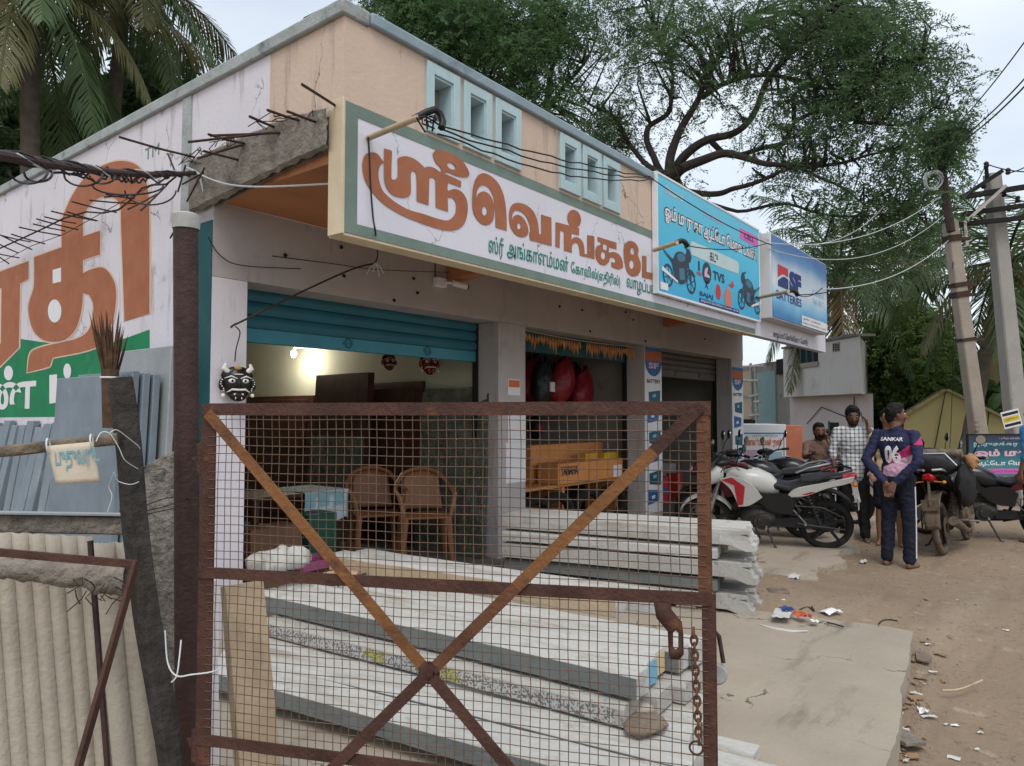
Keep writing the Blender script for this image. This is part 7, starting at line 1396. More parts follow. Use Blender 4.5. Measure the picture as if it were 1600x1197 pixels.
# small banner at the right edge
cb = atd(1515, 710, 10.6); PBn = Plane((cb.x, cb.y, 0), Matrix.Rotation(R(3), 3, 'Z') @ Vector((.617, -.787, 0)), (0, 0, 1)); a0, a1 = PBn.hit(1513, 680), PBn.hit(1512, 744); w1 = a0[0] + 1.45
sb = thing('small_banner', 'dark teal banner on the ground with pink and white Tamil lettering', 'sign', PBn.to3(a0[0], a1[1]))
fbox(PBn, a0[0], w1, a1[1], a0[1], 0, .02, 'sheet', gradmat('printed_teal', [(0, (.05, .16, .24)), (.4, (.03, .22, .24)), (.7, (.015, .08, .12)), (1, (.02, .04, .07))], 'Z', 0, a0[1] - a1[1], .5, .12), sb)
for p0, p1, q0, q1 in ((a0[0] - .02, a0[0] - .001, a1[1], a0[1]), (w1 + .001, w1 + .02, a1[1], a0[1]), (a0[0] - .02, w1 + .02, a0[1] + .001, a0[1] + .02)): fbox(PBn, p0, p1, q0, q1, .01, .03, 'frame_bar', M['blackrough'], sb)
for xx in (a0[0] + .1, w1 - .1): fbox(PBn, xx, xx + .03, -.05, a1[1] - .002, -.005, .03, 'leg', M['blackrough'], sb)
def brow(s, f0, f1, z0, z1, m, name, bold=.02): mb = MB(); H = a0[1] - a1[1]; text_on(mb, PBn, s, a0[0] + 1.4 * f0, a0[0] + 1.4 * f1, a1[1] + H * z0, a1[1] + H * z1, .004, bold); mb.build(name, m, sb)
brow('ஆயில் சர்வீஸ் செய்து தரப்படும்', .30, .95, .88, .95, M['lilac'], 'small_lettering', 0); brow('இருசக்கர வாகனம்', .05, .98, .70, .84, flat('pale_blue_lettering', (.35, .55, .60)), 'blue_lettering'); brow('ஓம் முருகா', .06, .98, .42, .66, flat('pale_pink_lettering', (.66, .42, .50)), 'pink_lettering', .05); brow('ஆட்டோ மொபைல்ஸ்', .05, .98, .22, .38, M['paper'], 'white_lettering', .03)
H = a0[1] - a1[1]; mb = MB(); rect(mb, PBn, a0[0] + .10, w1 - .08, a1[1] + .03, a1[1] + H * .18, .003); mb.build('pink_panel', M['pinkprint'], sb); brow('வாழப்பாடி மெயின்ரோடு, பேளூர்', .12, .88, .07, .14, M['navy'], 'panel_lettering', 0)
# ------------------------------------------------------------------ utility poles and wires
M['polecon'] = mat('weathered_pole_concrete', (.33, .285, .235), .92, .12, 2.5, .4, 25, dirt=(.20, .17, .14), damt=.42); M['polegrey'] = mat('grey_pole_concrete', (.34, .325, .30), .92, .10, 2.5, .4, 25, dirt=(.20, .19, .17), damt=.42)
def upole(p, q, w0, w1, m, label):
    t = thing('utility_pole', label, 'utility pole', (q.x, q.y, 0)); mb = MB(); d = (p - q); s_, t_ = frame_from(d, (.8, .6, 0)); rings = [[c + s_ * w * x + t_ * w * y for x, y in ((-.5, -.42), (-.42, -.5), (.42, -.5), (.5, -.42), (.5, .42), (.42, .5), (-.42, .5), (-.5, .42))] for c, w in ((q, w1), (p, w0))]; mb.loft(rings); mb.build('pole_shaft', m, t); return t
D1, D2 = 11.5, 12.8
p1t, p1b = atd(1484, 346, D1), onZ(1546, 804, 0); up1 = upole(p1t, p1b, .175, .22, M['polecon'], 'brown concrete pole leaning left with a steel extension on top')
mb = MB(); st = atd(1463, 205, D1); mb.cyl(atd(1486, 362, D1 - .16), st, .062, .058, 12); mb.build('steel_extension', M['pipe'], up1)
for v, h in ((373, .10), (445, .07), (460, .09), (530, .05)):
    f = (v - 346) / (804 - 346); c = p1t.lerp(p1b, f); mb = MB(); dd = (p1b - p1t).normalized(); mb.bar(c - dd * h / 2, c + dd * h / 2, .205 + .045 * f, .205 + .045 * f, (.8, .6, 0)); mb.bar(c + rgt * -.02, c + rgt * .28, .04, .05); mb.build('clamp', M['rebar'], up1)
PW = Plane(p1t.lerp(p1b, .7) - Vector((fwd.x, fwd.y, 0)) * .165, rgt, (0, 0, 1))
for k, s in enumerate(('BABAY', 'DARA', '867')): mb = MB(); a = PW.hit(1517 + k * 1.5 + (k == 2) * 3, 658 + k * 7); text_on(mb, PW, s, a[0], a[0] + (.13, .13, .07)[k], a[1] - .045, a[1], .004, .02); mb.build('painted_marking', M['ochre'] if k < 2 else M['cabletext'], up1)
p2t, p2b = atd(1550, 272, D2), onZ(1602, 806, 0); p2b = onZ(1600, 648 + EYE * FPX / D2, 0); up2 = upole(p2t, p2b, .215, .30, M['polegrey'], 'grey concrete power pole with dark steel cross-arms')
def xarm(p, q, w, name='cross_arm', D=D2 - .22, m='blackrough'): mb = MB(); mb.bar(atd(*p, D), atd(*q, D - .1), w, w); mb.build(name, M[m], up2)
xarm((1502, 308), (1622, 289), .085); xarm((1504, 335), (1622, 318), .075); xarm((1497, 351), (1622, 338), .075); xarm((1502, 309), (1566, 267), .07); xarm((1507, 348), (1572, 290), .05, 'strut', D2 - .32, 'galv'); xarm((1508, 348), (1512, 385), .04, 'strut', D2 - .3, 'galv')
for (u, v) in ((1541, 258), (1575, 268), (1569, 303), (1537, 290), (1576, 325), (1590, 312)):
    c = atd(u, v, D2 - .2); mb = MB(); mb.lathe([(0, -.06), (.03, -.05), (.045, -.02), (.03, .0), (.045, .03), (.02, .06), (0, .06)], c, (0, 0, 1), 12); mb.build('insulator', M['pipe'], up2)
mb = MB(); mb.cyl(atd(1543, 282, D2 - .2), atd(1541, 262, D2 - .2), .03, .03, 8); mb.build('pin', M['blackrough'], up2)
ps = thing('pole_poster', 'tilted white and yellow printed notice tied to the grey power pole', 'poster', atd(1582, 655, D2 - .45)); A = [atd(u, v, D2 - .42) for u, v in ((1570, 671), (1598, 664), (1590, 638), (1563, 645))]; ux_ = (A[1] - A[0]).normalized(); uy_ = (A[3] - A[0]).normalized(); PP = Plane(A[0], ux_, uy_); W_, H_ = (A[1] - A[0]).length, (A[3] - A[0]).length
fbox(PP, 0, W_, 0, H_, 0, .006, 'sheet', M['paper'], ps)
for z0, z1, m in ((.36, .66, flat('yellow_print', (.62, .46, .05))), (.74, .90, M['cabletext']), (.10, .26, M['cabletext'])): fbox(PP, W_ * .06, W_ * .94, H_ * z0, H_ * z1, .003, -.001, 'printed_band', m, ps)
mb = MB(); text_on(mb, PP, 'அறிவிப்பு', W_ * .15, W_ * .85, H_ * .44, H_ * .58, .006); mb.build('notice_lettering', M['cabletext'], ps)
ct = atd(1458, 282, D1 - .2); t = thing('cable_coil', 'coil of pale cable hung on the steel extension of the brown pole', 'cable coil', ct); mb = MB()
for k in range(5): mb.torus(ct + Vector((rnd.uniform(-.02, .02), rnd.uniform(-.03, .03), rnd.uniform(-.02, .02))), Vector((fwd.x, fwd.y, .2 + .1 * k)), .12 + .006 * k, .007, 26, 5)
mb.build('coil', M['palecable'], t)
def wire(p, q, s, r, m, label): return cable('overhead_wire', sag(p, q, s, 22), r, M[m], label, 'wire', None, 5)
sp = atd(1466, 222, D1); wire(sp, atd(1640, 10, 7), .1, .008, 'cable', 'upper of two dark lines rising from the steel pole top to the right'); wire(sp + Vector((0, 0, -.15)), atd(1640, 78, 7), .12, .009, 'cable', 'lower of two dark lines rising from the steel pole top to the right'); wire(sp + Vector((0, 0, -.2)), atd(1640, 92, 7), .12, .010, 'cable', 'thin line just under the two dark rising lines')
ca_ = onY(1192, 372, 3.0); wire(ca_, atd(1400, 297, D1 + 3), .45, .006, 'palecable', 'pale sagging line from the sign box into the big tree'); wire(ca_ + Vector((0, 0, -.05)), atd(1478, 300, D1), .3, .006, 'palecable', 'pale line from the sign box to the steel extension'); wire(ca_ + Vector((.1, 0, -.1)), atd(1482, 330, D1), .4, .005, 'palecable', 'lower pale line from the sign box to the brown pole')
wire(onY(1246, 461, 2.6), atd(1480, 340, D1), .3, .007, 'cable', 'dark line from the box sign conduit up to the brown pole'); wire(onY(1285, 452, 2.3), atd(1486, 372, D1), .2, .006, 'palecable', 'thin pale line from the box sign to the pole clamp')
wire(atd(1541, 256, D2 - .2), atd(1660, 262, 11), .1, .010, 'cable', 'top line leaving the grey power pole to the right'); wire(atd(1576, 270, D2 - .2), atd(1660, 210, 9), .1, .010, 'cable', 'line rising right from the power pole upper arm'); wire(atd(1569, 303, D2 - .2), atd(1660, 312, 11), .1, .010, 'cable', 'line leaving the power pole middle arm to the right'); wire(atd(1538, 262, D2 - .2), atd(1484, 318, D1), .15, .008, 'cable', 'short dark jumper between the two poles'); wire(atd(1500, 350, D2 - .2), atd(1488, 420, D1 - .2), -.1, .008, 'cable', 'drop line from the lowest arm to the brown pole clamp'); wire(atd(1492, 350, D1), atd(1484, 700, 15), .4, .006, 'cable', 'thin line hanging from the brown pole to the yellow hut')
# ------------------------------------------------------------------ vegetation
NR = np.random.default_rng(5)
M['leafdark'] = leafmat('tamarind_leaf', (.085, .145, .062), .5, .55); M['leafmid'] = leafmat('shrub_leaf', (.14, .21, .06), .4, .5); M['leafback'] = leafmat('far_leaf', (.085, .14, .06), .4, .3); M['palmgreen'] = leafmat('palm_leaflet', (.075, .12, .048), .4, .35, .4); M['palmyel'] = leafmat('yellowing_palm_leaflet', (.13, .13, .055), .3, .35, .4); M['palmdry'] = leafmat('dry_palm_leaflet', (.27, .20, .11), .3, .2, .6); M['banana'] = leafmat('banana_leaf', (.09, .15, .055), .3, .4, .4)
M['bark'] = mat('dark_tree_bark', (.040, .032, .027), .95, .35, 6, .8, 14); M['palmtrunk'] = mat('ringed_palm_trunk', (.10, .085, .07), .95, .3, 6, .8, 12)
def quads_mesh(name, V, m, parent=None):
    """V: (n,4,3) corner array -> one mesh of separate leaf faces"""
    n = len(V); V = V - (np.array(parent.location) if parent is not None else 0); me = bpy.data.meshes.new(name); me.vertices.add(n * 4); me.vertices.foreach_set('co', V.reshape(-1).astype(np.float32)); me.loops.add(n * 4); me.loops.foreach_set('vertex_index', np.arange(n * 4, dtype=np.int32)); me.polygons.add(n); me.polygons.foreach_set('loop_start', np.arange(0, n * 4, 4, dtype=np.int32)); me.update(calc_edges=True); me.materials.append(m); return mesh_obj(name, me, parent)
def unit(a): return a / np.maximum(np.linalg.norm(a, axis=-1, keepdims=True), 1e-9)
def sprays(C_, D_, npair, L_, ll, lw, droop=.35):
    """pinnate sprays: twig from C_ along D_ with npair pairs of leaflets"""
    n = len(C_); t = np.linspace(.12, 1, npair); D_ = unit(D_); up = np.tile([0, 0, 1.], (n, 1)) + NR.normal(0, .5, (n, 3)); S_ = unit(np.cross(D_, up)); out = []
    Ls = L_ * NR.uniform(.6, 1.35, n)
    for sgn in (-1, 1):
        P = C_[:, None] + D_[:, None] * (t[None, :, None] * Ls[:, None, None]) - np.array([0, 0, 1.]) * (droop * t[None, :, None] ** 2 * Ls[:, None, None])
        dr = unit(S_[:, None] * sgn + D_[:, None] * .45 + NR.normal(0, .28, P.shape) - np.array([0, 0, .25])); N_ = unit(np.cross(dr, NR.normal(0, 1, P.shape))); k = NR.uniform(.7, 1.25, P.shape[:2])[..., None]
        a = P; b = P + dr * ll * k * .5 + N_ * lw * k; c = P + dr * ll * k; d = P + dr * ll * k * .5 - N_ * lw * k; out.append(np.stack([a, b, c, d], 2).reshape(-1, 4, 3))
    return np.concatenate(out)
def blob_points(blobs, dens):
    pts = []
    for (u, v, ru, rv, D, rd, w) in blobs:
        n = int(dens * ru * rv * w); q = NR.normal(0, 1, (n, 3)); q = unit(q) * (NR.random((n, 1)) ** .45)
        for x, y, z in q: pts.append(atd(u + ru * x, v + rv * y, D + rd * z))
    return np.array([tuple(p) for p in pts])
def clumped(P, n_cl, r, k):
    """tufts: pick n_cl centres among P, put k points in each"""
    c = P[NR.integers(0, len(P), n_cl)]; return (c[:, None] + NR.normal(0, r, (n_cl, k, 3)) * np.array([1, 1, .6])).reshape(-1, 3), np.repeat(c, k, 0)
def limb(pts, r0, r1, n=9):
    p = [Vector(a) for a in pts]; out = []
    for i in range(len(p) - 1):
        a, b, c, d = p[max(i - 1, 0)], p[i], p[i + 1], p[min(i + 2, len(p) - 1)]
        for k in range(5): t = k / 5; out.append(.5 * ((2 * b) + (c - a) * t + (2 * a - 5 * b + 4 * c - d) * t * t + (3 * b - a - 3 * c + d) * t ** 3))
    out.append(p[-1]); m = len(out); mb = MB(); mb.tube([q + Vector((noise.noise(q * 1.1), noise.noise(q * 1.3 + Vector((9, 0, 0))), noise.noise(q * 1.2 + Vector((0, 7, 0))))) * .10 for q in out], [r0 + (r1 - r0) * (i / (m - 1)) ** .8 for i in range(m)], n); return mb, out
def big_tree(label, base, limbs, blobs, dens, ntuft, trunk_r, spray, m, tr=.3):
    t = thing('broadleaf_tree', label, 'tree', (base[0].x, base[0].y, 0)); mb, _ = limb(base, trunk_r * .95, trunk_r * .6, 12); mb.build('trunk', M['bark'], t); tips = []
    for pts, r0, r1 in limbs:
        mb, out = limb(pts, r0 * .62, r1 * .62); mb.build('limb', M['bark'], t); tips += [(o, r1 + (r0 - r1) * (1 - i / len(out))) for i, o in enumerate(out)][2:]
    P = blob_points(blobs, dens); tw = MB(); tp = np.array([tuple(a) for a, _ in tips])
    C_, ctr = clumped(P, ntuft, tr, spray[0])
    for c in ctr[::spray[0]]:
        if NR.random() < .6:
            i = int(np.argmin(np.linalg.norm(tp - c, axis=1))); a = tips[i][0]; b = Vector(c); 
            if (b - a).length < 4.2: mid = a.lerp(b, .5) + Vector((rnd.uniform(-.25, .25), rnd.uniform(-.25, .25), rnd.uniform(0, .35))); tw.tube([a, mid, b], [min(.045, tips[i][1] * .6), .02, .007], 4, caps=False)
    tag(tw.build('twigs', M['bark'], t), kind='stuff')
    V = sprays(C_, (C_ - ctr) + NR.normal(0, .25, C_.shape) + np.array([0, 0, -.05]), *spray[1:]); return tag(quads_mesh('crown', V, m, t), kind='stuff')
T = lambda L_, D0, D1: [atd(u, v, D0 + (D1 - D0) * i / (len(L_) - 1)) for i, (u, v) in enumerate(L_)]
tb = onZ(1075, 648 + EYE * FPX / 17.5, 0)
big_tree('large spreading dark green tree with bare forking limbs behind the banner', [tb, tb + Vector((-.1, .1, 3)), atd(1056, 330, 17.3), atd(1048, 284, 17)],
    [(T([(1047, 284), (1067, 267), (1100, 253), (1133, 243), (1167, 248), (1199, 257), (1260, 262), (1330, 245), (1390, 235)], 17, 14.5), .23, .03), (T([(1047, 281), (1077, 240), (1107, 220), (1150, 207), (1183, 173), (1205, 120), (1233, 83), (1267, 55), (1310, 10)], 17, 15), .20, .04), (T([(1042, 280), (1053, 233), (1067, 200), (1090, 160), (1100, 133), (1133, 77), (1177, 33), (1200, -40)], 17, 18), .20, .04), (T([(1045, 290), (1020, 250), (1013, 200), (1040, 180), (1047, 160), (1053, 120), (1030, 60), (1010, 0)], 17.3, 19), .15, .04), (T([(1060, 297), (1117, 303), (1150, 293), (1199, 280), (1250, 262), (1300, 285), (1350, 320)], 17, 14), .13, .03), (T([(1100, 150), (1130, 130), (1180, 118), (1240, 125), (1300, 140), (1380, 120), (1440, 90)], 17, 14.5), .12, .03), (T([(1107, 220), (1140, 240), (1180, 235), (1220, 225), (1240, 190), (1290, 175), (1340, 190), (1400, 195), (1460, 170)], 17, 14), .12, .025), (T([(1047, 284), (1005, 255), (985, 225), (960, 190), (920, 160), (880, 120)], 17.2, 18.5), .13, .03), (T([(1060, 300), (1150, 330), (1230, 320), (1300, 340), (1390, 330), (1440, 340)], 16.9, 13.5), .08, .02)],
    [(1000, 40, 110, 90, 18, 2.0, .85), (960, 200, 70, 45, 18, 1.2, .8), (1060, 140, 95, 80, 17.5, 1.8, .4), (1130, 60, 110, 90, 17, 2, .75), (1180, 190, 90, 60, 16.5, 1.8, .4), (1260, 60, 110, 100, 16, 2, 1.0), (1330, 40, 90, 90, 15.5, 1.6, 1.0), (1290, 180, 100, 80, 15.5, 1.8, .9), (1370, 130, 75, 85, 15, 1.4, 1.0), (1290, 300, 85, 60, 15, 1.4, .7), (1400, 230, 60, 60, 14.5, 1.2, 1.0), (1440, 95, 40, 42, 14.5, .9, 1.0), (1465, 125, 25, 26, 14.2, .6, .8), (1480, 170, 26, 22, 14, .5, .7), (1485, 255, 18, 45, 13.5, .5, .6), (1460, 200, 25, 25, 14, .5, .6), (1410, 320, 55, 45, 14, 1, .9), (1350, 370, 60, 45, 14.5, 1, .5), (1440, 375, 35, 35, 13.8, .7, .8), (1220, 260, 55, 30, 15.8, .8, .55), (1100, 270, 50, 22, 16.5, .8, .25), (1400, 30, 45, 45, 15, 1, .9), (1300, 400, 60, 35, 14.8, .8, .25)],
    .05, 820, .30, (8, 9, .40, .095, .0125), M['leafdark'], .24)
lb_ = onZ(840, 648 + EYE * FPX / 19, 0)
big_tree('dense green tree rising behind the shop parapet left of the forking tree', [lb_, lb_ + Vector((0, 0, 3)), atd(848, 200, 19)], [(T([(848, 200), (858, 130), (870, 77), (872, 20), (880, -60)], 19, 19), .16, .04), (T([(848, 190), (820, 130), (770, 80), (710, 40), (660, 10)], 19, 18.5), .14, .03), (T([(850, 180), (885, 130), (915, 90), (935, 50)], 19, 19.5), .12, .03), (T([(846, 200), (800, 170), (750, 130), (690, 90), (640, 50)], 19, 18), .10, .03)],
    [(640, 10, 70, 60, 18.5, 1.4, 1.4), (720, 40, 90, 80, 18.5, 1.6, 1.4), (800, 60, 80, 90, 18.5, 1.6, 1.3), (880, 40, 60, 80, 19, 1.4, 1.0), (880, 150, 60, 40, 19, 1.2, 1.0), (800, 150, 60, 40, 18.5, 1, 1.2), (620, -30, 60, 50, 18.5, 1, 1.2), (690, 90, 60, 40, 18, 1, 1.1), (930, 230, 50, 25, 19, .8, .9)], .05, 640, .26, (9, 9, .40, .10, .0145), leafmat('green_tree_leaf', (.085, .16, .06), .5, .55), .26)
# palms
def palm(label, base, top, r, fl, nf, seed, dry=.15, yel=.2, up=1.0, cat='palm tree', leaflet=.5, parts=44):
    t = thing('coconut_palm', label, cat, (base.x, base.y, 0)); r_ = random.Random(seed); b0 = Vector((base.x, base.y, 0)); mb = MB(); n = 26; mid = b0.lerp(top, .5) + Vector((r_.uniform(-.3, .3), r_.uniform(-.3, .3), 0)); ps = [b0 * (1 - s) ** 2 + mid * 2 * s * (1 - s) + top * s * s for s in [i / n for i in range(n + 1)]]; mb.tube(ps, [r * (1.25 - .45 * i / n) * (1 + .05 * (i % 2)) for i in range(n + 1)], 10); mb.build('trunk', M['palmtrunk'], t)
    for k in range(nf):
        az = k * 2.39996 + r_.uniform(-.2, .2); el = R(78 - 120 * (k / nf) ** .9 + r_.uniform(-8, 8)) * up; L_ = fl * r_.uniform(.85, 1.1); d = Vector((math.cos(az) * math.cos(el), math.sin(az) * math.cos(el), math.sin(el))); pts = []; p = Vector(top); seg = 16
        for i in range(seg + 1): pts.append(Vector(p)); p = p + d * (L_ / seg); d = (d + Vector((0, 0, -.095 - .03 * (el < 0)))).normalized()
        sd_ = Vector((-math.sin(az), math.cos(az), 0)); mm = M['palmdry'] if (k > nf * (1 - dry)) else (M['palmyel'] if r_.random() < yel else M['palmgreen']); mb = MB(); mb.tube(pts, [.035 * (1 - .85 * i / seg) + .004 for i in range(seg + 1)], 5)
        for i in range(parts):
            f = .10 + .90 * i / parts; q = f * seg; j = min(int(q), seg - 1); c = pts[j].lerp(pts[j + 1], q - j); dd = (pts[j + 1] - pts[j]).normalized(); ll = leaflet * (math.sin(PI * min(1, .16 + f * .82)) ** .7) * r_.uniform(.85, 1.1)
            for s in (-1, 1):
                o = (sd_ * s * r_.uniform(.6, .95) + dd * .75 + Vector((0, 0, -.35 + r_.uniform(-.25, .15)))).normalized(); e1 = c + o * ll * .55; e2 = e1 + (o + Vector((0, 0, -.7))).normalized() * ll * .5; w = dd.cross(o).cross(o).normalized() * .020; mb.add([c - w * .6, c + w * .6, e1 + w, e1 - w, e2], [(0, 1, 2, 3), (3, 2, 4)])
        mb.build('frond', mm, t, smooth=False)
    mb = MB(); r2 = random.Random(seed + 1)
    for k in range(9): a = r2.random() * 6.28; c = top + Vector((math.cos(a) * .24, math.sin(a) * .24, -.25 - r2.random() * .25)); nb = MB(); nb.ell(c, .10, .10, .13, 10, 7); nb.build('coconut', M['palmgreen'] if k % 3 else M['palmdry'], t)
    return t
def gb(u, D): d = ray(u, 648); d.z = 0; return Vector((0, 0, 0)) + d * D
palm('tall coconut palm behind the painted side wall, leftmost in view', gb(70, 13.5), atd(48, -28, 13.5), .17, 3.9, 26, 3, .05, .35, 1, leaflet=.95, parts=60)
palm('coconut palm drooping over the side wall coping, nearer the peach corner', gb(150, 16), atd(200, -45, 16), .16, 3.9, 24, 8, .04, .25, .95, leaflet=.9, parts=60)
palm('low young palm at the far end of the painted side wall', gb(20, 18), atd(5, 225, 18), .14, 3.2, 20, 14, .05, .05, 1, leaflet=.8, parts=50)
palm('coconut palm with dead hanging fronds behind the box sign', gb(1312, 22), atd(1312, 425, 22), .17, 4.2, 26, 21, .08, .12, .95, leaflet=.95, parts=50)
palm('coconut palm between the shop end and the brown pole, farther back', gb(1395, 27), atd(1385, 420, 27), .17, 4.6, 22, 27, .1, .1, .95, leaflet=1.0, parts=46)
palm('leaning coconut palm behind the grey power pole', gb(1500, 17), atd(1572, 410, 17), .15, 3.4, 22, 33, .12, .2, .95, leaflet=.85, parts=50)
for k, (u, v) in enumerate(((1427, 400), (1436, 412))): palm(f'{("taller", "shorter")[k]} of two slender areca palms beside the brown pole', gb(u, 26), atd(u, v + 25, 26), .05, 1.5, 12, 40 + k, .1, 0, 1, leaflet=.45, parts=24)
# shrubs, banana, far greenery
def bush(label, blobs, n, m, spray, base_u, D, name='bushy_tree'):
    t = thing(name, label, 'tree' if 'tree' in name else 'bush', gb(base_u, D)); b = gb(base_u, D); P = blob_points(blobs, .05)
    for k in range(5): u_ = P[NR.integers(0, len(P))]; mb = MB(); mb.tube([b + Vector((.1 * k - .2, 0, 0)), b.lerp(Vector(u_), .5) + Vector((0, 0, .3)), Vector(u_)], [.07, .045, .015], 6); mb.build('stem', M['bark'], t)
    C_, ctr = clumped(P, n, .25, spray[0]); V = sprays(C_, NR.normal(0, 1, C_.shape) + np.array([0, 0, -.2]), *spray[1:]); tag(quads_mesh('crown', V, m, t), kind='stuff'); return t
bush('light green leafy tree between the white house and the yellow hut', [(1425, 560, 50, 80, 21, 1.5, 1.2), (1400, 520, 30, 50, 21, 1.2, 1), (1450, 600, 40, 45, 20.5, 1, 1.1), (1390, 610, 25, 35, 21, 1, 1), (1460, 530, 22, 40, 21, 1, .9)], 620, M['leafmid'], (9, 6, .4, .12, .032, .3), 1425, 21)
bush('darker green thicket behind the yellow hut roof', [(1385, 620, 40, 40, 24, 1.5, 1), (1470, 600, 60, 45, 24, 1.5, 1.2), (1560, 600, 70, 50, 24, 1.5, 1.2), (1600, 500, 40, 60, 25, 1.5, .8)], 420, M['leafback'], (9, 5, .45, .22, .06, .3), 1480, 24, 'bushy_thicket')
bush('dark green thicket behind the far end of the painted wall', [(60, 200, 90, 60, 17, 1.5, 1.2), (150, 200, 70, 70, 18, 1.5, 1.2), (240, 140, 60, 60, 18, 1.2, .9), (-60, 250, 80, 60, 16, 1.5, 1)], 300, M['leafback'], (9, 6, .5, .24, .06, .3), 110, 17.5, 'bushy_thicket')
t = thing('climbing_creeper', 'leafy creeper hanging round the steel extension of the brown pole', 'creeper', atd(1475, 260, 11.5))
P = blob_points([(1474, 235, 17, 45, 11.45, .35, 1.3), (1462, 210, 22, 14, 11.5, .3, 1), (1490, 200, 20, 22, 11.5, .3, 1), (1484, 300, 14, 30, 11.4, .3, .8)], .6); C_, ctr = clumped(P, 70, .10, 7); tag(quads_mesh('foliage', sprays(C_, NR.normal(0, 1, C_.shape) + np.array([0, 0, -.4]), 7, .26, .07, .013), M['leafdark'], t), kind='stuff'); mb = MB(); mb.tube([atd(1481, 340, 11.35), atd(1474, 280, 11.38), atd(1470, 230, 11.4), atd(1462, 205, 11.42)], [.015, .012, .01, .006], 5); mb.build('vine_stem', M['bark'], t)
for k, (u, v, D) in enumerate(((1555, 625, 20), (1592, 618, 19), (1630, 620, 19))):
    b = gb(u, D); t = thing('banana_plant', f'{("left", "middle", "right")[k]} banana plant with broad pale leaves behind the power pole', 'banana plant', b, 0, 'banana plants'); top = atd(u, v, D); MB().cyl(b, top, .10, .06, 10).build('stem', M['palmgreen'], t); r_ = random.Random(60 + k)
    for j in range(8):
        az = j * 2.4 + k; el = R(75 - j * 9); d = Vector((math.cos(az) * math.cos(el), math.sin(az) * math.cos(el), math.sin(el))); sd_ = Vector((-math.sin(az), math.cos(az), 0)); pts = []; p = Vector(top)
        for i in range(11): pts.append(Vector(p)); p = p + d * .17; d = (d + Vector((0, 0, -.13))).normalized()
        mb = MB(); mb.grid(lambda a, c: pts[min(10, round(a * 10))] + sd_ * ((c - .5) * 2 * .27 * math.sin(PI * min(1, .08 + a * .9)) ** .6) + Vector((0, 0, -abs(c - .5) * .12 + .05 * math.sin(a * 40 + c * 9) * abs(c - .5))), 10, 4); mb.build('leaf', M['banana'], t, ang=70)
# far belt of trees that closes the yard
ang = np.linspace(R(-34), R(118), 130); pts = []
for a in ang:
    d0 = 46 + 8 * math.sin(a * 9); h = 3.2 + 1.2 * math.sin(a * 13) + .9 * math.sin(a * 31 + 1)
    for k in range(9): rr = d0 + NR.uniform(-2, 2); pts.append((rr * math.cos(a + NR.normal(0, .012)), rr * math.sin(a), NR.uniform(.1, 1) * h))
P = np.array(pts); C_, ctr = clumped(P, 2600, .55, 7); tag(quads_mesh('treeline', sprays(C_, NR.normal(0, 1, C_.shape), 4, .8, .55, .17), M['leafback']), 'far belt of dark green trees closing the yard', kind='stuff')
# ------------------------------------------------------------------ litter on the ground
def scrap(name, u, v, w, l, m, label, rot=0, z=None, crumple=.015, cat='litter', group=None, n=7):
    c = onZ(u, v, .0); zz = max(gz(c.x, c.y), .105 if (1 < c.x < 5.6 and .95 < c.y < 4.4) else -9) if z is None else z; c = onZ(u, v, zz); t = thing(name, label, cat, c, rot, group); sd = u * .13 + v; mb = MB()
    mb.grid(lambda i, j: ((i - .5) * w * (1 + .3 * noise.noise(Vector((j * 3, sd, 0)))), (j - .5) * l * (1 + .3 * noise.noise(Vector((i * 3, sd, 4)))), .006 + crumple + crumple * 1.6 * noise.noise(Vector((i * 3.1, j * 3.3, sd)))), n, n); mb.build('piece', m, t, True, ang=80); return t
M['plasticbag'] = flat('white_plastic_film', (.56, .55, .53), .45); M['dryleafbrown'] = flat('dry_brown_leaf', (.26, .17, .10), .8); M['redfilm'] = flat('red_orange_wrapper', (.50, .09, .05), .45); M['bluefilm'] = flat('blue_wrapper', (.03, .06, .22), .4)
scrap('plastic_bag', 1240, 905, .24, .10, M['plasticbag'], 'flattened white plastic bag on the earth behind the rear pile', .2, crumple=.02); scrap('wrapper', 1211, 909, .08, .05, flat('yellow_wrapper', (.5, .3, .04)), 'small yellow wrapper by the cement apron edge'); scrap('wrapper', 1230, 957, .13, .09, M['bluefilm'], 'crumpled dark blue wrapper on white film', .5, crumple=.02); scrap('film', 1222, 962, .22, .12, M['plasticbag'], 'white film scrap under the blue wrapper', .2, crumple=.01); scrap('wrapper', 1253, 966, .11, .08, M['redfilm'], 'red orange wrapper on the dark earth', 1, crumple=.025)
scrap('paper_scrap', 1298, 959, .17, .10, M['paper'], 'cream paper scrap lying right of the red wrapper', -.4); scrap('paper_scrap', 1272, 975, .07, .05, M['paper'], 'small white scrap below the cream paper'); scrap('paper_scrap', 1442, 1115, .07, .045, M['paper'], 'folded white paper scrap on the earth right of the slab', .4); scrap('paper_scrap', 1350, 880, .16, .05, M['plasticbag'], 'thin pale scrap on the earth near the barefoot man', .1)
c = onZ(1225, 986, .09); mb = MB(); mb.tube([c + Vector((-.0, .17, .015)), c + Vector((-.03, .06, .012)), c + Vector((-.02, -.06, .012)), c + Vector((.03, -.15, .02))], [.004, .011, .011, .004], 6); tag(mb.build('white_strip', M['plasticbag']), 'curved white plastic strip lying on the earth', 'litter')
p = onZ(1215, 940, .05); t = thing('stone_block', 'dark square stone block at the foot of the rear pile', 'stone', p, .5); mb = MB(); mb.box(-.09, .09, -.08, .08, -.02, .10); mb.v = [tuple(Vector(q) * (1 + .15 * noise.noise(Vector(q) * 9))) for q in mb.v]; mb.build('block', M['rock'], t, True, bevel=.015)
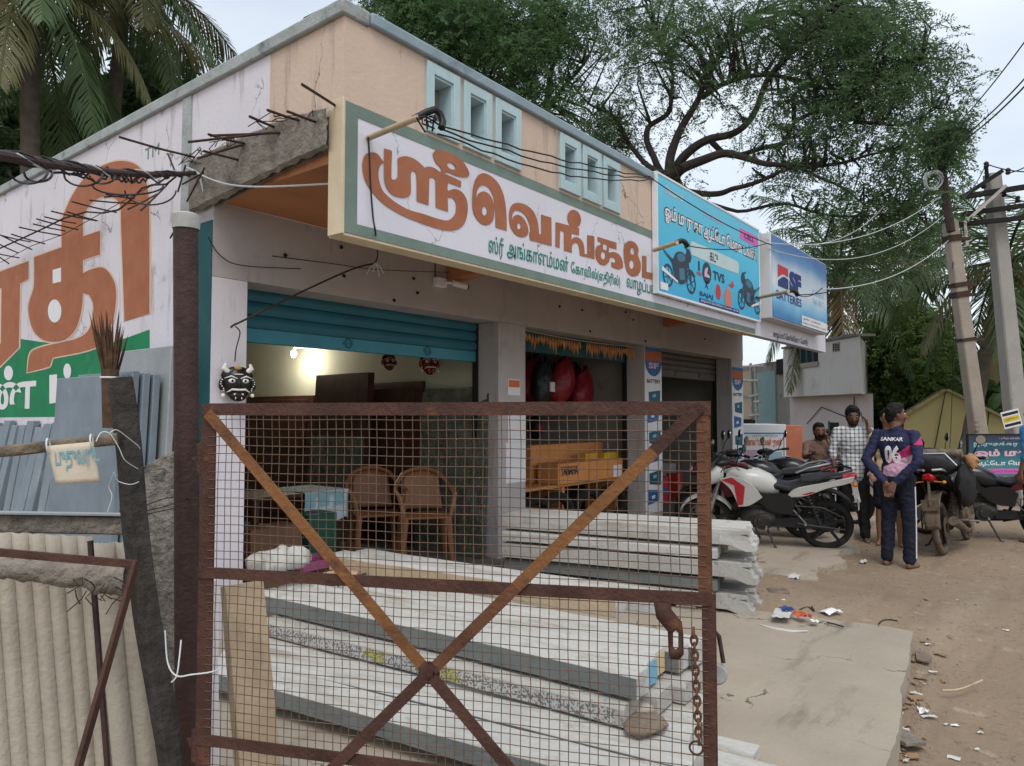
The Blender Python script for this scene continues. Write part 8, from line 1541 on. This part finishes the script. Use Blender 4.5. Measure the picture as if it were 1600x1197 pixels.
rock('grey_stone', onZ(1402, 1103, -.02), .055, .04, .03, M['rock'], 'grey stone wedged against the driveway slab edge', 12); rock('grey_stone', onZ(1238, 938, .05), .05, .04, .03, M['rockpale'], 'pale stone beside the dark stone block', 14)
t = thing('broken_tile', 'flat broken grey tile lying beside the driveway slab', 'tile', onZ(1408, 1157, -.01), .9); mb = MB(); mb.prism([(-.10, -.055), (.09, -.06), (.11, .03), (.03, .06), (-.09, .05)], (0, 0, .012), (1, 0, 0), (0, 1, 0), .02); mb.build('tile', M['concrete'], t, True, bevel=.004)
t = thing('broken_tile', 'thin brown slate flake at the far corner of the driveway slab', 'tile', onZ(1442, 1030, -.01), .2); mb = MB(); mb.prism([(-.13, -.03), (.0, -.05), (.14, -.02), (.06, .04), (-.1, .04)], (0, 0, .012), (1, 0, 0), (0, 1, 0), .015); mb.build('tile', M['rock'], t, True, bevel=.003)
for (pts, lab) in (([(1373, 978), (1380, 972), (1392, 971), (1402, 973)], 'thin dark loop of wire on the slab end'), ([(1250, 955), (1262, 951), (1272, 957), (1268, 950)], 'short dark twig by the litter heap'), ([(1292, 975), (1305, 978), (1318, 982)], 'dark twig lying left of the slab end'), ([(1472, 1082), (1500, 1080), (1535, 1066)], 'straw coloured twig on the earth')):
    cable('twig', [onZ(u, v, .105 if u < 1440 else .005) + Vector((0, 0, .012)) for u, v in pts], .006, M['oldwood'] if 'dark' in lab else M['pvc'], lab, 'twig', n=5)
for k in range(46):
    f = rnd.random(); u, v = 1440 - 62 * f + rnd.gauss(0, 16) + 16, 1000 + 197 * f + rnd.gauss(0, 9); w = rnd.uniform(.03, .085)
    scrap('dry_leaf', u, v, w, w * rnd.uniform(.3, .6), (M['dryleafbrown'], M['plasticbag'], M['rockpale'])[(k % 7 == 0) + (k % 5 == 0)], 'small dry leaf or scrap in the drift along the slab edge', rnd.uniform(0, 3), crumple=.01, group='leaf litter drifted along the slab edge', n=3)
for k in range(22):
    u, v = rnd.uniform(1210, 1590), rnd.uniform(890, 1190); c = onZ(u, v, 0)
    if c.y > .6 and c.x < 5.7: continue
    w = rnd.uniform(.02, .06); scrap('small_scrap', u, v, w, w * .6, (M['paper'], M['dryleafbrown'], M['plasticbag'])[k % 3], 'tiny pale scrap trodden into the open earth', rnd.uniform(0, 3), crumple=.006, cat='litter', group='scraps trodden into the earth', n=3)
g = MB()
for k in range(6000):
    if k < 900: f = rnd.random(); u, v = 1440 - 62 * f + rnd.gauss(6, 14) + 8, 1000 + 197 * f; c = onZ(u, v, 0)
    else: c = Vector((rnd.uniform(2.5, 12), rnd.uniform(-3.5, 2.2), 0))
    if c.x < 5.72 and c.y > .45 + .13 * (c.x - 2): continue
    s = rnd.uniform(.003, .013) * (2.2 if k % 23 == 0 else 1); z = gz(c.x, c.y); o = [Vector((rnd.uniform(-1, 1), rnd.uniform(-1, 1), rnd.uniform(-.3, 1))) * s for _ in range(4)]; g.add([c + Vector((0, 0, z)) + q for q in (Vector((-s, -s, -s * .3)), Vector((s, -s * .6, -s * .3)), Vector((0, s, -s * .3)), Vector((0, 0, s * .45)) + o[0] * .4)], [(0, 2, 1), (0, 1, 3), (1, 2, 3), (2, 0, 3)])
tag(g.build('gravel', mat('mixed_gravel', (.27, .22, .17), .95, .4, 30, 0), smooth=False), 'loose grit and small gravel on the earth', kind='stuff')
